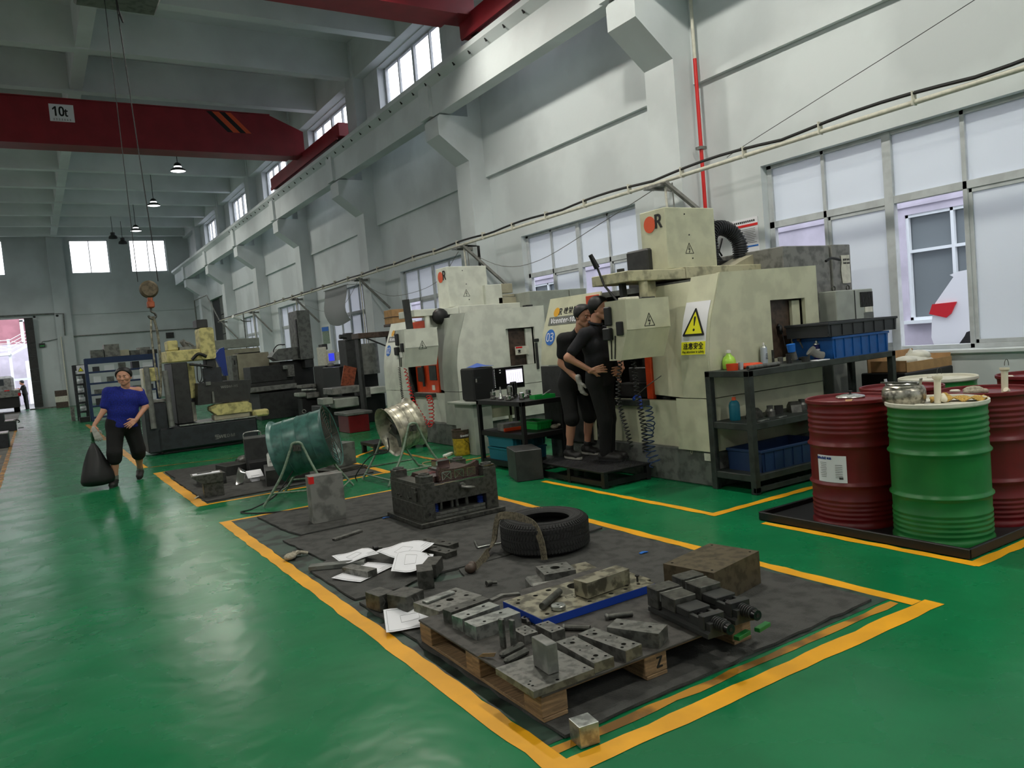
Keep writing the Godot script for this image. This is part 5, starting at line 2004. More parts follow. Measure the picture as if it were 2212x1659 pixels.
	solo("low_stand", g, M.black, "low black steel stand behind the white fan", "stand", at(4.62, 0, -11.1))
	# the step
	var st := thing("step_platform", "low black checker-plate step carrying two men", "platform", at(4.66, 0, -5.95))
	g = Geo.new()
	g.span(V(0, 0.15, -1.2), V(0.62, 0.17, 0.0), 0.003)
	part("tread_plate", g, M.black, st)
	g = Geo.new()
	for i in 26:
		for j in 13:
			var p := V(0.03 + 0.046 * j, 0.171, -0.03 - 0.046 * i)
			g.box(p, V(0.03, 0.004, 0.008), Basis(Vector3.UP, deg_to_rad(45 if (i + j) % 2 else -45)))
	part("checker_stud", g, M.tub_grey, st).set_meta("kind", "stuff")
	for p in [[0.03, -0.03], [0.59, -0.03], [0.03, -0.6], [0.03, -1.17], [0.59, -1.17]]:
		g = Geo.new()
		g.box(V(p[0], 0.075, p[1]), V(0.05, 0.15, 0.05), Basis(), 0.002)
		part("leg", g, M.black, st)
	g = Geo.new()
	g.span(V(0.01, 0.02, -1.18), V(0.05, 0.07, -0.02))
	g.span(V(0.02, 0.02, -0.05), V(0.6, 0.07, -0.01))
	part("rail", g, M.black, st)
	# odds behind the drums: a box of foam on a dark cabinet
	g = Geo.new()
	g.span(V(7.55, 0, -5.05), V(8.45, 0.86, -4.55), 0.01)
	solo("dark_cabinet", g, M.black, "black cabinet behind the drums under the window", "cabinet")
	var cb := thing("cardboard_box", "open brown cardboard box on the black cabinet behind the drums", "box", at(8.05, 0.86, -4.78))
	g = Geo.new()
	g.box(V(-0.05, 0.1, -0.2), V(0.85, 0.2, 0.01))
	g.box(V(0.4, 0.07, 0), V(0.01, 0.14, 0.4), Basis(V(0, 0, 1), -0.25))
	g.box(V(-0.42, 0.06, 0), V(0.01, 0.12, 0.4))
	g.box(V(0, 0.05, 0.2), V(0.85, 0.1, 0.01))
	g.box(V(0, 0.003, 0), V(0.85, 0.006, 0.4))
	part("box", g, M.card, cb)
	g = Geo.new()
	g.ball(V(0, 0.06, 0), V(0.34, 0.08, 0.17), 14)
	g.ball(V(0.1, 0.12, 0.02), V(0.16, 0.07, 0.12), 12)
	g.ball(V(-0.16, 0.09, 0.03), V(0.14, 0.05, 0.12), 12)
	g.lathe(P2([0.06, 0.12, 0.03, 0.17, 0.0, 0.22]), 8)
	solo("foam_scrap", g, M.off_white, "crumpled white foam heaped in the cardboard box", "foam", at(8.05, 0.87, -4.78))

# ---------------------------------------------------------------- drums
func drum(label: String, x: float, z: float, m: Material, top: Material, turn := 0.0) -> Node3D:
	var d := thing("oil_drum", label, "drum", at(x, 0.03, z, turn), "steel oil drums in the spill tray")
	var g := Geo.new()
	var pr := [0.0, 0.012, 0.27, 0.012, 0.272, 0.0, 0.296, 0.0, 0.297, 0.02, 0.29, 0.03]
	# corrugations below, two rolling hoops, corrugations above
	for i in 5:
		var y := 0.05 + 0.032 * i
		pr.append_array([0.286, y, 0.291, y + 0.008, 0.291, y + 0.016, 0.286, y + 0.024])
	pr.append_array([0.288, 0.27, 0.29, 0.285, 0.303, 0.298, 0.303, 0.304, 0.29, 0.317, 0.288, 0.33, 0.288, 0.55, 0.29, 0.562, 0.303, 0.575, 0.303, 0.582, 0.29, 0.596, 0.287, 0.61])
	for i in 5:
		var y := 0.655 + 0.036 * i
		pr.append_array([0.286, y, 0.291, y + 0.01, 0.291, y + 0.018, 0.286, y + 0.028])
	pr.append_array([0.289, 0.865, 0.295, 0.872])
	g.lathe(P2(pr), 56, Transform3D(), true)
	part("shell", g, m, d)
	g = Geo.new()
	g.lathe(P2([0.295, 0.868, 0.302, 0.876, 0.302, 0.896, 0.296, 0.9, 0.289, 0.896, 0.287, 0.878, 0.28, 0.874, 0.0, 0.876]), 56)
	part("lid", g, top, d)
	g = Geo.new()
	g.lathe(P2([0.0, 0.876, 0.032, 0.876, 0.034, 0.886, 0.026, 0.892, 0, 0.892]), 18, at(0.19, 0, -0.08))
	part("bung", g, M.off_white, d, "pale screw bung")
	return d

func drums() -> void:
	var g := Geo.new()
	g.span(V(4.65, 0.005, -4.02), V(6.35, 0.03, -2.47))
	for z in [-4.02, -2.465]:
		g.span(V(4.63, 0.005, z - 0.012), V(6.37, 0.068, z + 0.012), 0.005)
	for x in [4.63, 6.35]:
		g.span(V(x - 0.003, 0.005, -4.03), V(x + 0.02, 0.068, -2.453), 0.005)
	solo("spill_tray", g, M.black, "shallow black spill tray under the drums", "tray")
	drum("bright green drum with a white rim, foremost in the tray", 4.945, -2.785, M.drum_green, M.off_white, 160)
	var d := drum("dark red drum with a white label and kettle lid, left of the green one", 4.985, -3.435, M.drum_red, M.drum_red, 0)
	# its label, wrapped round the shell
	var rows := []
	for i in 2:
		var row := []
		for j in 7:
			var t := lerpf(-0.38, 0.38, j / 6.0) + deg_to_rad(176)
			row.append(V(0.2905 * cos(t), 0.325 + 0.19 * i, 0.2905 * sin(t)))
		rows.append(row)
	g = Geo.new()
	g.sheet(rows, 0.0015)
	var lb := part("label_sheet", g, M.paper, d)
	var lf := func(t: float, y: float) -> Transform3D:
		var n := V(cos(t), 0, sin(t))
		return Transform3D(Basis(V(n.z, 0, -n.x), Vector3.UP, n), n * 0.293 + V(0, y, 0))
	var t0 := deg_to_rad(176)
	lettering("Mobil", 0.019, M.blue_paint, lb, lf.call(t0 + 0.24, 0.495), true, 1.1)
	part("label_characters", han(["jian", "yi"], 0.016, lf.call(t0 + 0.03, 0.495), 0.13), M.blue_paint, lb)
	g = Geo.new()
	for i in 9:
		var w := 0.055 - 0.006 * (i % 3)
		var tt := t0 + 0.2
		g.box(lf.call(tt, 0.462 - 0.0125 * i) * Vector3.ZERO, V(w, 0.003, 0.001), (lf.call(tt, 0.0) as Transform3D).basis)
		tt = t0 - 0.2
		if i > 0:
			g.box(lf.call(tt, 0.462 - 0.0125 * i) * Vector3.ZERO, V(0.05, 0.003, 0.001), (lf.call(tt, 0.0) as Transform3D).basis)
	part("label_print", g, M.mid_grey, lb)
	g = Geo.new()
	for i in 8:
		g.box((lf.call(t0 - 0.2 - 0.012 * i, 0.358) as Transform3D).origin, V(0.0016 + 0.001 * (i % 2), 0.018, 0.001), (lf.call(t0 - 0.2 - 0.012 * i, 0) as Transform3D).basis)
	part("bar_code", g, M.ink, lb)
	drum("dark red drum right of the green one, cut by the picture's edge", 5.58, -2.79, M.drum_red, M.drum_red, 70)
	drum("dark red drum behind the labelled red one", 5.74, -3.5, M.drum_red, M.drum_red, 200)
	drum("green drum with a white rim at the back, only its top showing", 6.47, -3.62, M.drum_green, M.off_white, 20)
	drum("dark red drum at the back right, beside the white wall", 6.72, -2.95, M.drum_red, M.drum_red, 100)
	var top := 0.907
	# kettle
	var k := thing("kettle", "dented aluminium kettle without its lid on the green drum", "kettle", at(4.88, top, -2.96))
	g = Geo.new()
	g.lathe(P2([0, 0, 0.115, 0, 0.128, 0.008, 0.134, 0.05, 0.132, 0.09, 0.118, 0.115, 0.09, 0.125, 0.082, 0.135, 0.076, 0.134, 0.082, 0.12]), 40, Transform3D(), true)
	part("body", g, M.kettle, k)
	g = Geo.new()
	g.lathe(P2([0.09, 0.127, 0.088, 0.134, 0.094, 0.137, 0.098, 0.132, 0.094, 0.126]), 32, Transform3D(), true)
	part("mouth_ring", g, M.alu_bright, k)
	g = Geo.new()
	g.cyl(V(0, 0.118, 0), V(0, 0.119, 0), 0.08, 0.08, 24)
	part("dark_inside", g, M.machine_dark, k)
	for sg in [-1, 1]:
		g = Geo.new()
		g.box(V(0.09 * sg * 0.35, 0.14, 0.1 * sg), V(0.03, 0.05, 0.006), Basis(V(1, 0, 0), 0.2 * sg), 0.002)
		part("lug", g, M.alu_bright, k)
	g = Geo.new()
	var hp := PackedVector3Array()
	for i in 15:
		var t := PI * i / 14.0
		hp.append(V(-0.045 - 0.08 * sin(t), 0.14 + 0.01 * sin(t), 0.115 * cos(t)))
	g.tube(hp, 0.007, 6)
	part("handle", g, M.dark_iron, k, "black folded-down handle")
	g = Geo.new()
	g.cyl(V(0.12, 0.07, -0.05), V(0.18, 0.12, -0.08), 0.02, 0.012, 12)
	part("spout", g, M.kettle, k)
	var kl := thing("kettle_lid", "round aluminium kettle lid with a black knob on the labelled red drum", "lid", at(5.12, top, -3.52))
	g = Geo.new()
	g.lathe(P2([0.098, 0.0, 0.102, 0.008, 0.098, 0.014, 0.05, 0.026, 0.0, 0.03]), 36, Transform3D(), true)
	part("lid", g, M.alu_bright, kl)
	g = Geo.new()
	g.lathe(P2([0.008, 0.03, 0.008, 0.038, 0.018, 0.042, 0.018, 0.05, 0, 0.054]), 16)
	part("knob", g, M.black, kl)
	g = Geo.new()
	g.sheet([[V(-0.1, 0.002, -0.02), V(0, 0.004, -0.03), V(0.12, 0.003, -0.05)], [V(-0.09, 0.003, 0.02), V(0.01, 0.006, 0.01), V(0.12, 0.004, 0.0)]], 0.003)
	solo("stained_paper", g, M.card, "stained strip of paper at the labelled red drum's front rim", "paper", at(4.88, 0.907, -3.36, 25))
	# measuring cylinders with wire handles
	for i in 2:
		var p: Vector3 = [V(4.93, top, -2.765), V(5.5, top, -2.63)][i]
		var m := thing("measuring_jug", ["tall milky plastic dip tube with a wire loop on the green drum", "clear milky pump tube on the red drum at the right edge"][i], "measure", Transform3D(Basis(V(0, 0, 1), -0.07), p))
		g = Geo.new()
		g.lathe(P2([0, 0, 0.02, 0, 0.021, 0.15, 0.03, 0.16, 0.03, 0.175, 0.018, 0.175, 0.016, 0.01]), 20)
		part("tube", g, M.plastic_milk, m)
		g = Geo.new()
		var lp := PackedVector3Array()
		for j in 17:
			var t := -0.2 + (PI + 0.4) * j / 16.0
			lp.append(V(0.026 * cos(t) + 0.005, 0.195 + 0.035 * sin(t), 0.01))
		g.tube(lp, 0.0022, 5)
		part("wire_loop", g, M.dark_iron, m)
		g = Geo.new()
		g.tube(spline(P3([0.0, 0.03, 0.015, 0.03, 0.02, 0.03, 0.055, 0.05, 0.0]) if i == 0 else P3([0.0, 0.02, 0, -0.03, 0.02, 0.03, -0.05, 0.03, 0.03])), 0.017, 10)
		part("side_branch", g, M.plastic_milk, m)
	# rags
	var rag_rows := []
	for i in 8:
		var row := []
		for j in 18:
			var s := j / 17.0
			var t := i / 7.0
			row.append(V(lerpf(-0.16, 0.17, s), 0.012 + 0.045 * sin(PI * t) * (0.6 + 0.4 * sin(s * 9.0)) * sin(PI * clampf(s * 1.1 + 0.05, 0, 1)) + 0.012 * sin(s * 22.0 + t * 5.0), lerpf(-0.06, 0.06, t) + 0.018 * sin(s * 11.0)))
		rag_rows.append(row)
	g = Geo.new()
	g.sheet(rag_rows, 0.006)
	solo("yellow_rag", g, M.rag, "crumpled ochre rag on the green drum's right rim", "rag", at(5.07, top, -2.71, -58))
	g = Geo.new()
	for i in 4:
		g.ball(V(0.035 * i - 0.05, 0.02, 0.012 * (i % 2)), V(0.028, 0.02, 0.02), 10)
	g.ball(V(0, 0.03, -0.03), V(0.07, 0.028, 0.035), 10)
	solo("grey_glove", g, M.glove, "grey knitted glove lying on the red drum right of the green one", "glove", at(5.42, top, -2.78, -40))

# ---------------------------------------------------------------- the matted zone
func holed(called: String, label: String, category: String, size: Vector3, holes: Array, m: Material, where: Transform3D, group := "") -> Node3D:
	# a plate with real drilled holes; origin at the middle of its underside; holes are [x, z, r]
	var b := CSGBox3D.new()
	b.name = numbered(called)
	b.size = size
	b.material = m
	for h in holes:
		var c := CSGCylinder3D.new()
		c.name = "bore"
		c.operation = CSGShape3D.OPERATION_SUBTRACTION
		c.radius = h[2]
		c.height = size.y * (0.9 if h.size() < 4 else h[3])
		c.sides = 16
		c.position = V(h[0], size.y * 0.5 - c.height * 0.5 + 0.002, h[1])
		c.material = M.ink if h[2] < 0.012 else M.dark_iron
		b.add_child(c, true)
	add_child(b, true)
	b.transform = where * Transform3D(Basis(), V(0, size.y / 2, 0))
	tag(b, label, category, group)
	return b

func block(called: String, label: String, category: String, size: Vector3, m: Material, where: Transform3D, group := "", bev := 0.002) -> Node3D:
	var g := Geo.new()
	g.box(V(0, size.y / 2, 0), size, Basis(), bev)
	return solo(called, g, m, label, category, where, group)

func mat_sheet(label: String, pts: Array, th: float, seed_: int) -> void:
	# a worn rubber mat with ragged edges
	var rr := RandomNumberGenerator.new()
	rr.seed = seed_
	var src := P2(pts)
	var out := PackedVector2Array()
	for i in src.size():
		var a := src[i]
		var b := src[(i + 1) % src.size()]
		var n := maxi(1, int(a.distance_to(b) / 0.09))
		var side := (b - a).normalized().orthogonal()
		for k in n:
			out.append(a.lerp(b, float(k) / n) + side * rr.randf_range(-0.008, 0.008))
	var g := Geo.new()
	# plan coordinates are (x, z): lay the outline down
	g.prism(out, 0.0, th, Transform3D(Basis(V(1, 0, 0), V(0, 0, 1), V(0, 1, 0)), V(0, 0.0035, 0)))
	solo("rubber_mat", g, M.mat, label, "mat")

func floor_zone() -> void:
	var fl: Node = get_node("floor")
	var g := Geo.new()
	g.quad(V(1.52, 0.0019, -2.42), V(3.74, 0.0019, -2.42), V(3.74, 0.0019, -7.93), V(1.52, 0.0019, -7.93), Vector3.UP)
	part("worn_patch", g, mt("worn_floor", Color(0.2, 0.28, 0.24), 0.5, 0, "dark_patch", 0.8, 0.0, "", true), fl, "rubbed dark grey green floor round the mats")
	g = Geo.new()
	g.quad(V(1.53, 0.0019, -9.2), V(3.68, 0.0019, -9.2), V(3.68, 0.0019, -12.68), V(1.53, 0.0019, -12.68), Vector3.UP)
	part("worn_patch", g, M.worn_floor, fl)
	mat_sheet("black rubber mat under the upright grey block, farthest in the front zone", [1.76, -7.84, 1.8, -6.9, 1.85, -6.67, 2.7, -6.70, 3.72, -6.72, 3.74, -7.86], 0.015, 1)
	mat_sheet("black rubber mat in the middle of the front zone, papers and tyre on it", [1.67, -6.62, 1.74, -5.68, 1.56, -5.5, 1.58, -4.63, 1.9, -4.62, 2.1, -4.72, 2.9, -4.70, 3.68, -4.78, 3.72, -5.15, 3.72, -6.68], 0.012, 2)
	mat_sheet("black rubber mat under the pallet, nearest in the front zone", [1.575, -4.55, 1.575, -3.45, 1.6, -2.41, 2.85, -2.44, 3.66, -2.46, 3.69, -4.68, 2.86, -4.68, 2.35, -4.68, 2.3, -4.5, 1.95, -4.56], 0.013, 3)
	var T0 := 0.018
	# upright ground block with a red corner
	var ub := thing("upright_block", "tall ground grey steel block with a red corner standing on the mat", "block", at(2.215, T0, -7.03, -4))
	g = Geo.new()
	g.box(V(0, 0.22, 0), V(0.31, 0.44, 0.16), Basis(), 0.003)
	part("block", g, M.mid_grey, ub)
	g = Geo.new()
	g.box(V(-0.135, 0.405, 0.08), V(0.042, 0.066, 0.002))
	g.box(V(-0.155, 0.405, 0.05), V(0.002, 0.066, 0.06))
	part("red_paint", g, M.red, ub)
	mold()
	tyre()
	# loose pieces round the papers
	block("steel_bar", "thin flat steel bar lying alone on the mat", "bar", V(0.3, 0.018, 0.05), M.iron, at(2.125, T0, -6.26, 22))
	var gr := "drilled dark bars by the papers"
	holed("drilled_bar", "dark drilled bar behind the papers, the farther of two", "bar", V(0.36, 0.035, 0.11), [[-0.13, 0, 0.014], [-0.05, 0.02, 0.009], [0.05, -0.02, 0.016], [0.14, 0.0, 0.012]], M.dark_iron, at(2.51, T0, -5.34, -72), gr)
	holed("drilled_bar", "dark drilled bar behind the papers, the nearer of two", "bar", V(0.34, 0.04, 0.105), [[-0.12, 0.01, 0.012], [-0.04, -0.02, 0.017], [0.06, 0.02, 0.015], [0.13, -0.01, 0.01]], M.dark_iron, at(2.41, T0, -5.14, -78), gr)
	block("dark_bar", "dark plain bar beside the nearer drilled bar", "bar", V(0.2, 0.045, 0.09), M.dark_iron, at(2.2, T0, -5.07, -10))
	block("long_bar", "long flat grey bar with worn yellow paint on its end, by the yellow line", "bar", V(0.4, 0.03, 0.085), M.steel_grey, at(1.74, T0, -5.42, -30))
	block("short_bar", "short grey bar on the white drawing", "bar", V(0.27, 0.05, 0.085), M.iron, at(1.79, T0, -5.1, -70))
	paper("large drawing sheet draped over dark bars, topmost and farthest", V(2.2, 0.075, -5.22), 0.36, 0.28, 35, 0.05, 3)
	paper("drawing sheet sagging over a bar with its near corner lifted", V(2.13, 0.055, -4.95), 0.4, 0.26, 60, 0.06, 4)
	paper("printed drawing lying flat on the mat under the short bar", V(1.83, T0 + 0.006, -5.12), 0.38, 0.26, 28, 0.008, 5)
	paper("white sheet peeking from behind the long flat bar", V(1.9, T0 + 0.03, -5.47), 0.26, 0.24, 10, 0.03, 6)
	paper("white sheet half under the small blocks left of the pallet", V(1.68, T0 + 0.012, -4.0), 0.3, 0.3, -20, 0.03, 7)
	block("small_block", "small upright dark block by the papers' near end", "block", V(0.1, 0.12, 0.17), M.dark_iron, at(2.02, T0, -4.52, -22))
	block("small_block", "dark block just behind the small upright one", "block", V(0.1, 0.09, 0.2), M.dark_iron, at(2.17, T0, -4.72, -40))
	for i in 2:
		var cb := thing("chalked_block", ["dark block with chalk marks, right of two by the yellow line", "dark block with chalk marks, left of two by the yellow line"][i], "block", [at(1.735, T0, -4.19, 22), at(1.63, T0, -4.33, 12)][i])
		g = Geo.new()
		g.box(V(0, 0.055, 0), [V(0.15, 0.11, 0.16), V(0.11, 0.1, 0.15)][i], Basis(), 0.003)
		part("block", g, M.dark_iron, cb)
		var fz: float = [0.081, 0.076][i]
		g = Geo.new()
		for s in [[-0.03, 0.03, -0.015, 0.0, -0.03, -0.02], [-0.005, 0.025, 0.005, -0.02], [0.02, 0.03, 0.03, 0.0, 0.018, -0.015, 0.035, -0.02]]:
			g.stroke(P2(s), 0.003, 0.001, at(0, 0.06, fz))
		part("chalk_mark", g, M.mid_grey, cb)
	g = Geo.new()
	for i in 5:
		g.tube(spline(P3([-0.05 + 0.012 * i, 0.012, 0.0, 0.0 + 0.012 * i, 0.03 + 0.006 * (i % 2), 0.01 * i - 0.02, 0.055 + 0.008 * i, 0.012, 0.03 * i - 0.05])), 0.013, 6)
	g.ball(V(-0.05, 0.025, 0), V(0.06, 0.026, 0.045), 10)
	solo("work_glove", g, M.glove, "dirty white knitted glove on the worn floor by the yellow line", "glove", at(1.59, 0.004, -6.0, 40))
	var hx := thing("hex_key", "bright L-shaped hex key on the mat left of the tyre", "hex key", at(2.72, T0 + 0.008, -5.08))
	g = Geo.new()
	g.tube(spline(P3([0.05, 0, -0.13, -0.02, 0, 0.04, 0.0, 0, 0.065, 0.2, 0, 0.1]), 5), 0.007, 6)
	part("key", g, M.steel, hx)
	for i in 2:
		var bo := thing("bolt", ["black cap screw on the mat near the thin bar", "dark shackle bolt on the mat behind the drilled plate"][i], "bolt", [at(2.12, T0, -5.62), at(2.31, T0, -4.2)][i])
		g = Geo.new()
		g.cyl(V(-0.02, 0.018, 0), V(0.015, 0.018, 0), 0.018, 0.018, 12)
		part("head", g, M.black if i == 0 else M.dark_iron, bo)
		g = Geo.new()
		g.cyl(V(0.015, 0.016, 0), V(0.05, 0.012, 0.01), 0.01, 0.01, 10)
		part("shank", g, M.dark_iron, bo)
	for i in 2:
		g = Geo.new()
		g.sheet([[V(-0.03, 0.004, -0.01), V(0, 0.008, -0.014), V(0.03, 0.004, -0.008)], [V(-0.03, 0.004, 0.012), V(0, 0.006, 0.01), V(0.035, 0.005, 0.014)]], 0.004)
		solo("blue_scrap", g, M.blue_sign, ["tiny blue scrap by the mould's base", "blue scrap of tape on the mat right of the tyre"][i], "scrap", [at(2.62, T0, -6.62), at(3.42, T0, -4.0)][i])
	# the shiny cube on the line
	var cu := block("steel_cube", "bright steel cube standing on the yellow line at the front corner", "block", V(0.085, 0.085, 0.085), M.steel, at(1.645, 0.004, -2.345, -8))
	cu.set_meta("label", "bright steel cube standing on the yellow line at the front corner")

func paper(label: String, p: Vector3, w: float, h: float, turn: float, wave: float, seed_: int) -> void:
	var rr := RandomNumberGenerator.new()
	rr.seed = seed_
	var a := rr.randf_range(2.0, 4.0)
	var b := rr.randf_range(0.0, 3.0)
	var rows := []
	for i in 9:
		var row := []
		for j in 9:
			var s := j / 8.0 - 0.5
			var t := i / 8.0 - 0.5
			row.append(V(s * w, wave * (0.5 * sin(a * s + b) * cos(2.5 * t + b) + 0.35 * sin(5.0 * (s + t)) * absf(s + t)), t * h))
		rows.append(row)
	var lowest := 1.0
	for r in rows:
		for q in r:
			lowest = minf(lowest, q.y)
	for r in rows:
		for j in r.size():
			r[j].y -= lowest * 0.6
	var g := Geo.new()
	g.sheet(rows, 0.0012)
	var o := solo("drawing_sheet", g, M.paper, label, "paper", Transform3D(Basis(Vector3.UP, deg_to_rad(turn)), p), "drawings on the mat")
	# thin printed lines that follow the sheet
	g = Geo.new()
	var cell := func(s: float, t: float) -> Vector3:
		var x := clampf((s + 0.5) * 8.0, 0, 7.999)
		var y := clampf((t + 0.5) * 8.0, 0, 7.999)
		var i := int(y)
		var j := int(x)
		var top: Vector3 = rows[i][j].lerp(rows[i][j + 1], x - j)
		var bot: Vector3 = rows[i + 1][j].lerp(rows[i + 1][j + 1], x - j)
		return top.lerp(bot, y - i) + V(0, 0.0016, 0)
	for L in [[-0.45, -0.44, 0.45, -0.44], [-0.45, 0.44, 0.45, 0.44], [-0.45, -0.44, -0.45, 0.44], [0.45, -0.44, 0.45, 0.44], [-0.2, -0.2, 0.15, -0.2], [-0.2, 0.1, 0.15, 0.1], [-0.2, -0.2, -0.2, 0.1], [0.15, -0.2, 0.15, 0.1], [0.2, 0.3, 0.45, 0.3], [0.2, 0.37, 0.45, 0.37]]:
		for k in 8:
			var p0: Vector3 = cell.call(lerpf(L[0], L[2], k / 8.0), lerpf(L[1], L[3], k / 8.0))
			var p1: Vector3 = cell.call(lerpf(L[0], L[2], (k + 1) / 8.0), lerpf(L[1], L[3], (k + 1) / 8.0))
			g.cyl(p0, p1, 0.0007, 0.0007, 4, false)
	part("drawn_lines", g, M.mid_grey, o)

func mold() -> void:
	var m := thing("injection_mould", "dark steel injection mould half with polished ribbed cores and corner bushes", "mould", at(3.08, 0.019, -6.3))
	var g := Geo.new()
	g.box(V(0, 0.02, 0), V(0.84, 0.04, 0.74), Basis(), 0.004)
	part("base_plate", g, M.dark_iron, m)
	for x in [-0.315, 0.315]:
		g = Geo.new()
		g.box(V(x, 0.112, 0), V(0.12, 0.144, 0.66), Basis(), 0.003)
		var sp := part("spacer_block", g, M.dark_iron, m)
		g = Geo.new()
		g.cyl(V(x + 0.0, 0.1, 0.32), V(x + 0.0, 0.1, 0.331), 0.014, 0.014, 12)
		part("screw_hole", g, M.ink, sp)
	g = Geo.new()
	g.box(V(0, 0.055, 0), V(0.5, 0.026, 0.62), Basis(), 0.002)
	g.box(V(0, 0.085, 0), V(0.5, 0.026, 0.62), Basis(), 0.002)
	part("ejector_plate", g, M.iron, m)
	g = Geo.new()
	g.box(V(0, 0.14, -0.2), V(0.5, 0.09, 0.2))
	part("dark_cavity", g, M.black, m)
	for x in [-0.225, 0.225]:
		g = Geo.new()
		var q := PackedVector3Array()
		for i in 73:
			var t := TAU * i / 12.0
			q.append(V(x + 0.024 * cos(t), 0.1 + 0.082 * i / 72.0, 0.26 + 0.024 * sin(t)))
		g.tube(q, 0.005, 6)
		part("spring", g, M.blue_paint, m, "blue return spring")
	for x in [-0.14, -0.03, 0.02, 0.12]:
		g = Geo.new()
		g.cyl(V(x, 0.098, 0.2), V(x, 0.184, 0.2), 0.018, 0.018, 12)
		part("support_pillar", g, M.iron, m)
	g = Geo.new()
	g.box(V(0, 0.262, 0), V(0.75, 0.156, 0.66), Basis(), 0.003)
	part("cavity_plate", g, M.dark_iron, m)
	# parting face: stepped, bright along its edges
	g = Geo.new()
	g.box(V(-0.31, 0.355, 0.0), V(0.13, 0.03, 0.66), Basis(), 0.002)
	part("parting_face", g, M.dark_iron, m)
	g = Geo.new()
	g.box(V(0.31, 0.375, 0.27), V(0.13, 0.07, 0.12), Basis(), 0.002)
	part("parting_face", g, M.dark_iron, m)
	g = Geo.new()
	for i in 5:
		g.box(V(-0.2 + 0.1 * i, 0.342 + 0.004 * (i % 2), 0.325), V(0.1, 0.006, 0.012))
	g.box(V(-0.05, 0.346, -0.26), V(0.4, 0.02, 0.012))
	g.box(V(-0.25, 0.345, 0.0), V(0.012, 0.014, 0.5))
	part("machined_edge", g, M.chrome, m, "bright machined edge")
	for p in [[-0.31, 0.27], [-0.31, -0.27], [0.31, 0.27], [0.31, -0.27]]:
		g = Geo.new()
		g.box(V(p[0], 0.39, p[1]), V(0.12, 0.09, 0.11), Basis(), 0.004)
		var po := part("corner_block", g, M.dark_iron, m)
		g = Geo.new()
		g.lathe(P2([0.03, 0.434, 0.033, 0.45, 0.054, 0.45, 0.056, 0.434]), 6, at(p[0], 0, p[1]))
		part("bush", g, M.dark_iron, po)
		g = Geo.new()
		g.cyl(V(p[0], 0.434, p[1]), V(p[0], 0.437, p[1]), 0.032, 0.032, 16)
		part("bush_bore", g, M.ink, po)
		g = Geo.new()
		g.box(V(p[0], 0.43, p[1] + 0.056), V(0.1, 0.008, 0.003))
		part("bright_edge", g, M.chrome, po)
	# the ribbed front wall of the core, its top line dipping between raised ends
	g = Geo.new()
	var wall := P2([-0.16, 0.34, -0.16, 0.45, -0.14, 0.47, -0.11, 0.46, -0.05, 0.445, 0.02, 0.44, 0.1, 0.445, 0.18, 0.46, 0.23, 0.48, 0.25, 0.475, 0.26, 0.34])
	g.prism(wall, 0.2, 0.25)
	part("core_wall", g, M.rose_steel, m)
	for i in 3:
		var cx := -0.085 + 0.125 * i
		g = Geo.new()
		g.box(V(cx, 0.39, 0.251), V(0.085, 0.07, 0.004), Basis(), 0.001)
		var pk := part("pocket", g, M.brown, m)
		g = Geo.new()
		for e in [[-0.04, -0.034, 0.04, 0.034], [-0.04, 0.034, 0.04, -0.034]]:
			g.stroke(P2(e), 0.003, 0.003, at(cx, 0.39, 0.253))
		g.stroke(P2([-0.043, -0.036, -0.043, 0.036, 0.043, 0.036, 0.043, -0.036]), 0.005, 0.004, at(cx, 0.39, 0.252))
		part("cross_rib", g, M.chrome, pk)
	g = Geo.new()
	g.prism(P2([-0.22, 0.34, -0.2, 0.39, -0.05, 0.4, 0.1, 0.39, 0.24, 0.42, 0.26, 0.34]), -0.22, 0.2)
	part("core_body", g, M.rose_steel, m, "polished rosy steel core")
	g = Geo.new()
	g.box(V(0.05, 0.44, -0.12), V(0.14, 0.09, 0.12), Basis(), 0.01)
	g.box(V(-0.08, 0.41, 0.02), V(0.06, 0.05, 0.2), Basis(), 0.008)
	part("core_boss", g, M.chrome, m)
	g = Geo.new()
	g.box(V(-0.09, 0.392, -0.02), V(0.13, 0.012, 0.1))
	part("red_marking", g, M.drum_red, m)
	# swivel eye on the front, key block on the left side
	g = Geo.new()
	g.cyl(V(0.02, 0.3, 0.33), V(0.02, 0.3, 0.36), 0.026, 0.022, 16)
	var rr := PackedVector3Array()
	for i in 20:
		var t := TAU * i / 20
		rr.append(V(0.05 + 0.058 * cos(t), 0.282 - 0.012 * cos(t), 0.385 + 0.034 * sin(t)))
	g.tube(rr, 0.011, 8, true)
	part("lifting_ring", g, M.iron, m, "bright steel lifting ring")
	g = Geo.new()
	g.box(V(-0.38, 0.27, 0.2), V(0.025, 0.12, 0.09), Basis(), 0.003)
	var kb := part("side_lock", g, M.dark_iron, m)
	g = Geo.new()
	for p in [[0.315, 0.24], [0.3, 0.14], [0.26, 0.08], [0.25, 0.1], [0.24, -0.1], [0.25, -0.16]]:
		g.cyl(V(-0.376, p[0] - 0.02, p[1]), V(-0.396, p[0] - 0.02, p[1]), 0.01, 0.01, 8)
	part("screw", g, M.iron, kb)
	g = Geo.new()
	for p in [[-0.2, 0.02], [0.0, 0.02], [0.2, 0.022]]:
		g.cyl(V(p[0], 0.02, 0.36), V(p[0], 0.02, 0.373), 0.01, 0.01, 10)
	part("base_hole", g, M.ink, m)

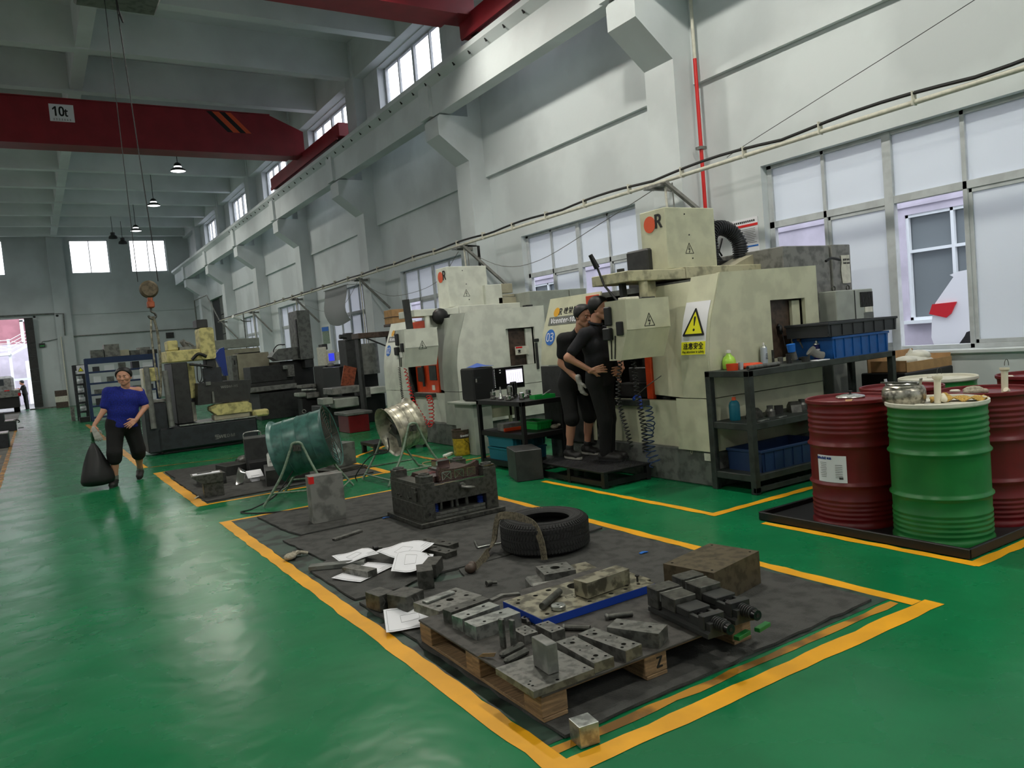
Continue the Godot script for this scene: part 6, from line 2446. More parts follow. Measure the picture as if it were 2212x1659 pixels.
func tyre() -> void:
	var c := V(3.07, 0.017, -4.67)
	var t := thing("tyre_carcass", "worn black car tyre lying flat on the mat", "tyre", Transform3D(Basis(), c))
	var g := Geo.new()
	g.lathe(P2([0.2, 0.01, 0.23, 0.0, 0.29, 0.004, 0.318, 0.03, 0.322, 0.06, 0.322, 0.17, 0.318, 0.2, 0.29, 0.226, 0.25, 0.235, 0.2, 0.225, 0.188, 0.21, 0.2, 0.2, 0.215, 0.18, 0.26, 0.16, 0.28, 0.12, 0.26, 0.07, 0.215, 0.05, 0.19, 0.02, 0.2, 0.01]), 64, Transform3D(), true)
	part("carcass", g, M.rubber, t)
	g = Geo.new()
	for i in 84:
		var a := TAU * i / 84
		var n := V(cos(a), 0, sin(a))
		for y in [0.045, 0.088, 0.142, 0.186]:
			g.box(n * 0.3235 + V(0, y, 0), V(0.006, 0.034 if y > 0.06 and y < 0.17 else 0.028, 0.02), Basis(V(n.x, 0, n.z), V(0, 1, 0), V(-n.z, 0, n.x)) * Basis(V(1, 0, 0), 0.35 if y < 0.1 else -0.35))
		g.box(n * 0.305 + V(0, 0.218, 0), V(0.03, 0.006, 0.012), Basis(V(n.x, 0, n.z), V(0, 1, 0), V(-n.z, 0, n.x)) * Basis(V(0, 0, 1), -0.7))
	part("tread", g, M.rubber, t).set_meta("kind", "stuff")
	g = Geo.new()
	g.lathe(P2([0.262, 0.2335, 0.27, 0.238, 0.278, 0.231]), 64)
	g.lathe(P2([0.212, 0.226, 0.22, 0.233, 0.228, 0.2325]), 64)
	part("sidewall_ring", g, M.rubber, t)
	# the webbing sling thrown over it
	var path := spline(P3([2.37, 0.05, -4.54, 2.45, 0.03, -4.6, 2.62, 0.045, -4.76, 2.74, 0.09, -4.86, 2.775, 0.2, -4.865, 2.8, 0.268, -4.845, 2.86, 0.275, -4.74, 2.87, 0.265, -4.6, 2.86, 0.24, -4.47, 2.85, 0.15, -4.39, 2.845, 0.03, -4.36]), 7)
	var rows := []
	for i in path.size():
		var d := (path[mini(i + 1, path.size() - 1)] - path[maxi(i - 1, 0)]).normalized()
		var s := d.cross(V(0.75, 0.35, 0.55)).normalized() if i < 16 else d.cross(V(-0.9, 0.3, 0.1)).normalized()
		if i >= 16 and rows.size() and s.dot((rows[rows.size() - 1][4] - rows[rows.size() - 1][0])) < 0:
			s = -s
		var row := []
		for j in 5:
			var q := (j - 2) / 2.0
			row.append(path[i] + s * 0.028 * q)
		rows.append(row)
	g = Geo.new()
	g.sheet(rows, 0.008)
	var sl := solo("webbing_sling", g, M.webbing, "frayed grey webbing sling thrown over the tyre, a knotted end on the mat", "sling")
	g = Geo.new()
	g.ball(V(2.36, 0.05, -4.53), V(0.045, 0.035, 0.035), 10)
	g.ball(V(2.39, 0.06, -4.56), V(0.03, 0.026, 0.03), 8)
	part("knotted_end", g, M.brown, sl)

# ---------------------------------------------------------------- the pallet and its load
func vise(label: String, where: Transform3D) -> void:
	var v := thing("machine_vise", label, "vise", where, "machine vises on the pallet")
	var g := Geo.new()
	g.prism(P2([-0.065, 0, 0.065, 0, 0.065, 0.02, 0.05, 0.03, 0.05, 0.065, -0.05, 0.065, -0.05, 0.03, -0.065, 0.02]), -0.3, 0.16)
	part("bed", g, M.machine_dark, v)
	g = Geo.new()
	g.box(V(0, 0.08, -0.25), V(0.14, 0.1, 0.09), Basis(), 0.004)
	part("fixed_jaw", g, M.dark_iron, v)
	g = Geo.new()
	g.box(V(0, 0.085, -0.13), V(0.13, 0.07, 0.11), Basis(), 0.004)
	var mj := part("moving_jaw", g, M.dark_iron, v)
	g = Geo.new()
	g.box(V(0, 0.1, -0.185), V(0.135, 0.045, 0.012), Basis(), 0.001)
	part("jaw_plate", g, M.iron, mj)
	g = Geo.new()
	g.box(V(0, 0.074, -0.02), V(0.125, 0.04, 0.1), Basis(), 0.004)
	part("slide_cover", g, M.machine_dark, v)
	g = Geo.new()
	g.box(V(0, 0.06, 0.11), V(0.12, 0.07, 0.04), Basis(), 0.004)
	g.box(V(0.05, 0.06, 0.06), V(0.02, 0.04, 0.08), Basis(), 0.002)
	g.box(V(-0.05, 0.06, 0.06), V(0.02, 0.04, 0.08), Basis(), 0.002)
	part("end_bracket", g, M.machine_dark, v)
	g = Geo.new()
	g.cyl(V(0, 0.055, 0.0), V(0, 0.055, 0.24), 0.024, 0.024, 20)
	var sc := part("lead_screw", g, M.black_gloss, v)
	g = Geo.new()
	for i in 6:
		g.lathe(P2([0.024, -0.004, 0.031, -0.002, 0.031, 0.002, 0.024, 0.004]), 20, Transform3D(Basis(V(1, 0, 0), PI / 2), V(0, 0.055, 0.14 + 0.014 * i)))
	part("thread", g, M.machine_dark, sc)
	g = Geo.new()
	g.cyl(V(0, 0.055, 0.24), V(0, 0.055, 0.243), 0.01, 0.01, 6)
	part("hex_socket", g, M.ink, sc)

func pallet_load() -> void:
	var p := thing("pallet", "low wooden pallet with a scuffed dark plywood deck", "pallet", at(2.2, 0.018, -3.11))
	var g: Geo
	for x in [-0.55, 0.0, 0.55]:
		for z in [-0.5, 0.0, 0.5]:
			g = Geo.new()
			g.box(V(x, 0.061, z), V(0.13, 0.09, 0.13), Basis(), 0.003)
			part("block", g, M.wood, p)
		g = Geo.new()
		g.box(V(x, 0.008, 0), V(0.12, 0.016, 1.14), Basis(), 0.002)
		part("runner", g, M.wood, p)
	for z in [-0.5, 0.0, 0.5]:
		g = Geo.new()
		g.box(V(0, 0.1, z), V(1.22, 0.012, 0.12), Basis(), 0.002)
		part("stringer_board", g, M.wood, p)
	g = Geo.new()
	g.box(V(0, 0.1115, 0), V(1.23, 0.011, 1.15), Basis(), 0.002)
	part("deck", g, M.plywood, p)
	g = Geo.new()
	g.prism(P2([-0.05, 0, 0.04, 0.012, 0.05, 0.03, -0.02, 0.02]), 0, 0.006, Transform3D(Basis(V(0.5, 0, 0.85), V(0, 1, 0), V(-0.85, 0, 0.5)), V(-0.59, 0.115, 0.1)))
	part("splinter", g, M.wood, p)
	lettering("Z", 0.05, M.ink, p, at(0.02, 0.06, 0.566), true)
	var D := 0.136
	holed("square_plate", "square flat plate with small corner holes, at the pallet's near corner", "plate", V(0.305, 0.028, 0.295), [[-0.13, 0.08, 0.006], [-0.125, 0.1, 0.006], [-0.11, 0.06, 0.005], [-0.02, 0.125, 0.008], [0.125, -0.11, 0.006], [0.11, -0.09, 0.005], [0.13, 0.11, 0.006]], M.iron, at(1.7, D, -2.68, 0))
	block("grey_block", "grey green upright block standing on the square plate", "block", V(0.052, 0.125, 0.125), M.mid_grey, at(1.705, D + 0.03, -2.67, -4))
	var hs := [[-0.03, -0.11, 0.006], [0.025, -0.12, 0.006], [0.0, -0.09, 0.012], [0.03, -0.02, 0.005], [-0.02, 0.0, 0.005], [0.03, 0.02, 0.004], [0.0, 0.09, 0.012], [-0.03, 0.11, 0.008], [0.03, 0.12, 0.007]]
	var gr := "drilled bars at the pallet's near edge"
	holed("drilled_bar", "bright nine-hole bar at the pallet's near edge, left of two", "bar", V(0.102, 0.045, 0.3), hs, M.iron, at(1.92, D, -2.69, -3), gr)
	holed("drilled_bar", "bright nine-hole bar at the pallet's near edge, right of two", "bar", V(0.102, 0.05, 0.3), hs, M.iron, at(2.062, D, -2.69, 6), gr)
	holed("thick_bar", "thick two-hole bar set askew right of the nine-hole bars", "bar", V(0.115, 0.068, 0.25), [[0.0, -0.075, 0.009], [0.01, 0.06, 0.009]], M.iron, at(2.22, D, -2.68, 27))
	gr = "thick two-hole bars at the pallet's left edge"
	holed("two_hole_bar", "thick two-hole bar at the pallet's left edge, nearest of three", "bar", V(0.26, 0.066, 0.11), [[-0.06, 0.02, 0.009], [0.06, -0.02, 0.009]], M.steel, at(1.8, D, -3.27, 2), gr)
	holed("two_hole_bar", "thick two-hole bar at the pallet's left edge, middle of three", "bar", V(0.24, 0.066, 0.09), [[-0.06, 0.015, 0.009], [0.06, -0.015, 0.009]], M.steel, at(1.787, D, -3.415, 8), gr)
	holed("two_hole_bar", "darker two-hole bar at the pallet's left edge, farthest of three", "bar", V(0.25, 0.064, 0.075), [[-0.07, 0.01, 0.009], [0.06, -0.01, 0.008]], M.dark_iron, at(1.8, D, -3.54, 8), gr)
	for i in 2:
		block("parallel_strip", ["thin bright strip standing on edge, left of the pair", "thin bright strip standing on edge, right of the pair"][i], "strip", V(0.016, 0.135, 0.03), M.iron, at(1.725 + 0.03 * i, D, -3.055 + 0.045 * i, 10), "strips on edge")
	for i in 2:
		block("chamfered_bar", ["dark chamfered bar lying behind the grey green block, farther of two", "dark chamfered bar lying behind the grey green block, nearer of two"][i], "bar", V(0.15, 0.028, 0.035), M.dark_iron, at(1.72 - 0.02 * i, D, -2.97 + 0.07 * i, 14), "chamfered bars", 0.01)
	gr = "small drilled plates mid pallet"
	holed("small_plate", "small drilled plate in the middle of the pallet, left of two", "plate", V(0.075, 0.045, 0.11), [[-0.02, -0.03, 0.005], [0.02, -0.035, 0.006], [0.0, 0.0, 0.006], [-0.02, 0.035, 0.005], [0.022, 0.03, 0.006]], M.iron, at(1.85, D, -3.055, -3), gr)
	holed("small_plate", "small drilled plate in the middle of the pallet, right of two", "plate", V(0.075, 0.05, 0.14), [[-0.02, -0.05, 0.005], [0.02, -0.05, 0.006], [-0.02, 0.05, 0.006], [0.022, 0.045, 0.006]], M.iron, at(1.955, D, -3.0, -1), gr)
	# the blue-edged plate and what lies on it
	var bp := CSGBox3D.new()
	bp.size = V(0.74, 0.042, 0.37)
	bp.name = numbered("blue_edged_plate")
	bp.material = M.steel_worn
	for h in [[-0.33, -0.1, 0.012], [-0.3, -0.14, 0.01], [-0.31, 0.14, 0.012], [-0.26, 0.12, 0.008], [-0.2, -0.13, 0.014], [-0.05, 0.15, 0.012], [0.0, 0.02, 0.016], [0.1, 0.14, 0.014], [0.2, 0.14, 0.012], [0.24, 0.1, 0.013], [0.3, 0.13, 0.011], [0.33, -0.02, 0.012], [-0.1, -0.15, 0.016], [0.05, -0.1, 0.05]]:
		var c := CSGCylinder3D.new()
		c.name = "bore"
		c.operation = CSGShape3D.OPERATION_SUBTRACTION
		c.radius = h[2]
		c.height = 0.036
		c.sides = 20
		c.position = V(h[0], 0.007, h[1])
		c.material = M.dark_iron
		bp.add_child(c, true)
	add_child(bp, true)
	bp.position = V(2.36, D + 0.022, -3.3)
	tag(bp, "large drilled plate with blue painted edges, on the pallet's far half", "plate")
	g = Geo.new()
	g.box(V(-0.371, 0, 0), V(0.003, 0.04, 0.366))
	g.box(V(0, 0, 0.186), V(0.736, 0.04, 0.003))
	part("blue_edge", g, M.blue_paint, bp)
	g = Geo.new()
	g.stroke(P2([-0.02, 0.0, 0.02, 0.0, 0.02, 0.015, 0.045, -0.01, 0.02, -0.035, 0.02, -0.02, -0.02, -0.02, -0.02, 0.0]), 0.003, 0.0006, Transform3D(Basis(V(1, 0, 0.3), V(0.3, 0, -1), V(0, 1, 0)), V(-0.08, 0.0212, 0.01)))
	part("scribed_arrow", g, M.ink, bp)
	var Dp := D + 0.045
	var rod := thing("steel_rod", "short round steel rod lying on the blue-edged plate", "rod", at(2.16, Dp + 0.018, -3.28, 32))
	g = Geo.new()
	g.cyl(V(-0.115, 0, 0), V(0.115, 0, 0), 0.018, 0.018, 20)
	part("rod", g, M.dark_iron, rod)
	g = Geo.new()
	g.lathe(P2([0.0, 0, 0.036, 0, 0.038, 0.004, 0.038, 0.018, 0.035, 0.021, 0.007, 0.021, 0.007, 0.015, 0, 0.015]), 32)
	solo("steel_disc", g, M.steel, "small round steel disc with a centre hole on the blue-edged plate", "disc", at(2.13, Dp, -3.175))
	block("long_block", "long heavy ground block on the blue-edged plate", "block", V(0.31, 0.085, 0.105), M.steel_worn, at(2.47, Dp, -3.24, 4))
	var sw := thing("cap_bolt", "small dark bolt standing on its head right of the long block", "bolt", at(2.68, Dp, -3.2))
	g = Geo.new()
	g.cyl(V(0, 0, 0), V(0, 0.03, 0), 0.006, 0.006, 10)
	part("shank", g, M.ink, sw)
	g = Geo.new()
	g.cyl(V(0, 0.03, 0), V(0, 0.036, 0), 0.013, 0.013, 12)
	part("head", g, M.ink, sw)
	block("brown_plate", "thin tarnished plate beyond the blue-edged plate's right end", "plate", V(0.12, 0.02, 0.24), M.steel_worn, at(2.75, D, -3.36, 0))
	# stack behind
	block("clamp_block", "grey chamfered block under the holed plate behind the pallet", "block", V(0.24, 0.075, 0.17), M.iron, at(2.53, 0.018, -3.87, -20), "", 0.012)
	holed("bored_plate", "drilled plate with one large bore, lying across the chamfered block", "plate", V(0.2, 0.04, 0.19), [[0.0, -0.01, 0.03], [-0.07, -0.06, 0.009], [0.07, 0.06, 0.009], [0.06, -0.06, 0.008], [-0.07, 0.06, 0.008]], M.iron, at(2.6, 0.094, -3.87, -18))
	block("flat_block", "flat tarnished block right of the holed plate", "block", V(0.16, 0.06, 0.2), M.steel_worn, at(2.82, 0.018, -3.9, -10))
	# plate and strips at the far left corner
	holed("bored_plate", "large plate with round bores behind the two-hole bars", "plate", V(0.3, 0.05, 0.24), [[-0.1, -0.07, 0.014], [0.0, -0.08, 0.012], [0.1, -0.07, 0.016], [0.0, 0.02, 0.022], [0.1, 0.04, 0.014], [-0.1, 0.05, 0.014]], M.iron, at(1.83, 0.1, -3.82, 10))
	for i in 2:
		block("thin_strip", ["thin bright strip on the bored plate, left of two", "short grey strip beyond the bored plate"][i], "strip", [V(0.2, 0.012, 0.05), V(0.07, 0.012, 0.14)][i], M.steel, [at(1.8, 0.151, -3.87, 12), at(1.95, 0.018, -4.18, 15)][i])
	g = Geo.new()
	g.prism(P2([-0.09, 0.0, 0.0, 0.03, 0.08, -0.02, 0.085, 0.01, 0.0, 0.06, -0.09, 0.03]), 0, 0.012, Transform3D(Basis(V(1, 0, 0), V(0, 0, -1), V(0, 1, 0)), V(2.09, D, -3.62)))
	solo("bent_strip", g, M.iron, "flat V-shaped strip by the blue-edged plate's corner", "strip")
	for i in 2:
		var pn := thing("steel_pin", ["short dark pin lying left of the thick askew bar", "pin with a domed end behind the thick askew bar"][i], "pin", [at(2.09, D, -2.97, -50), at(2.34, D, -2.95, -25)][i])
		g = Geo.new()
		g.cyl(V(-0.065, 0.014, 0), V(0.065, 0.014, 0), 0.014, 0.014, 14)
		part("pin", g, M.dark_iron, pn)
		g = Geo.new()
		g.ball(V(-0.065, 0.014, 0), V(0.012, 0.018, 0.018), 10)
		part("end", g, M.iron, pn)
	for i in 3:
		var bo := thing("eye_bolt", "small dark fitting heaped by the blue-edged plate's left edge, %s" % ["farthest", "middle", "nearest"][i], "bolt", at(1.965 + 0.0 * i, D, -3.42 + 0.1 * i, 40.0 * i), "fittings by the blue plate")
		g = Geo.new()
		g.cyl(V(-0.03, 0.012, 0), V(0.03, 0.012, 0.01), 0.009, 0.009, 10)
		part("shank", g, M.dark_iron, bo)
		g = Geo.new()
		g.lathe(P2([0.012, -0.008, 0.024, -0.008, 0.024, 0.008, 0.012, 0.008]), 16, at(0.035, 0.012, 0.01))
		part("ring", g, M.iron, bo)
	vise("dark machine vise at the pallet's right edge, left of the pair", at(2.525, D + 0.005, -2.61, -7))
	vise("dark machine vise at the pallet's right edge, right of the pair", at(2.72, D + 0.01, -2.63, -6))
	for i in 2:
		block("green_batten", ["green painted batten under the vises, left end", "green painted batten under the vises, right end"][i], "batten", V(0.1, 0.02, 0.03), M.drum_green, at(2.66 + 0.14 * i, 0.09 + 0.0 * i, -2.46 - 0.0 * i, 10))
	holed("brown_block", "large brown-topped steel block on the mat behind the vises", "block", V(0.48, 0.19, 0.33), [[-0.2, -0.13, 0.008], [0.2, 0.13, 0.008], [-0.2, 0.13, 0.008], [0.21, -0.13, 0.008]], M.brown_iron, at(3.2, 0.018, -3.15, 11))

# ---------------------------------------------------------------- portable drum fans
func drum_fan(label: String, p: Vector3, yaw: float, tilt: float, R: float, L: float, shell: Material, leg: Material, grille_end: float, hub_end: float) -> Node3D:
	var f := thing("drum_fan", label, "fan", at(p.x, 0, p.z, yaw))
	var tx := Transform3D(Basis(V(0, 0, 1), deg_to_rad(tilt)), V(0, p.y, 0))
	var ax := tx * Transform3D(Basis(V(0, 0, 1), -PI / 2), Vector3.ZERO)   # lathe axis along local +x
	var g := Geo.new()
	var h := L / 2
	g.lathe(P2([R + 0.035, -h, R + 0.03, -h + 0.012, R + 0.004, -h + 0.03, R, -h + 0.05, R, -0.03 * L, R + 0.004, 0.0, R, 0.03 * L, R, h - 0.05, R + 0.004, h - 0.03, R + 0.03, h - 0.012, R + 0.035, h]), 48, ax, true)
	g.lathe(P2([R + 0.035, -h, R - 0.006, -h + 0.03, R - 0.006, h - 0.03, R + 0.035, h]), 48, ax, true, -1.0)
	var sh := part("shell", g, shell, f)
	g = Geo.new()
	for e in [-0.24, 0.0, 0.24]:
		g.lathe(P2([R, L * e - 0.006, R + 0.006, L * e - 0.003, R + 0.006, L * e + 0.003, R, L * e + 0.006]), 48, ax)
	part("swage_line", g, shell, sh)
	g = Geo.new()
	g.lathe(P2([0, -0.1, 0.06, -0.1, 0.08, -0.06, 0.085, 0.14, 0, 0.14]), 24, ax)
	part("motor", g, M.machine_dark, f)
	for i in 6:
		g = Geo.new()
		var t := TAU * i / 6.0
		var rows := []
		for k in 4:
			var rr := lerpf(0.07, R - 0.03, k / 3.0)
			var row := []
			for m in 3:
				var w := (m - 1) * 0.07 * (0.8 + 0.3 * k / 3.0)
				row.append(tx * V((m - 1) * -0.035 + 0.12 * hub_end, rr * cos(t) - w * sin(t), rr * sin(t) + w * cos(t)))
			rows.append(row)
		g.sheet(rows, 0.004)
		part("blade", g, M.steel_grey, f)
	g = Geo.new()
	for i in 9:
		var rr := 0.04 + (R + 0.01 - 0.04) * i / 8.0
		var ring := PackedVector3Array()
		for k in 36:
			ring.append(tx * V(h * grille_end * 0.97, rr * cos(TAU * k / 36), rr * sin(TAU * k / 36)))
		g.tube(ring, 0.003, 4, true)
	for k in 8:
		var t := TAU * k / 8.0
		g.tube(PackedVector3Array([tx * V(h * grille_end * 0.97, 0.04 * cos(t), 0.04 * sin(t)), tx * V(h * grille_end * 0.97, (R + 0.02) * cos(t), (R + 0.02) * sin(t))]), 0.004, 4)
	part("grille", g, M.brown, f)
	# two bent-tube A frames joined by low bars
	for sg in [-1.0, 1.0]:
		g = Geo.new()
		var z: float = sg * (R + 0.05)
		var zf: float = sg * (R + 0.1)
		g.tube(spline(P3([-0.4, 0.012, zf, -0.2, p.y * 0.5, (z + zf) / 2, -0.075, p.y - 0.02, z, -0.04, p.y + 0.05, z, 0.04, p.y + 0.05, z, 0.075, p.y - 0.02, z, 0.2, p.y * 0.5, (z + zf) / 2, 0.4, 0.012, zf]), 5), 0.014, 8)
		g.tube(P3([-0.3, p.y * 0.24, lerpf(zf, z, 0.24), 0.3, p.y * 0.24, lerpf(zf, z, 0.24)]), 0.011, 6)
		part("leg_frame", g, leg, f)
		g = Geo.new()
		g.cyl(V(0, p.y, sg * (R - 0.01)), V(0, p.y, sg * (R + 0.065)), 0.02, 0.02, 12)
		g.box(V(0, p.y, z), V(0.09, 0.07, 0.006), Basis(), 0.002)
		part("pivot", g, M.dark_iron, f)
	g = Geo.new()
	for x in [-0.36, 0.36]:
		g.tube(P3([x, 0.07, -(R + 0.095), x, 0.07, R + 0.095]), 0.011, 6)
	part("cross_bar", g, leg, f)
	return f

func fans() -> void:
	var f := drum_fan("green drum fan on bent-tube legs behind the upright grey block", V(2.5, 0.6, -8.47), -31, 12, 0.315, 0.62, M.fan_green, M.leg_green, 1.0, -0.5)
	var g := Geo.new()
	var ring := PackedVector3Array()
	for i in 12:
		ring.append(V(0.02 + 0.02 * cos(TAU * i / 12), 0.955 + 0.02 * sin(TAU * i / 12), 0))
	g.tube(ring, 0.005, 5, true)
	part("lifting_eye", g, M.iron, f)
	g = Geo.new()
	g.tube(spline(P3([-0.1, 0.35, 0.2, -0.3, 0.1, 0.3, -0.5, 0.012, 0.45, -0.58, 0.012, 0.6, -0.3, 0.012, 0.75, 0.3, 0.012, 0.75])), 0.008, 6)
	part("power_cable", g, M.ink, f)
	f = drum_fan("white paint-worn drum fan facing the aisle, in front of the white machine", V(3.69, 0.62, -8.55), 2, 14, 0.27, 0.36, M.fan_white, M.leg_green, 1.0, -0.3)
	g = Geo.new()
	g.tube(spline(P3([-0.14, 0.5, -0.1, -0.2, 0.35, 0.0, -0.34, 0.3, -0.2, -0.5, 0.1, -0.3, -0.5, 0.012, -0.3])), 0.007, 6)
	part("power_cable", g, M.ink, f)
	g = Geo.new()
	g.tube(spline(P3([2.3, 0.01, -7.6, 2.9, 0.01, -7.75, 3.5, 0.01, -7.75, 4.0, 0.01, -8.4, 4.5, 0.01, -9.0])), 0.008, 6)
	solo("floor_cable", g, M.ink, "black cable lying across the green floor behind the mould", "cable")

# ---------------------------------------------------------------- the second matted zone
func second_zone() -> void:
	mat_sheet("dark rubber mat in the farther zone, under the green fan's end", [1.56, -12.66, 1.58, -11.7, 1.53, -11.58, 1.55, -9.28, 2.78, -9.33, 2.9, -9.26, 3.58, -9.3, 3.62, -9.8, 3.1, -10.9, 2.75, -12.6], 0.014, 9)
	var y := 0.0185
	var vb := thing("flared_block", "dark steel block with a flared top and a white-marked sheet on it", "block", at(1.66, y, -9.62, -6))
	var g := Geo.new()
	g.box(V(0.03, 0.1, 0), V(0.22, 0.2, 0.22), Basis(), 0.003)
	part("foot", g, M.dark_iron, vb)
	g = Geo.new()
	g.prism(P2([-0.09, 0.17, -0.2, 0.255, -0.2, 0.27, 0.14, 0.27, 0.14, 0.17]), -0.14, 0.14)
	part("flare", g, M.dark_iron, vb)
	g = Geo.new()
	g.box(V(-0.03, 0.274, 0.02), V(0.3, 0.006, 0.12))
	var sh := part("white_sheet", g, M.paper, vb)
	g = Geo.new()
	g.box(V(-0.05, 0.279, 0.0), V(0.16, 0.008, 0.03), Basis(V(0, 1, 0), 0.15))
	part("black_tool", g, M.black, sh)
	block("low_block", "low dark block behind the flared one", "block", V(0.3, 0.14, 0.4), M.machine_dark, at(1.85, y, -10.6, 0))
	block("square_block", "square dark block in the middle of the farther mat", "block", V(0.3, 0.13, 0.4), M.machine_dark, at(2.25, y, -11.25, 10))
	var bt := thing("dull_flask", "dull metal flask lying at the farther mat's back", "flask", at(2.6, y + 0.065, -12.1, 30))
	g = Geo.new()
	g.lathe(P2([0, -0.11, 0.06, -0.11, 0.065, -0.1, 0.065, 0.05, 0.04, 0.09, 0.03, 0.1, 0.03, 0.13, 0, 0.13]), 20, Transform3D(Basis(V(0, 0, 1), PI / 2), Vector3.ZERO))
	part("body", g, M.iron, bt)
	var tb := thing("tool_cabinet", "dark steel box with a bright top handle, left of the green fan", "box", at(2.62, y, -11.1, -10))
	g = Geo.new()
	g.box(V(0, 0.24, 0), V(0.4, 0.48, 0.36), Basis(), 0.006)
	part("box", g, M.machine_dark, tb)
	g = Geo.new()
	g.tube(spline(P3([-0.2, 0.48, 0.1, -0.19, 0.55, 0.1, -0.1, 0.565, 0.1, 0.02, 0.555, 0.1, 0.03, 0.48, 0.1]), 4), 0.01, 6)
	part("handle", g, M.steel, tb)
	block("dark_block", "dark block at the foot of the box with the bright handle", "block", V(0.3, 0.2, 0.3), M.black, at(2.5, y, -10.62, -8))
	block("low_steel_block", "broad low dark block under the green fan, a spray can on it", "block", V(0.52, 0.19, 0.62), M.machine_dark, at(2.62, y, -9.82, -12))
	spray_can("white spray can standing on the broad low block by the green fan", V(2.46, 0.2085, -9.95), 0.2, 0.033, M.white, M.white)
	g = Geo.new()
	g.box(V(0, 0.1, 0), V(0.1, 0.2, 0.012), Basis(V(1, 0, 0), -0.25), 0.002)
	solo("white_card", g, M.paper, "white card leaning behind the spray can", "card", at(2.62, 0.21, -9.98))
	var sc := thing("chrome_bracket", "shiny bent chrome bracket with a white card on the farther mat", "bracket", at(2.15, y, -10.15))
	g = Geo.new()
	g.sheet([[V(-0.1, 0.0, 0.05), V(-0.02, 0.02, 0.1)], [V(-0.06, 0.14, -0.02), V(0.03, 0.12, 0.03)], [V(-0.02, 0.2, -0.1), V(0.06, 0.14, -0.06)]], 0.01)
	part("bracket", g, M.chrome, sc)
	g = Geo.new()
	g.box(V(0.16, 0.09, -0.05), V(0.2, 0.01, 0.16), Basis(V(1, 0, 0), 0.5))
	g.box(V(0.16, 0.04, -0.05), V(0.1, 0.08, 0.1))
	part("white_card", g, M.paper, sc)
	block("upright_dark_block", "upright dark steel block right of the green fan", "block", V(0.34, 0.3, 0.26), M.steel_grey, at(3.4, y + 0.045, -10.02, 20))
	for i in 3:
		block("flat_plate", "flat dark plate under the upright block, %s of three" % ["lowest", "middle", "topmost"][i], "plate", V(0.6 - 0.06 * i, 0.014, 0.36), M.dark_iron, at(3.38 - 0.03 * i, y + 0.015 * i, -9.86, 12 + 5 * i), "flat plates")
	for i in 2:
		block("rod_end", ["short grey stub between fan leg and plates, left one", "short grey stub between fan leg and plates, right one"][i], "stub", V(0.16, 0.05, 0.06), M.iron, at(3.0 + 0.14 * i, y, -9.55 + 0.1 * i, 40))
	g = Geo.new()
	g.box(V(0, 0.006, 0), V(0.12, 0.012, 0.03), Basis(), 0.003)
	solo("pale_strip", g, M.off_white, "short pale strip lying by the farther yellow line", "strip", at(1.52, 0.004, -9.72, 60))

# ---------------------------------------------------------------- spark erosion machines at the back
func slab(o: Node3D, called: String, lo: Vector3, hi: Vector3, m: Material, bev := 0.012, label := "") -> MeshInstance3D:
	return part(called, Geo.new().span(lo, hi, bev), m, o, label)

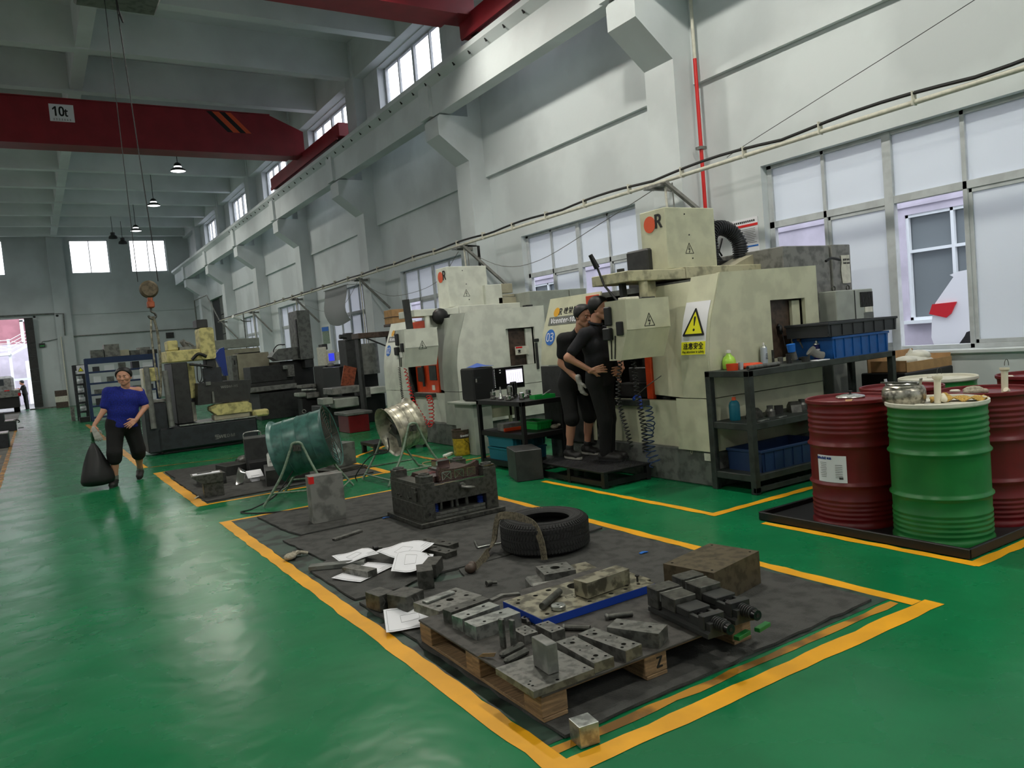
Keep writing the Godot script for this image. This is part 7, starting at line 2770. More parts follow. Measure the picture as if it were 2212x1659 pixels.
func spark_machines() -> void:
	var g: Geo
	# the cream and black wire machine nearest the aisle
	var w := thing("wire_cutter", "wire erosion machine with cream head and arm on a blue-black base", "machine")
	slab(w, "base", V(1.86, 0.06, -16.5), V(3.6, 0.48, -15.2), M.base_blue_black, 0.03)
	slab(w, "foot", V(1.9, 0, -16.4), V(3.3, 0.06, -15.3), M.black)
	slab(w, "side_tank", V(1.66, 0.05, -15.9), V(2.05, 0.95, -15.24), M.base_blue_black, 0.02)
	slab(w, "worn_rail", V(2.22, 0.48, -15.3), V(3.62, 0.505, -15.2), M.steel, 0.004, "worn bright top rail")
	slab(w, "column", V(2.24, 0.5, -16.5), V(2.52, 1.65, -15.55), M.machine_dark)
	slab(w, "column_cover", V(2.5, 0.95, -16.4), V(2.66, 1.62, -15.7), M.yellow_cream, 0.012, "stained cream column cover")
	slab(w, "lower_cover", V(2.52, 0.5, -16.3), V(2.62, 0.88, -15.75), M.off_white)
	slab(w, "arm", V(2.18, 1.66, -16.4), V(2.9, 1.88, -15.55), M.yellow_cream, 0.02, "cream upper arm")
	slab(w, "arm_box", V(2.22, 1.88, -16.0), V(2.4, 2.07, -15.6), M.yellow_cream, 0.02)
	g = Geo.new()
	g.prism(rounded(0.26, 0.6, 0.05), -15.95, -15.5, Transform3D(Basis(), V(2.91, 1.97, 0)))
	part("head", g, M.yellow_cream, w, "tall cream head")
	slab(w, "head_motor", V(2.76, 2.27, -15.95), V(2.96, 2.43, -15.55), M.machine_dark)
	slab(w, "lower_head", V(2.86, 1.3, -15.9), V(3.04, 1.68, -15.58), M.machine_dark)
	slab(w, "guide_plate", V(2.78, 1.2, -15.62), V(3.12, 1.5, -15.57), M.base_blue_black, 0.006)
	g = Geo.new()
	g.tube(spline(P3([2.6, 1.68, -15.5, 2.72, 1.78, -15.48, 2.86, 1.72, -15.48])), 0.03, 8)
	g.tube(P3([2.55, 1.6, -15.5, 2.95, 1.52, -15.5]), 0.025, 6)
	g.tube(spline(P3([2.68, 1.6, -15.5, 2.66, 1.3, -15.48, 2.72, 1.24, -15.48, 2.8, 1.3, -15.5])), 0.01, 6)
	g.tube(spline(P3([2.74, 1.6, -15.5, 2.74, 1.35, -15.48, 2.68, 1.2, -15.48, 2.8, 1.22, -15.5])), 0.01, 6)
	part("hoses", g, M.black, w)
	g = Geo.new()
	g.prism(P2([2.6, 0.82, 2.64, 1.23, 3.3, 1.22, 3.62, 1.2, 3.55, 0.82]), -16.1, -15.4)
	var tank := part("work_tank", g, M.machine_dark, w)
	lettering("WEDM-HS", 0.045, M.mid_grey, tank, at(3.2, 1.115, -15.395), true, 1.1)
	g = Geo.new()
	g.cyl(V(2.88, 0.84, -15.36), V(2.88, 1.05, -15.36), 0.025, 0.018, 10)
	g.box(V(2.82, 1.21, -15.38), V(0.09, 0.07, 0.03), Basis(), 0.004)
	part("nozzle", g, M.steel_grey, tank)
	g = Geo.new()
	g.prism(P2([-0.02, 0.0, -0.12, 0.09, -0.12, 0.16, 0.0, 0.2, 0.55, 0.2, 0.62, 0.15, 0.62, 0.03, 0.6, 0.0]), -0.28, 0.1, at(2.92, 0.6, -15.35))
	part("table", g, M.yellow_cream, w, "cream bevelled table")
	slab(w, "saddle", V(2.85, 0.5, -15.6), V(3.5, 0.6, -15.3), M.beige)
	slab(w, "table_motor", V(3.55, 0.48, -15.5), V(3.86, 0.61, -15.25), M.yellow_cream, 0.03)
	g = Geo.new()
	g.cyl(V(2.6, 1.9, -15.8), V(2.5, 2.06, -15.75), 0.06, 0.05, 12)
	g.tube(spline(P3([2.5, 2.05, -15.75, 2.62, 2.0, -15.7, 2.72, 1.9, -15.7])), 0.02, 6)
	g.span(V(2.42, 1.88, -15.9), V(2.72, 1.94, -15.6))
	part("wire_drum", g, M.mid_grey, w)
	var wl := lettering("WEDM", 0.06, M.mid_grey, w, at(3.02, 0.2, -15.195), true, 1.15)
	wl.name = "lettering"
	g = Geo.new()
	for s in [[0.03, 0.035, -0.03, 0.035, -0.03, 0.005, 0.03, 0.005], [0.03, -0.005, 0.03, -0.035, -0.03, -0.035], [0.0, 0.02, 0.0, -0.02]]:
		g.stroke(P2(s), 0.012, 0.003, at(2.84, 0.2, -15.199))
	part("emblem", g, M.mid_grey, w)
	g = Geo.new()
	g.box(V(1.95, 0.985, -15.4), V(0.25, 0.06, 0.2), Basis(), 0.01)
	part("tank_lid", g, M.mid_grey, w)
	for i in 2:
		g = Geo.new()
		g.cyl(V(1.78 + 0.3 * i, 0.5, -15.18), V(1.78 + 0.3 * i, 1.62 - 0.1 * i, -15.3), 0.05, 0.05, 12)
		part("upright_tube", g, M.steel_grey, w)
	slab(w, "left_cover", V(1.75, 1.35, -15.9), V(1.98, 1.6, -15.4), M.yellow_cream)
	slab(w, "left_leg", V(1.72, 0.95, -15.8), V(1.8, 1.6, -15.5), M.off_white)
	# blue and grey hoist bits behind it
	var bh := thing("blue_stand", "dark blue angled steel stand behind the cream wire machine", "stand")
	g = Geo.new()
	g.prism(P2([3.3, 1.75, 3.42, 1.88, 3.5, 1.9, 3.52, 1.3, 3.45, 1.3]), -17.1, -16.95)
	part("blue_arm", g, M.blue_paint, bh)
	g = Geo.new()
	g.box(V(3.42, 0.65, -17.02), V(0.14, 1.3, 0.14), Basis(), 0.01)
	part("post", g, M.machine_dark, bh)
	# beige cabinets and the long pale panel
	var lp := thing("pale_enclosure", "long pale beige enclosure behind the wire machine", "enclosure")
	slab(lp, "upper_panel", V(4.6, 2.0, -24.5), V(6.0, 2.26, -24.0), M.pale_grey)
	slab(lp, "lower_panel", V(4.66, 0.0, -24.6), V(6.0, 1.96, -24.05), M.beige)
	var bc := thing("beige_cabinet", "large plain beige control cabinet beyond the wire machine", "cabinet")
	slab(bc, "front", V(4.86, 0.0, -22.6), V(5.72, 1.78, -22.0), M.beige)
	slab(bc, "side", V(4.7, 0.0, -22.6), V(4.85, 1.76, -22.02), M.steel_grey)
	slab(bc, "top_rail", V(4.9, 1.785, -22.5), V(5.5, 1.81, -22.0), M.machine_dark)
	slab(bc, "handle", V(4.76, 1.5, -22.02), V(4.79, 1.62, -21.99), M.black, 0.005)
	# grey spark machine with the tall column
	var e := thing("spark_eroder", "grey spark erosion machine with a tall leaning-looking column", "machine")
	slab(e, "base", V(4.95, 0.0, -21.6), V(6.1, 0.7, -20.4), M.machine_dark)
	slab(e, "tank", V(4.84, 0.98, -21.4), V(5.94, 1.4, -20.6), M.machine_dark)
	slab(e, "tank_lip", V(4.72, 0.75, -21.5), V(5.97, 0.88, -20.45), M.mid_grey, 0.01, "pale grey tank shelf")
	slab(e, "tank_wedge", V(4.78, 0.88, -21.3), V(5.96, 0.98, -20.55), M.machine_dark)
	slab(e, "machine_body", V(5.7, 0.5, -22.2), V(6.6, 1.48, -20.9), M.black)
	slab(e, "column", V(6.17, 1.48, -21.3), V(6.52, 2.8, -20.5), M.steel_grey)
	g = Geo.new()
	g.prism(P2([5.45, 1.62, 5.55, 1.74, 5.66, 1.82, 6.17, 1.84, 6.17, 1.5, 5.6, 1.5]), -21.2, -20.7)
	part("ram", g, M.steel_grey, e)
	g = Geo.new()
	for i in 26:
		g.box(V(6.165, 2.55 - 0.04 * i, -20.6), V(0.05, 0.028, 0.1))
	part("cable_chain", g, M.black, e)
	g = Geo.new()
	g.tube(spline(P3([5.58, 1.66, -20.9, 5.56, 1.8, -20.85, 5.66, 1.92, -20.8, 5.8, 1.93, -20.8])), 0.014, 6)
	g.box(V(5.82, 1.925, -20.8), V(0.08, 0.03, 0.04))
	part("gooseneck_lamp", g, M.black, e)
	slab(e, "electrode_holder", V(5.76, 1.06, -20.58), V(5.93, 1.38, -20.4), M.iron, 0.008)
	slab(e, "bright_head", V(5.66, 1.26, -20.56), V(5.78, 1.38, -20.44), M.steel, 0.02)
	slab(e, "lower_neck", V(6.28, 1.25, -20.9), V(6.52, 1.48, -20.55), M.machine_dark)
	# the small tables in front of it
	var tb := thing("small_tables", "row of low grey machine tables and motor boxes before the dark machines", "machine table")
	slab(tb, "table", V(5.62, 0.78, -19.3), V(6.0, 0.86, -18.9), M.mid_grey)
	slab(tb, "table_wing", V(6.06, 0.66, -19.4), V(6.54, 0.81, -18.9), M.mid_grey)
	slab(tb, "motor_box", V(5.5, 0.58, -19.2), V(5.7, 0.68, -18.8), M.pale_grey, 0.02)
	slab(tb, "motor_box", V(5.7, 0.52, -19.2), V(6.06, 0.66, -18.75), M.mid_grey, 0.02)
	slab(tb, "pedestal", V(5.6, 0.0, -19.3), V(6.5, 0.55, -18.9), M.black)
	g = Geo.new()
	g.cyl(V(5.6, 0.74, -18.85), V(5.95, 0.72, -18.8), 0.035, 0.03, 10)
	part("bright_spindle", g, M.steel, tb)
	# machine with the copper sheet and the grey can
	var q := thing("drill_eroder", "grey machine carrying a leaning copper sheet and a big sheet-metal can", "machine")
	slab(q, "base", V(5.2, 0.0, -16.9), V(5.6, 0.46, -15.9), M.machine_dark, 0.01)
	slab(q, "red_base", V(5.1, 0.0, -14.9), V(5.52, 0.34, -14.3), M.drum_red, 0.01, "dark red front base")
	slab(q, "base_lip", V(5.06, 0.34, -15.0), V(5.6, 0.4, -14.28), M.steel_grey, 0.01)
	slab(q, "front_box", V(5.06, 0.52, -16.0), V(5.28, 0.66, -15.6), M.pale_grey, 0.015)
	slab(q, "front_box", V(5.3, 0.42, -16.0), V(5.82, 0.62, -15.55), M.pale_grey, 0.02)
	slab(q, "table", V(5.34, 0.7, -16.4), V(6.06, 0.84, -15.8), M.mid_grey, 0.01)
	slab(q, "table_end", V(6.04, 0.56, -16.4), V(6.2, 0.78, -15.8), M.mid_grey, 0.01)
	slab(q, "side_box", V(6.18, 0.62, -16.3), V(6.6, 0.76, -15.8), M.pale, 0.01)
	slab(q, "pedestal", V(5.6, 0.0, -16.8), V(6.6, 0.6, -16.0), M.black, 0.01)
	slab(q, "back_body", V(5.9, 0.6, -18.0), V(6.8, 1.26, -16.8), M.black, 0.01)
	slab(q, "column", V(6.03, 1.2, -17.1), V(6.29, 1.86, -16.6), M.machine_dark)
	g = Geo.new()
	g.tube(P3([5.9, 1.93, -16.6, 6.3, 1.9, -16.6]), 0.05, 8)
	g.span(V(6.05, 1.84, -16.8), V(6.2, 2.0, -16.55))
	part("spindle_top", g, M.machine_dark, q)
	g = Geo.new()
	g.box(V(5.97, 1.03, -16.45), V(0.3, 0.46, 0.02), Basis(V(0, 0, 1), -0.3) * Basis(V(1, 0, 0), -0.1), 0.003)
	part("copper_sheet", g, M.copper, q, "leaning copper sheet")
	g = Geo.new()
	g.lathe(P2([0.2, 0, 0.235, 0.0, 0.235, 0.68, 0.225, 0.69, 0.0, 0.69]), 28, at(6.53, 1.04, -16.6))
	part("sheet_metal_can", g, M.steel_grey, q, "tall grey sheet-metal can")
	g = Geo.new()
	g.tube(P3([6.3, 1.92, -16.4, 6.9, 1.6, -16.2]), 0.02, 6)
	part("brace", g, M.black, q)
	# the screen machine
	var s := thing("screen_machine", "off-white machine with a small blue screen behind the dark tanks", "machine")
	slab(s, "housing", V(6.0, 1.3, -18.6), V(6.08, 1.75, -18.1), M.off_white, 0.01)
	slab(s, "monitor_case", V(6.08, 1.34, -18.3), V(6.26, 1.66, -18.05), M.off_white, 0.01)
	g = Geo.new()
	g.span(V(6.1, 1.4, -18.05), V(6.235, 1.58, -18.035))
	part("screen", g, M.screen_blue, s)
	slab(s, "switch_panel", V(6.29, 1.4, -18.3), V(6.39, 1.6, -18.1), M.off_white, 0.006)
	slab(s, "dark_head", V(6.02, 1.68, -18.5), V(6.15, 1.82, -18.2), M.machine_dark)
	g = Geo.new()
	g.ball(V(6.1, 1.3, -17.95), V(0.09, 0.06, 0.07), 10)
	g.tube(P3([6.5, 1.3, -18.2, 6.52, 1.72, -18.2]), 0.07, 8)
	g.tube(P3([6.44, 1.8, -18.2, 6.6, 1.8, -18.2]), 0.02, 6)
	g.tube(P3([6.52, 1.72, -18.2, 6.52, 1.88, -18.2]), 0.02, 6)
	part("spindle", g, M.mid_grey, s)
	slab(s, "body", V(6.0, 0.0, -19.0), V(6.7, 1.3, -18.1), M.machine_dark)
	var sl := AreaLight3D.new()
	sl.name = "blue_screen_light"
	sl.area_size = Vector2(0.12, 0.16)
	sl.light_energy = 0.01
	sl.light_color = Color(0.3, 0.35, 1.0)
	sl.shadow_enabled = true
	sl.position = V(6.17, 1.49, -18.02)
	sl.rotation_degrees = V(0, 180, 0)
	add_child(sl)
	var rb := thing("brown_shelf", "brown wooden shelf beam with oddments above the dark machine", "shelf")
	slab(rb, "beam", V(5.62, 1.82, -15.1), V(6.4, 1.93, -14.7), M.brown, 0.006)
	slab(rb, "post", V(5.64, 0.0, -15.0), V(5.7, 1.82, -14.8), M.machine_dark, 0.006)
	slab(rb, "post", V(6.32, 0.0, -15.0), V(6.38, 1.82, -14.8), M.machine_dark, 0.006)
	var cb2 := thing("carton", "brown carton high beside the white machine's front", "carton")
	slab(cb2, "carton", V(6.04, 2.05, -14.3), V(6.3, 2.32, -13.9), M.card, 0.006)
	slab(cb2, "tape", V(6.03, 2.17, -14.31), V(6.31, 2.185, -13.89), M.brown, 0.002)
	var cs := thing("carton_stand", "slim dark stand under the brown carton", "stand")
	slab(cs, "post", V(6.1, 0.0, -14.2), V(6.2, 2.0, -14.0), M.machine_dark, 0.006)
	slab(cs, "shelf", V(6.02, 2.0, -14.32), V(6.32, 2.048, -13.88), M.brown, 0.004)

# ---------------------------------------------------------------- the far end
func rack(label: String, x0: float, x1: float, z: float, h: float, shelves: Array, m: Material) -> Node3D:
	var r := thing("storage_rack", label, "rack", at(x0, 0, z))
	var w := x1 - x0
	for x in [0.0, w]:
		for zz in [0.0, -0.5]:
			part("post", Geo.new().box(V(x, h / 2, zz), V(0.08, h, 0.06), Basis(), 0.004), m, r)
	for y in shelves:
		part("shelf", Geo.new().box(V(w / 2, y, -0.25), V(w, 0.06, 0.54), Basis(), 0.004), m, r)
	part("head_board", Geo.new().box(V(w / 2, h - 0.1, 0.01), V(w + 0.08, 0.2, 0.03), Basis(), 0.004), m, r)
	return r

func far_end() -> void:
	var g: Geo
	rack("dark blue steel rack crowded with boxes, behind the man in blue", 1.62, 3.75, -29.4, 2.12, [0.12, 0.5, 0.88, 1.26, 1.64, 2.02], M.blue_dark)
	var rr := RandomNumberGenerator.new()
	rr.seed = 11
	var sides := ["left end", "left of middle", "middle", "right of middle", "right end"]
	var lv := ["lowest", "second", "third", "fourth"]
	for i in 4:
		for j in 5:
			var kind := (i * 2 + j) % 3
			var ht := rr.randf_range(0.12, 0.24)
			block(["parts_bin", "white_carton", "steel_offcut"][kind], ["dark parts bin", "pale carton", "steel offcut"][kind] + " on the blue rack, %s shelf up, %s" % [lv[i], sides[j]], ["bin", "carton", "offcut"][kind], V(rr.randf_range(0.18, 0.32), ht, 0.3), [M.tub_grey, M.alu_white, M.steel_grey][kind], at(1.9 + 0.4 * j, 0.532 + 0.38 * i, -29.6, rr.randf_range(-8, 8)), "boxes on the blue rack")
	for i in 6:
		block("top_box", "grey box or sheet stacked on top of the blue rack, %s" % ["leftmost", "second from left", "third from left", "third from right", "second from right", "rightmost"][i], "box", [V(0.4, 0.26, 0.35), V(0.46, 0.42, 0.4), V(0.3, 0.2, 0.35), V(0.36, 0.16, 0.3), V(0.34, 0.24, 0.3), V(0.3, 0.14, 0.3)][i], [M.steel_grey, M.mid_grey, M.beige, M.steel_grey, M.mid_grey, M.machine_dark][i], at([1.98, 2.42, 2.82, 3.13, 3.42, 3.68][i], 2.125, -29.62, [0, 4, -6, 14, 20, 5][i]), "boxes on top of the blue rack")
	rack("narrow dark rack left of the blue one, pale bundles on it", 1.3, 1.58, -30.8, 1.95, [0.3, 0.62, 0.94, 1.26, 1.6], M.base_blue_black)
	for i in 5:
		g = Geo.new()
		g.ball(V(0, 0.1, 0), V(0.11, 0.1, 0.14), 10)
		g.box(V(0.02, 0.05, 0), V(0.16, 0.1, 0.2), Basis(), 0.02)
		solo("pale_bundle", g, M.alu_white, "pale wrapped bundle on the narrow rack, %s shelf" % ["lowest", "second", "third", "fourth", "top"][i], "bundle", at(1.46, [0.332, 0.652, 0.972, 1.292, 1.632][i], -31.0), "bundles on the narrow rack")
	var ws := thing("warning_poster", "small white poster with a yellow warning triangle on the narrow rack", "poster", at(1.5, 1.78, -30.72))
	part("sheet", Geo.new().box(V(0, 0, 0), V(0.24, 0.3, 0.008)), M.paper, ws)
	part("triangle", Geo.new().prism(P2([-0.08, -0.06, 0.08, -0.06, 0, 0.08]), 0.004, 0.01), M.sign_yellow, ws)
	g = Geo.new()
	g.stroke(P2([-0.08, -0.06, 0.08, -0.06, 0, 0.08, -0.08, -0.06]), 0.012, 0.004, at(0, 0, 0.008))
	part("triangle_edge", g, M.ink, ws)
	for i in 2:
		block("floor_plate", ["dark low crate at the narrow rack's foot", "grey clutter left of the narrow rack"][i], "crate", [V(0.3, 0.16, 0.4), V(0.12, 0.5, 0.3)][i], [M.black, M.mid_grey][i], [at(1.4, 0, -29.9), at(1.12, 0, -31.2)][i])
	# at the gable wall: brown boards and the pale box
	block("brown_board_box", "low dark brown box on the floor by the far wall", "box", V(0.55, 0.3, 0.5), M.brown, at(1.25, 0, -46.6))
	block("pale_board_box", "pale box between two brown ones by the far wall", "box", V(0.55, 0.3, 0.5), M.off_white, at(1.24, 0.302, -46.6))
	block("brown_board_box", "brown box on top of the pale one by the far wall", "box", V(0.55, 0.3, 0.5), M.brown, at(1.25, 0.604, -46.6))
	var pipe := thing("wall_pipes", "thin pipes along and down the far gable wall", "pipe")
	part("pipe", Geo.new().tube(P3([1.62, 3.74, -48.1, 8.4, 3.77, -48.1]), 0.03, 6), M.mid_grey, pipe)
	part("pipe", Geo.new().tube(P3([1.6, 0.0, -47.85, 1.6, 3.74, -47.9, 1.66, 3.74, -48.1]), 0.035, 6), M.off_white, pipe)
	part("pipe", Geo.new().tube(P3([-9.0, 5.0, -48.05, 1.3, 5.0, -48.05, 1.85, 4.97, -47.9, 1.8, 3.8, -47.9]), 0.035, 6), M.steel_grey, pipe)
	for i in 2:
		part("floodlight", Geo.new().ball(V([0.5, 1.55][i], 4.88, -47.95), V(0.07, 0.06, 0.07), 8), M.black, pipe)
	var ex := thing("exit_light", "small dark green exit light box on a bent conduit right of the gate", "sign", at(0.7, 3.36, -48.12))
	part("box", Geo.new().box(V(0, 0, 0), V(0.28, 0.22, 0.1), Basis(), 0.01), M.machine_dark, ex)
	part("green_face", Geo.new().box(V(0, -0.03, 0.052), V(0.2, 0.06, 0.004)), M.green_tray, ex)
	part("conduit", Geo.new().tube(spline(P3([0, 0.1, 0, 0.05, 0.2, 0, 0.3, 0.22, 0, 0.8, 0.3, 0])), 0.02, 6), M.steel_grey, ex)
	block("wall_panel", "dark square panel on the far wall above the wire machine", "panel", V(0.42, 0.32, 0.06), M.machine_dark, at(7.04, 3.29, -48.15))
	var dl := struct_root("door_1", "dark grey sliding gate leaf pushed to the right of the opening", "door")
	for i in 7:
		part("leaf_panel", Geo.new().span(V(0.02, 0.12 + 0.675 * i, -47.94), V(0.42, 0.12 + 0.675 * i + 0.668, -47.84), 0.008), M.machine_dark, dl)
	part("bottom_rail", Geo.new().span(V(-0.2, 0.0, -48.0), V(1.2, 0.06, -47.9)), M.mid_grey, dl)
	# the dark side doorway in the window wall
	var dd := struct_root("door_3", "tall dark doorway with a half-open folding gate in the window wall", "door")
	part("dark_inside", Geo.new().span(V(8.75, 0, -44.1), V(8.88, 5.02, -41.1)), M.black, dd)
	for i in 5:
		part("gate_leaf", Geo.new().span(V(8.68, 0.1 + 1.0 * i, -41.9), V(8.74, 1.05 + 1.0 * i, -41.15), 0.008), M.steel_grey, dd)
	# dark machine beds just left of the aisle
	for i in 2:
		var b := thing("machine_bed", ["low black machine bed with a bright top edge, nearest at the picture's left edge", "black stepped machine bed with a bright top edge, farther at the left edge"][i], "machine bed", [at(-0.6, 0, -22.1), at(-0.55, 0, -29.3)][i])
		part("bed", Geo.new().span(V(-1.6, 0, -0.9), V(0, 0.33 - 0.02 * i, 0), 0.01), M.base_blue_black, b)
		part("top_edge", Geo.new().span(V(-1.6 if i == 0 else -0.3, 0.332 - 0.02 * i, -0.9), V(0, 0.36 - 0.02 * i, 0.005), 0.004), M.steel, b, "bright worn top edge")
		if i == 1:
			part("upright", Geo.new().span(V(-1.6, 0.3, -0.9), V(-0.3, 0.6, -0.1), 0.01), M.base_blue_black, b)
			part("crank", Geo.new().tube(spline(P3([-0.05, 0.34, -0.1, 0.06, 0.33, -0.1, 0.1, 0.27, -0.1, 0.06, 0.24, -0.1])), 0.02, 6), M.black, b)
	g = Geo.new()
	g.box(V(0, 0.01, 0), V(0.16, 0.02, 0.05))
	solo("floor_stub", g, M.black, "small black stub on the floor by the farther machine bed", "stub", at(-0.45, 0.003, -30.6))
	# flatbed truck backing in at the gate
	var t := thing("flatbed_truck", "small flatbed truck seen from behind in the gateway, red and white tail strip", "truck", at(-0.5, 0, -46.2))
	slab(t, "bed", V(-1.9, 0.86, -3.4), V(0, 0.96, 0), M.steel_grey, 0.01)
	slab(t, "tail_board", V(-1.9, 0.8, -0.02), V(0, 1.14, 0.03), M.mid_grey, 0.01)
	for i in 5:
		slab(t, "reflective_strip", V(-1.88 + 0.4 * i, 1.12, 0.03), V(-1.66 + 0.4 * i, 1.17, 0.045), M.red if i % 2 else M.white, 0.002)
	slab(t, "tail_light", V(-0.12, 0.84, 0.03), V(-0.02, 0.98, 0.06), M.tail_red, 0.004)
	slab(t, "under_frame", V(-1.8, 0.25, -3.2), V(-0.1, 0.82, -0.1), M.black, 0.02)
	slab(t, "cab", V(-1.95, 0.7, -5.2), V(-0.3, 1.9, -3.5), M.mid_grey, 0.12)
	slab(t, "rear_window", V(-1.5, 1.4, -3.5), V(-0.75, 1.75, -3.47), M.dark_glass, 0.01)
	for x in [-1.6, -0.25]:
		g = Geo.new()
		g.cyl(V(x - 0.13, 0.36, -0.9), V(x + 0.13, 0.36, -0.9), 0.36, 0.36, 24)
		part("wheel", g, M.rubber, t)

# ---------------------------------------------------------------- people: smooth unions of tapered capsules, meshed as surface nets
# a bone is [a, b, ra, rb]; clips are [point, normal]: what lies on the normal's side is cut away
func cap_dist(p: Vector3, b: Array) -> float:
	var a: Vector3 = b[0]
	var d: Vector3 = b[4]
	var t := clampf((p - a).dot(d) * b[5], 0.0, 1.0)
	return p.distance_to(a + d * t) - lerpf(b[2], b[3], t)

func blend(p: Vector3, bones: Array, k: float) -> float:
	var r := 1e3
	for b in bones:
		var d := cap_dist(p, b)
		var h := maxf(k - absf(r - d), 0.0) / k
		r = minf(r, d) - h * h * k * 0.25
	return r

func net(g: Geo, bones_in: Array, k: float, cell: float, clips := []) -> void:
	var bones := []
	var lo := Vector3.ONE * 1e6
	var hi := -lo
	for b in bones_in:
		var d: Vector3 = b[1] - b[0]
		bones.append([b[0], b[1], b[2], b[3], d, 1.0 / maxf(d.length_squared(), 1e-9)])
		for e in 2:
			var r: Vector3 = Vector3.ONE * (b[2 + e] + k * 0.5)
			lo = lo.min(b[e] - r)
			hi = hi.max(b[e] + r)
	lo -= Vector3.ONE * cell * 1.5
	var B := 5
	var nb := Vector3i(((hi - lo) / (cell * B)).ceil()) + Vector3i.ONE
	var nx := nb.x * B + 1
	var ny := nb.y * B + 1
	var nz := nb.z * B + 1
	var val := PackedFloat32Array()
	val.resize(nx * ny * nz)
	val.fill(1.0)
	var half := cell * B * 0.5
	var reach := half * 1.75 + k
	var blocks := []
	for bz in nb.z:
		for by in nb.y:
			for bx in nb.x:
				var c := lo + V(bx, by, bz) * cell * B + Vector3.ONE * half
				var near := []
				var dmin := 1e3
				for b in bones:
					var d := cap_dist(c, b)
					if d < reach * 1.6:
						near.append([d, b])
						dmin = minf(dmin, d)
				if near.is_empty() or dmin > reach:
					continue
				var use := []
				for e in near:
					if e[0] < dmin + reach * 1.3 + k:
						use.append(e[1])
				if dmin < -reach - 0.02:
					for z in B + 1:
						for y in B + 1:
							for x in B + 1:
								val[(bx * B + x) + nx * ((by * B + y) + ny * (bz * B + z))] = -1.0
					if clips.is_empty():
						continue
				blocks.append(Vector3i(bx, by, bz))
				for z in B + 1:
					for y in B + 1:
						for x in B + 1:
							var p := lo + V(bx * B + x, by * B + y, bz * B + z) * cell
							var v := blend(p, use, k)
							for cl in clips:
								v = maxf(v, (p - cl[0]).dot(cl[1]))
							val[(bx * B + x) + nx * ((by * B + y) + ny * (bz * B + z))] = v
	var vert := {}
	var pos := PackedVector3Array()
	var sy := nx
	var sz := nx * ny
	var off := [0, 1, sy, sy + 1, sz, sz + 1, sz + sy, sz + sy + 1]
	var edges := [[0, 1], [0, 2], [0, 4], [1, 3], [1, 5], [2, 3], [2, 6], [3, 7], [4, 5], [4, 6], [5, 7], [6, 7]]
	for bl in blocks:
		for z in B:
			for y in B:
				for x in B:
					var id: int = (bl.x * B + x) + nx * ((bl.y * B + y) + ny * (bl.z * B + z))
					var m := 0
					for i in 8:
						if val[id + off[i]] < 0.0:
							m |= 1 << i
					if m == 0 or m == 255:
						continue
					var s := Vector3.ZERO
					var n := 0
					for e in edges:
						var va := val[id + off[e[0]]]
						var vb := val[id + off[e[1]]]
						if (va < 0.0) != (vb < 0.0):
							var t := va / (va - vb)
							var pa := V(e[0] & 1, (e[0] >> 1) & 1, e[0] >> 2)
							var pb := V(e[1] & 1, (e[1] >> 1) & 1, e[1] >> 2)
							s += pa.lerp(pb, t)
							n += 1
					vert[id] = pos.size()
					pos.append(lo + (V(bl.x * B + x, bl.y * B + y, bl.z * B + z) + s / n) * cell)
	var quads := []
	var nrm := PackedVector3Array()
	nrm.resize(pos.size())
	var step := [1, sy, sz]
	for id in vert:
		for a in 3:
			var v0 := val[id]
			var v1 := val[id + step[a]]
			if (v0 < 0.0) == (v1 < 0.0):
				continue
			var u: int = step[(a + 1) % 3]
			var w: int = step[(a + 2) % 3]
			if not (vert.has(id - u) and vert.has(id - w) and vert.has(id - u - w)):
				continue
			var q := [vert[id], vert[id - u], vert[id - u - w], vert[id - w]]
			var fn := (pos[q[2]] - pos[q[0]]).cross(pos[q[3]] - pos[q[1]])
			var dir := Vector3.ZERO
			dir[a] = 1.0 if v0 < 0.0 else -1.0
			if fn.dot(dir) < 0.0:
				fn = -fn
			for i in q:
				nrm[i] += fn
			quads.append(q)
	for i in nrm.size():
		nrm[i] = nrm[i].normalized()
	for q in quads:
		g.tri(pos[q[0]], pos[q[1]], pos[q[2]], nrm[q[0]], nrm[q[1]], nrm[q[2]])
		g.tri(pos[q[0]], pos[q[2]], pos[q[3]], nrm[q[0]], nrm[q[2]], nrm[q[3]])

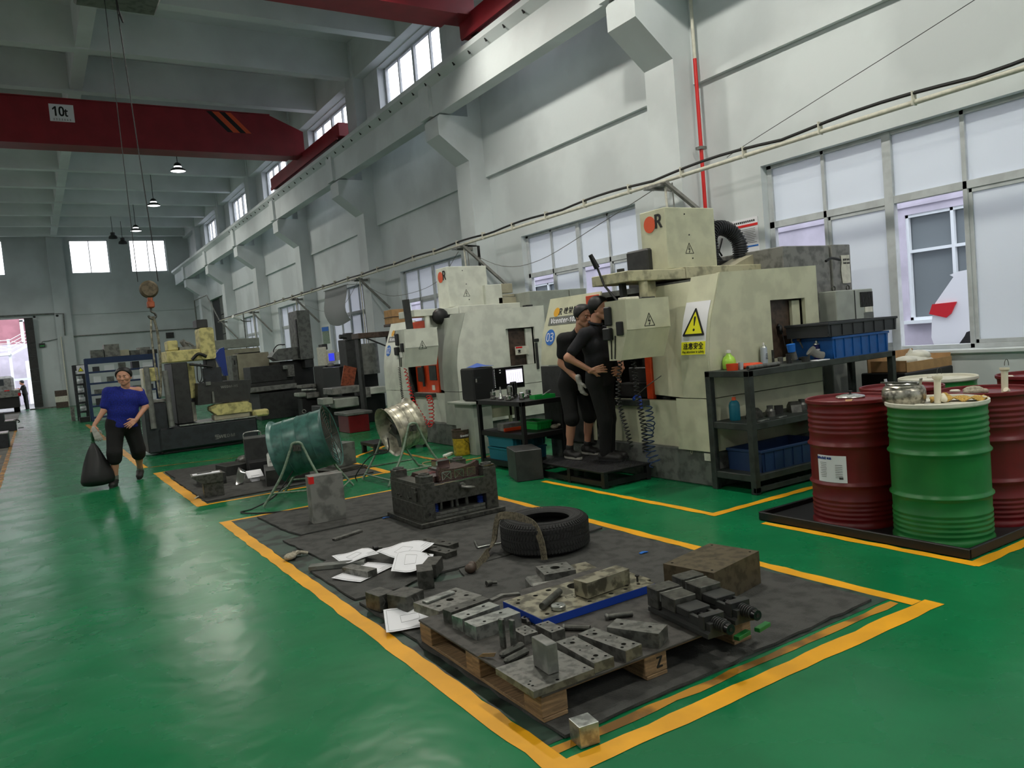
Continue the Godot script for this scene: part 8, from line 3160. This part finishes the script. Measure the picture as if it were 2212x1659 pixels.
# a head about its centre: y up, +z the face
func head_bones(xf: Transform3D, wide := 1.0) -> Array:
	var L := [
		[V(0, 0.03, -0.03), V(0, 0.034, 0.012), 0.083, 0.079],
		[V(-0.02 * wide, 0.02, -0.01), V(0.02 * wide, 0.02, -0.01), 0.075, 0.075],
		[V(0, -0.02, 0.02), V(0, -0.075, 0.05), 0.066 * wide, 0.038],
		[V(-0.036 * wide, -0.02, 0.045), V(0.036 * wide, -0.02, 0.045), 0.038, 0.038],
		[V(-0.045 * wide, -0.06, 0.01), V(-0.012, -0.088, 0.055), 0.03, 0.024],
		[V(0.045 * wide, -0.06, 0.01), V(0.012, -0.088, 0.055), 0.03, 0.024],
		[V(0, 0.008, 0.088), V(0, -0.03, 0.108), 0.009, 0.0145],
		[V(-0.014, -0.034, 0.096), V(0.014, -0.034, 0.096), 0.009, 0.009],
		[V(-0.034, 0.024, 0.082), V(-0.012, 0.02, 0.088), 0.009, 0.009],
		[V(0.034, 0.024, 0.082), V(0.012, 0.02, 0.088), 0.009, 0.009],
		[V(-0.018, -0.059, 0.088), V(0.018, -0.059, 0.088), 0.0085, 0.0085],
		[V(-0.015, -0.071, 0.085), V(0.015, -0.071, 0.085), 0.0085, 0.0085],
		[V(0, -0.097, 0.068), V(0, -0.1, 0.06), 0.018, 0.018],
		[V(-0.08 * wide, 0.012, -0.012), V(-0.081 * wide, -0.03, -0.005), 0.015, 0.01],
		[V(0.08 * wide, 0.012, -0.012), V(0.081 * wide, -0.03, -0.005), 0.015, 0.01],
		[V(0, -0.05, -0.02), V(0, -0.13, -0.035), 0.06, 0.058],
	]
	var out := []
	for b in L:
		out.append([xf * (b[0] as Vector3), xf * (b[1] as Vector3), b[2], b[3]])
	return out

func head_details(o: Node3D, xf: Transform3D, hair_len := 0.012) -> void:
	var g := Geo.new()
	# short black hair: the skull grown a little, cut back from the face and neck
	var H := [
		[V(0, 0.036, -0.034), V(0, 0.044, 0.008), 0.083 + hair_len, 0.078 + hair_len],
		[V(-0.022, 0.035, -0.01), V(0.022, 0.035, -0.01), 0.077 + hair_len, 0.077 + hair_len],
		[V(0, 0.0, -0.05), V(0, -0.04, -0.05), 0.062 + hair_len * 0.6, 0.05 + hair_len * 0.3],
	]
	var hb := []
	for b in H:
		hb.append([xf * (b[0] as Vector3), xf * (b[1] as Vector3), b[2], b[3]])
	var B := xf.basis
	net(g, hb, 0.02, 0.0055, [[xf * V(0, 0.062, 0.06), B * V(0, -0.55, 0.83).normalized()], [xf * V(0, -0.06, -0.05), B * V(0, -0.93, 0.36).normalized()]])
	part("hair", g, M.hair, o)
	for sx in [-1.0, 1.0]:
		g = Geo.new()
		g.ball(xf * V(0.031 * sx, 0.0, 0.081), V(0.0125, 0.0065, 0.007), 12, B)
		var e := part("eye", g, M.eye_white, o)
		g = Geo.new()
		g.ball(xf * V(0.031 * sx, 0.0, 0.0862), V(0.0062, 0.0062, 0.003), 10, B)
		part("iris", g, M.hair, e)
		g = Geo.new()
		g.tube(PackedVector3Array([xf * V(0.014 * sx, 0.021, 0.0955), xf * V(0.03 * sx, 0.026, 0.0915), xf * V(0.047 * sx, 0.021, 0.08)]), 0.0035, 6)
		part("eyebrow", g, M.hair, o)
	g = Geo.new()
	g.tube(PackedVector3Array([xf * V(-0.022, -0.066, 0.0905), xf * V(-0.008, -0.064, 0.0965), xf * V(0.008, -0.064, 0.0965), xf * V(0.022, -0.066, 0.0905)]), 0.0035, 6)
	part("mouth", g, M.lip, o)

# a hand from the wrist: d along the fingers, n out of the back of the hand, side +1 puts the thumb towards n x d
func hand_bones(w: Vector3, d: Vector3, n: Vector3, side: float, curl: float, spread := 1.0, grow := 0.0) -> Array:
	d = d.normalized()
	n = (n - d * n.dot(d)).normalized()
	var s := n.cross(d) * side
	var out := []
	for i in 4:
		var u := (1.5 - i) * 0.019
		out.append([w + s * u * 0.6, w + d * 0.085 + s * u * 1.05, 0.013 + grow, 0.0115 + grow])
	out.append([w - d * 0.02, w + d * 0.02, 0.024 + grow, 0.022 + grow])
	var lens := [[0.04, 0.024, 0.02], [0.044, 0.028, 0.022], [0.041, 0.026, 0.021], [0.032, 0.02, 0.018]]
	for i in 4:
		var u := (1.5 - i) * 0.02
		var p := w + d * 0.09 + s * u
		var dir := (d + s * 0.09 * (1.5 - i) * spread).normalized()
		var a := curl * (0.75 + 0.1 * i)
		for k in 3:
			dir = dir.rotated(s, (a if side > 0 else -a) * (0.7 if k == 0 else 1.0))
			var q: Vector3 = p + dir * lens[i][k]
			out.append([p, q, 0.0098 - 0.0008 * k + grow, 0.009 - 0.0008 * k + grow])
			p = q
	var t0 := w + d * 0.025 + s * 0.026
	var t1 := t0 + (d * 0.6 + s * 0.75 - n * 0.25).normalized() * 0.042
	var t2 := t1 + (d * 0.9 + s * 0.3 - n * 0.4).normalized() * 0.033
	out.append([t0, t1, 0.016 + grow, 0.012 + grow])
	out.append([t1, t2, 0.012 + grow, 0.009 + grow])
	return out

func shoe(g: Geo, sg: Geo, heel: Vector3, toe: Vector3, up: Vector3, ankle: Vector3) -> void:
	var d := (toe - heel).normalized()
	var s := d.cross(up).normalized()
	net(g, [
		[heel + up * 0.05 + d * 0.035, heel + up * 0.05 + d * 0.1, 0.038, 0.04],
		[heel + up * 0.045 + d * 0.1 - s * 0.006, toe + up * 0.038 - d * 0.05 - s * 0.012, 0.04, 0.034],
		[heel + up * 0.045 + d * 0.1 + s * 0.006, toe + up * 0.036 - d * 0.06 + s * 0.014, 0.038, 0.032],
		[heel + up * 0.06 + d * 0.05, ankle, 0.04, 0.042],
	], 0.03, 0.008, [[heel + up * 0.012, -up]])
	var rim := PackedVector2Array()
	var L := heel.distance_to(toe)
	for i in 24:
		var t := TAU * i / 24
		var z := 0.5 - 0.5 * cos(t)
		var wd := (0.036 + 0.012 * sin(PI * z)) * (1.0 if sin(t) >= 0.0 else 0.92) * pow(absf(sin(t)), 0.45) * signf(sin(t))
		rim.append(Vector2(wd, z * L))
	sg.prism(rim, 0.0, 0.024, Transform3D(Basis(s, d, up), heel))

# one figure from its joints; J names them
func figure(called: String, label: String, J: Dictionary, head: Transform3D, o := {}) -> Node3D:
	var f := thing(called, label, "person")
	var st: float = o.get("stout", 1.0)
	var hips: Vector3 = (J.hip_r + J.hip_l) / 2.0
	var chest: Vector3 = (J.sh_r + J.sh_l) / 2.0
	var across: Vector3 = (J.sh_l - J.sh_r).normalized()
	var hacross: Vector3 = (J.hip_l - J.hip_r).normalized()
	var spine: Vector3 = (chest - hips)
	var fwd: Vector3 = o.fwd
	var neck: Vector3 = head * V(0, -0.12, -0.035)
	var torso := func(grow: float) -> Array:
		var c1 := hips + spine * 0.1
		var c2 := hips + spine * 0.42 + fwd * 0.02 * st
		var c3 := hips + spine * 0.75
		return [
			[c1 - hacross * 0.07, c1 + hacross * 0.07, 0.115 * st + grow, 0.115 * st + grow],
			[c2 - across * 0.06, c2 + across * 0.06, 0.108 * st + grow, 0.108 * st + grow],
			[c3 - across * 0.085, c3 + across * 0.085, 0.108 * st + grow, 0.108 * st + grow],
			[c1 - hacross * 0.04, c3 - across * 0.06, 0.11 * st + grow, 0.105 * st + grow],
			[c1 + hacross * 0.04, c3 + across * 0.06, 0.11 * st + grow, 0.105 * st + grow],
			[chest - across * 0.1, J.sh_r, 0.075 + grow, 0.062 + grow],
			[chest + across * 0.1, J.sh_l, 0.075 + grow, 0.062 + grow],
			[chest - spine * 0.05, neck, 0.085 + grow * 0.7, 0.055 + grow * 0.5],
		]
	var arm := func(sd: String, grow: float) -> Array:
		return [[J["sh_" + sd], J["el_" + sd], 0.05 * (0.6 + 0.4 * st) + grow, 0.039 + grow], [J["el_" + sd], J["wr_" + sd], 0.039 + grow, 0.027 + grow]]
	var leg := func(sd: String, grow: float) -> Array:
		var k: Vector3 = J["kn_" + sd]
		var a: Vector3 = J["an_" + sd]
		var back: Vector3 = -fwd
		return [[J["hip_" + sd], k, 0.085 * st + grow, 0.055 * (0.5 + 0.5 * st) + grow], [k, a, 0.05 * (0.5 + 0.5 * st) + grow, 0.036 + grow], [k.lerp(a, 0.15) + back * 0.012, k.lerp(a, 0.5) + back * 0.008, 0.046 * (0.5 + 0.5 * st) + grow, 0.042 + grow]]
	# skin
	var g := Geo.new()
	var body: Array = torso.call(-0.012)
	for sd in ["r", "l"]:
		body.append_array(arm.call(sd, 0.0))
		body.append_array(leg.call(sd, 0.0))
	net(g, body, 0.03, 0.0125)
	net(g, head_bones(head, o.get("wide", 1.0)), 0.014, 0.0055)
	for sd in ["r", "l"]:
		var h: Array = o["hand_" + sd]
		if h.size() and not h[0] is String:
			net(g, hand_bones(J["wr_" + sd], h[0], h[1], h[2], h[3]), 0.008, 0.0042)
	part("body", g, M.skin, f)
	head_details(f, head, o.get("hair", 0.011))
	# shirt
	g = Geo.new()
	var shirt: Array = torso.call(0.006)
	shirt[7][3] = 0.05
	for sd in ["r", "l"]:
		var e: Vector3 = J["sh_" + sd]
		var l: Vector3 = J["el_" + sd]
		shirt.append([e, e.lerp(l, o.get("sleeve", 0.62)), 0.066 * (0.6 + 0.4 * st), 0.062 * (0.6 + 0.4 * st)])
	shirt.append([hips - spine * 0.06 - hacross * 0.07, hips - spine * 0.06 + hacross * 0.07, 0.125 * st, 0.125 * st])
	var clips := [[hips - spine * o.get("hem", 0.13), -spine.normalized()], [neck - (neck - chest) * 0.28, ((neck - chest).normalized() + fwd * 0.25).normalized()]]
	net(g, shirt, 0.035, 0.0125, clips)
	var sleeve_cut := o.get("sleeve", 0.62) as float
	var sh := part("shirt", g, o.shirt, f, o.get("shirt_label", ""))
	if o.get("collar", false):
		g = Geo.new()
		var ring := PackedVector3Array()
		for i in 16:
			var t := TAU * (i + 0.5) / 16.0
			ring.append(neck - (neck - chest) * 0.25 + across * 0.068 * cos(t) + fwd * 0.066 * sin(t) - spine.normalized() * 0.02 * sin(t))
		g.tube(ring, 0.014, 6, true)
		part("collar", g, o.shirt, sh)
	# trousers or shorts
	g = Geo.new()
	var tr := [[hips - hacross * 0.07 + spine * 0.12, hips + hacross * 0.07 + spine * 0.12, 0.118 * st, 0.118 * st], [hips - hacross * 0.075, hips + hacross * 0.075, 0.122 * st, 0.122 * st]]
	for sd in ["r", "l"]:
		var k: Vector3 = J["kn_" + sd]
		var a: Vector3 = J["an_" + sd]
		tr.append([J["hip_" + sd], k, 0.1 * st, 0.078 * st])
		if o.get("shorts", true):
			tr.append([k, k.lerp(a, o.get("short_len", 0.12)), 0.078 * st, 0.078 * st])
		else:
			tr.append([k, a, 0.075, 0.06])
	net(g, tr, 0.03, 0.0125, [[hips + spine * 0.22, spine.normalized()]])
	part("shorts" if o.get("shorts", true) else "trousers", g, M.shorts, f)
	for sd in ["r", "l"]:
		g = Geo.new()
		var sg := Geo.new()
		var F: Array = o["foot_" + sd]
		shoe(g, sg, F[0], F[1], F[2], J["an_" + sd])
		var so := part("shoe", g, M.shoe, f)
		part("sole", sg, o.get("sole", M.sole), so)
		if o.get("shorts", true):
			g = Geo.new()
			var a: Vector3 = J["an_" + sd]
			net(g, [[a, a.lerp(J["kn_" + sd], 0.13), 0.043, 0.044]], 0.02, 0.009)
			part("sock", g, o.get("sock", M.shoe), f)
	for sd in ["r", "l"]:
		var h: Array = o["hand_" + sd]
		if h.size() > 4 and h[4] == "glove":
			g = Geo.new()
			var hb := hand_bones(J["wr_" + sd], h[0], h[1], h[2], h[3], 0.6, 0.0035)
			hb.append([J["wr_" + sd] - (h[0] as Vector3).normalized() * 0.045, J["wr_" + sd], 0.035, 0.032])
			net(g, hb, 0.01, 0.005)
			part("glove", g, M.knit, f, "white knitted work glove")
	return f

func facing(p: Vector3, dir: Vector3, tilt := 0.0, roll := 0.0) -> Transform3D:
	dir = dir.normalized()
	var x := Vector3.UP.cross(dir).normalized()
	return Transform3D(Basis(x, Vector3.UP, x.cross(Vector3.UP)) * Basis(V(1, 0, 0), tilt) * Basis(V(0, 0, 1), roll), p)

func people() -> void:
	# the stout man in blue walking towards us with a bag
	var fw := V(-0.12, 0, 0.99)
	figure("person", "stout man in a blue T-shirt and black shorts walking with a black bag", {
		"hip_r": V(0.93, 0.83, -12.05), "hip_l": V(1.12, 0.83, -12.09), "kn_r": V(0.868, 0.46, -11.93), "kn_l": V(1.185, 0.45, -12.12), "an_r": V(0.845, 0.085, -11.99), "an_l": V(1.21, 0.115, -12.42),
		"sh_r": V(0.885, 1.30, -12.02), "sh_l": V(1.265, 1.28, -12.02), "el_r": V(0.81, 1.06, -12.02), "el_l": V(1.33, 1.05, -11.98), "wr_r": V(0.665, 0.875, -11.93), "wr_l": V(1.17, 0.885, -11.82),
	}, facing(V(1.095, 1.5, -11.95), V(-0.32, -0.05, 0.95), 0.06), {
		"fwd": fw, "stout": 1.22, "wide": 1.1, "hair": 0.012, "shirt": M.shirt_blue, "shirt_label": "blue T-shirt", "sleeve": 0.72, "hem": 0.05, "short_len": 0.2,
		"hand_r": [V(-0.25, -0.75, 0.25), V(-0.6, 0.3, 0.6), 1.0, 0.95, ""], "hand_l": [V(-0.75, -0.4, 0.5), V(0.35, 0.3, 0.9), -1.0, 0.55, ""],
		"foot_r": [V(0.855, 0.002, -12.06), V(0.77, 0.002, -11.79), V(0, 1, 0)], "foot_l": [V(1.225, 0.055, -12.51), V(1.165, 0.002, -12.25), V(0, 0.98, 0.2).normalized()],
		"sole": M.shoe, "sock": M.mid_grey,
	})
	# his bag
	var bag := thing("rubbish_bag", "full black plastic bag with a green tied neck carried by the man in blue", "bag", at(0.625, 0.055, -11.92))
	var g := Geo.new()
	var pr := P2([0.0, 0.0, 0.1, 0.0, 0.17, 0.02, 0.195, 0.07, 0.185, 0.15, 0.15, 0.27, 0.1, 0.41, 0.055, 0.52, 0.022, 0.575, 0.015, 0.6])
	var rows := []
	for i in 30:
		var t := i / 29.0 * (pr.size() - 1)
		var k := mini(int(t), pr.size() - 2)
		var q := pr[k].lerp(pr[k + 1], t - k)
		var row := []
		for j in 41:
			var a := TAU * j / 40.0
			var wob := 1.0 + 0.05 * sin(a * 3.0 + q.y * 9.0) * clampf(q.x * 8.0, 0, 1) + 0.03 * sin(a * 11.0) * clampf((q.y - 0.2) * 4.0, 0, 1)
			row.append(V(q.x * cos(a) * wob * 1.08, q.y, q.x * sin(a) * wob * 0.85))
		rows.append(row)
	g.sheet(rows, 0.002)
	part("sack", g, M.bag, bag)
	g = Geo.new()
	g.tube(spline(P3([0.0, 0.58, 0.0, 0.01, 0.64, 0.0, 0.03, 0.7, 0.0, 0.04, 0.74, 0.0])), 0.017, 8)
	g.tube(spline(P3([0.0, 0.58, 0.0, -0.005, 0.65, 0.01, 0.0, 0.72, 0.01, 0.03, 0.75, 0.0])), 0.014, 8)
	g.ball(V(0, 0.59, 0), V(0.026, 0.02, 0.024), 10)
	part("tied_neck", g, M.bag_green, bag, "dark green tied neck")
	g = Geo.new()
	net(g, hand_bones(V(0.03, 0.78, 0.01), V(0.3, -1, 0.1), V(0, 0.1, 1), 1.0, 0.35, 1.0, 0.002), 0.01, 0.006)
	var gl := solo("work_glove", g, M.knit, "white knitted glove held with the bag's neck by the man in blue", "glove", at(0.625, 0.04, -11.9))
	gl.set_meta("group", "held gloves")
	# man A: black T-shirt, shorts, a white glove on his hanging right hand
	var fa := V(0.1, 0, 0.99)
	figure("person", "man in a black T-shirt and black shorts with a white glove, behind the taller man", {
		"hip_r": V(5.03, 1.0, -6.95), "hip_l": V(5.24, 1.0, -6.97), "kn_r": V(5.0, 0.62, -6.87), "kn_l": V(5.27, 0.62, -6.9), "an_r": V(4.99, 0.26, -6.95), "an_l": V(5.28, 0.26, -7.0),
		"sh_r": V(4.965, 1.5, -6.86), "sh_l": V(5.3, 1.5, -6.85), "el_r": V(4.965, 1.24, -6.93), "el_l": V(5.42, 1.26, -6.8), "wr_r": V(5.06, 1.03, -6.76), "wr_l": V(5.42, 1.08, -6.62),
	}, facing(V(5.115, 1.735, -6.66), V(0.05, -0.1, 0.99), 0.2), {
		"fwd": fa, "stout": 1.0, "hair": 0.008, "shirt": M.shirt_black, "shirt_label": "black T-shirt", "sleeve": 0.62, "hem": 0.12, "short_len": 0.03,
		"hand_r": [V(0.12, -1, 0.12), V(-0.9, 0, -0.1), 1.0, 0.45, "glove"], "hand_l": [V(0, -0.4, 0.9), V(0.5, 0.8, 0), -1.0, 0.4, ""],
		"foot_r": [V(4.985, 0.176, -7.03), V(5.0, 0.176, -6.75), V(0, 1, 0)], "foot_l": [V(5.275, 0.176, -7.09), V(5.3, 0.176, -6.81), V(0, 1, 0)],
	})
	# man B: navy polo, long trousers, hands on hips
	var fb := V(0.3, 0, 0.95)
	figure("person", "taller man in navy polo and long black trousers, hands on hips at the pendant", {
		"hip_r": V(5.02, 1.03, -6.42), "hip_l": V(5.2, 1.03, -6.49), "kn_r": V(5.075, 0.62, -6.38), "kn_l": V(5.2, 0.62, -6.47), "an_r": V(5.09, 0.26, -6.44), "an_l": V(5.215, 0.26, -6.52),
		"sh_r": V(4.9, 1.535, -6.38), "sh_l": V(5.26, 1.54, -6.5), "el_r": V(4.715, 1.31, -6.46), "el_l": V(5.47, 1.3, -6.55), "wr_r": V(4.9, 1.155, -6.32), "wr_l": V(5.34, 1.14, -6.36),
	}, facing(V(5.1, 1.795, -6.36), V(0.45, -0.08, 0.9), 0.12), {
		"fwd": fb, "stout": 0.96, "hair": 0.012, "shirt": M.shirt_navy, "shirt_label": "navy polo shirt", "sleeve": 0.72, "hem": 0.1, "shorts": false, "collar": true,
		"hand_r": [V(0.85, 0.1, 0.3), V(-0.55, 0.15, 0.75), -1.0, 0.28, ""], "hand_l": [V(-0.85, -0.1, 0.35), V(0.4, 0.1, 0.8), 1.0, 0.3, ""],
		"foot_r": [V(5.06, 0.176, -6.52), V(5.17, 0.176, -6.25), V(0, 1, 0)], "foot_l": [V(5.18, 0.176, -6.6), V(5.32, 0.176, -6.34), V(0, 1, 0)],
		"sole": M.black,
	})
	# the dark figure at the gate
	figure("person", "man in dark clothes standing in the bright gateway beside the truck", {
		"hip_r": V(-0.36, 0.85, -49.35), "hip_l": V(-0.32, 0.85, -49.5), "kn_r": V(-0.36, 0.45, -49.35), "kn_l": V(-0.3, 0.45, -49.5), "an_r": V(-0.34, 0.03, -49.35), "an_l": V(-0.28, 0.03, -49.5),
		"sh_r": V(-0.4, 1.3, -49.25), "sh_l": V(-0.36, 1.3, -49.6), "el_r": V(-0.5, 1.12, -49.2), "el_l": V(-0.5, 1.12, -49.6), "wr_r": V(-0.62, 1.18, -49.25), "wr_l": V(-0.62, 1.1, -49.5),
	}, facing(V(-0.44, 1.48, -49.42), V(-1, -0.2, 0.1), 0.2), {
		"fwd": V(-1, 0, 0.1), "stout": 0.95, "shirt": M.shirt_black, "sleeve": 0.95, "hem": 0.12, "shorts": false,
		"hand_r": [V(-0.8, 0.1, 0), V(0, 1, 0), 1.0, 0.4, ""], "hand_l": [V(-0.8, 0.1, 0), V(0, 1, 0), -1.0, 0.4, ""],
		"foot_r": [V(-0.28, -0.057, -49.35), V(-0.52, -0.057, -49.32), V(0, 1, 0)], "foot_l": [V(-0.22, -0.057, -49.5), V(-0.46, -0.057, -49.48), V(0, 1, 0)],
		"sole": M.black,
	})
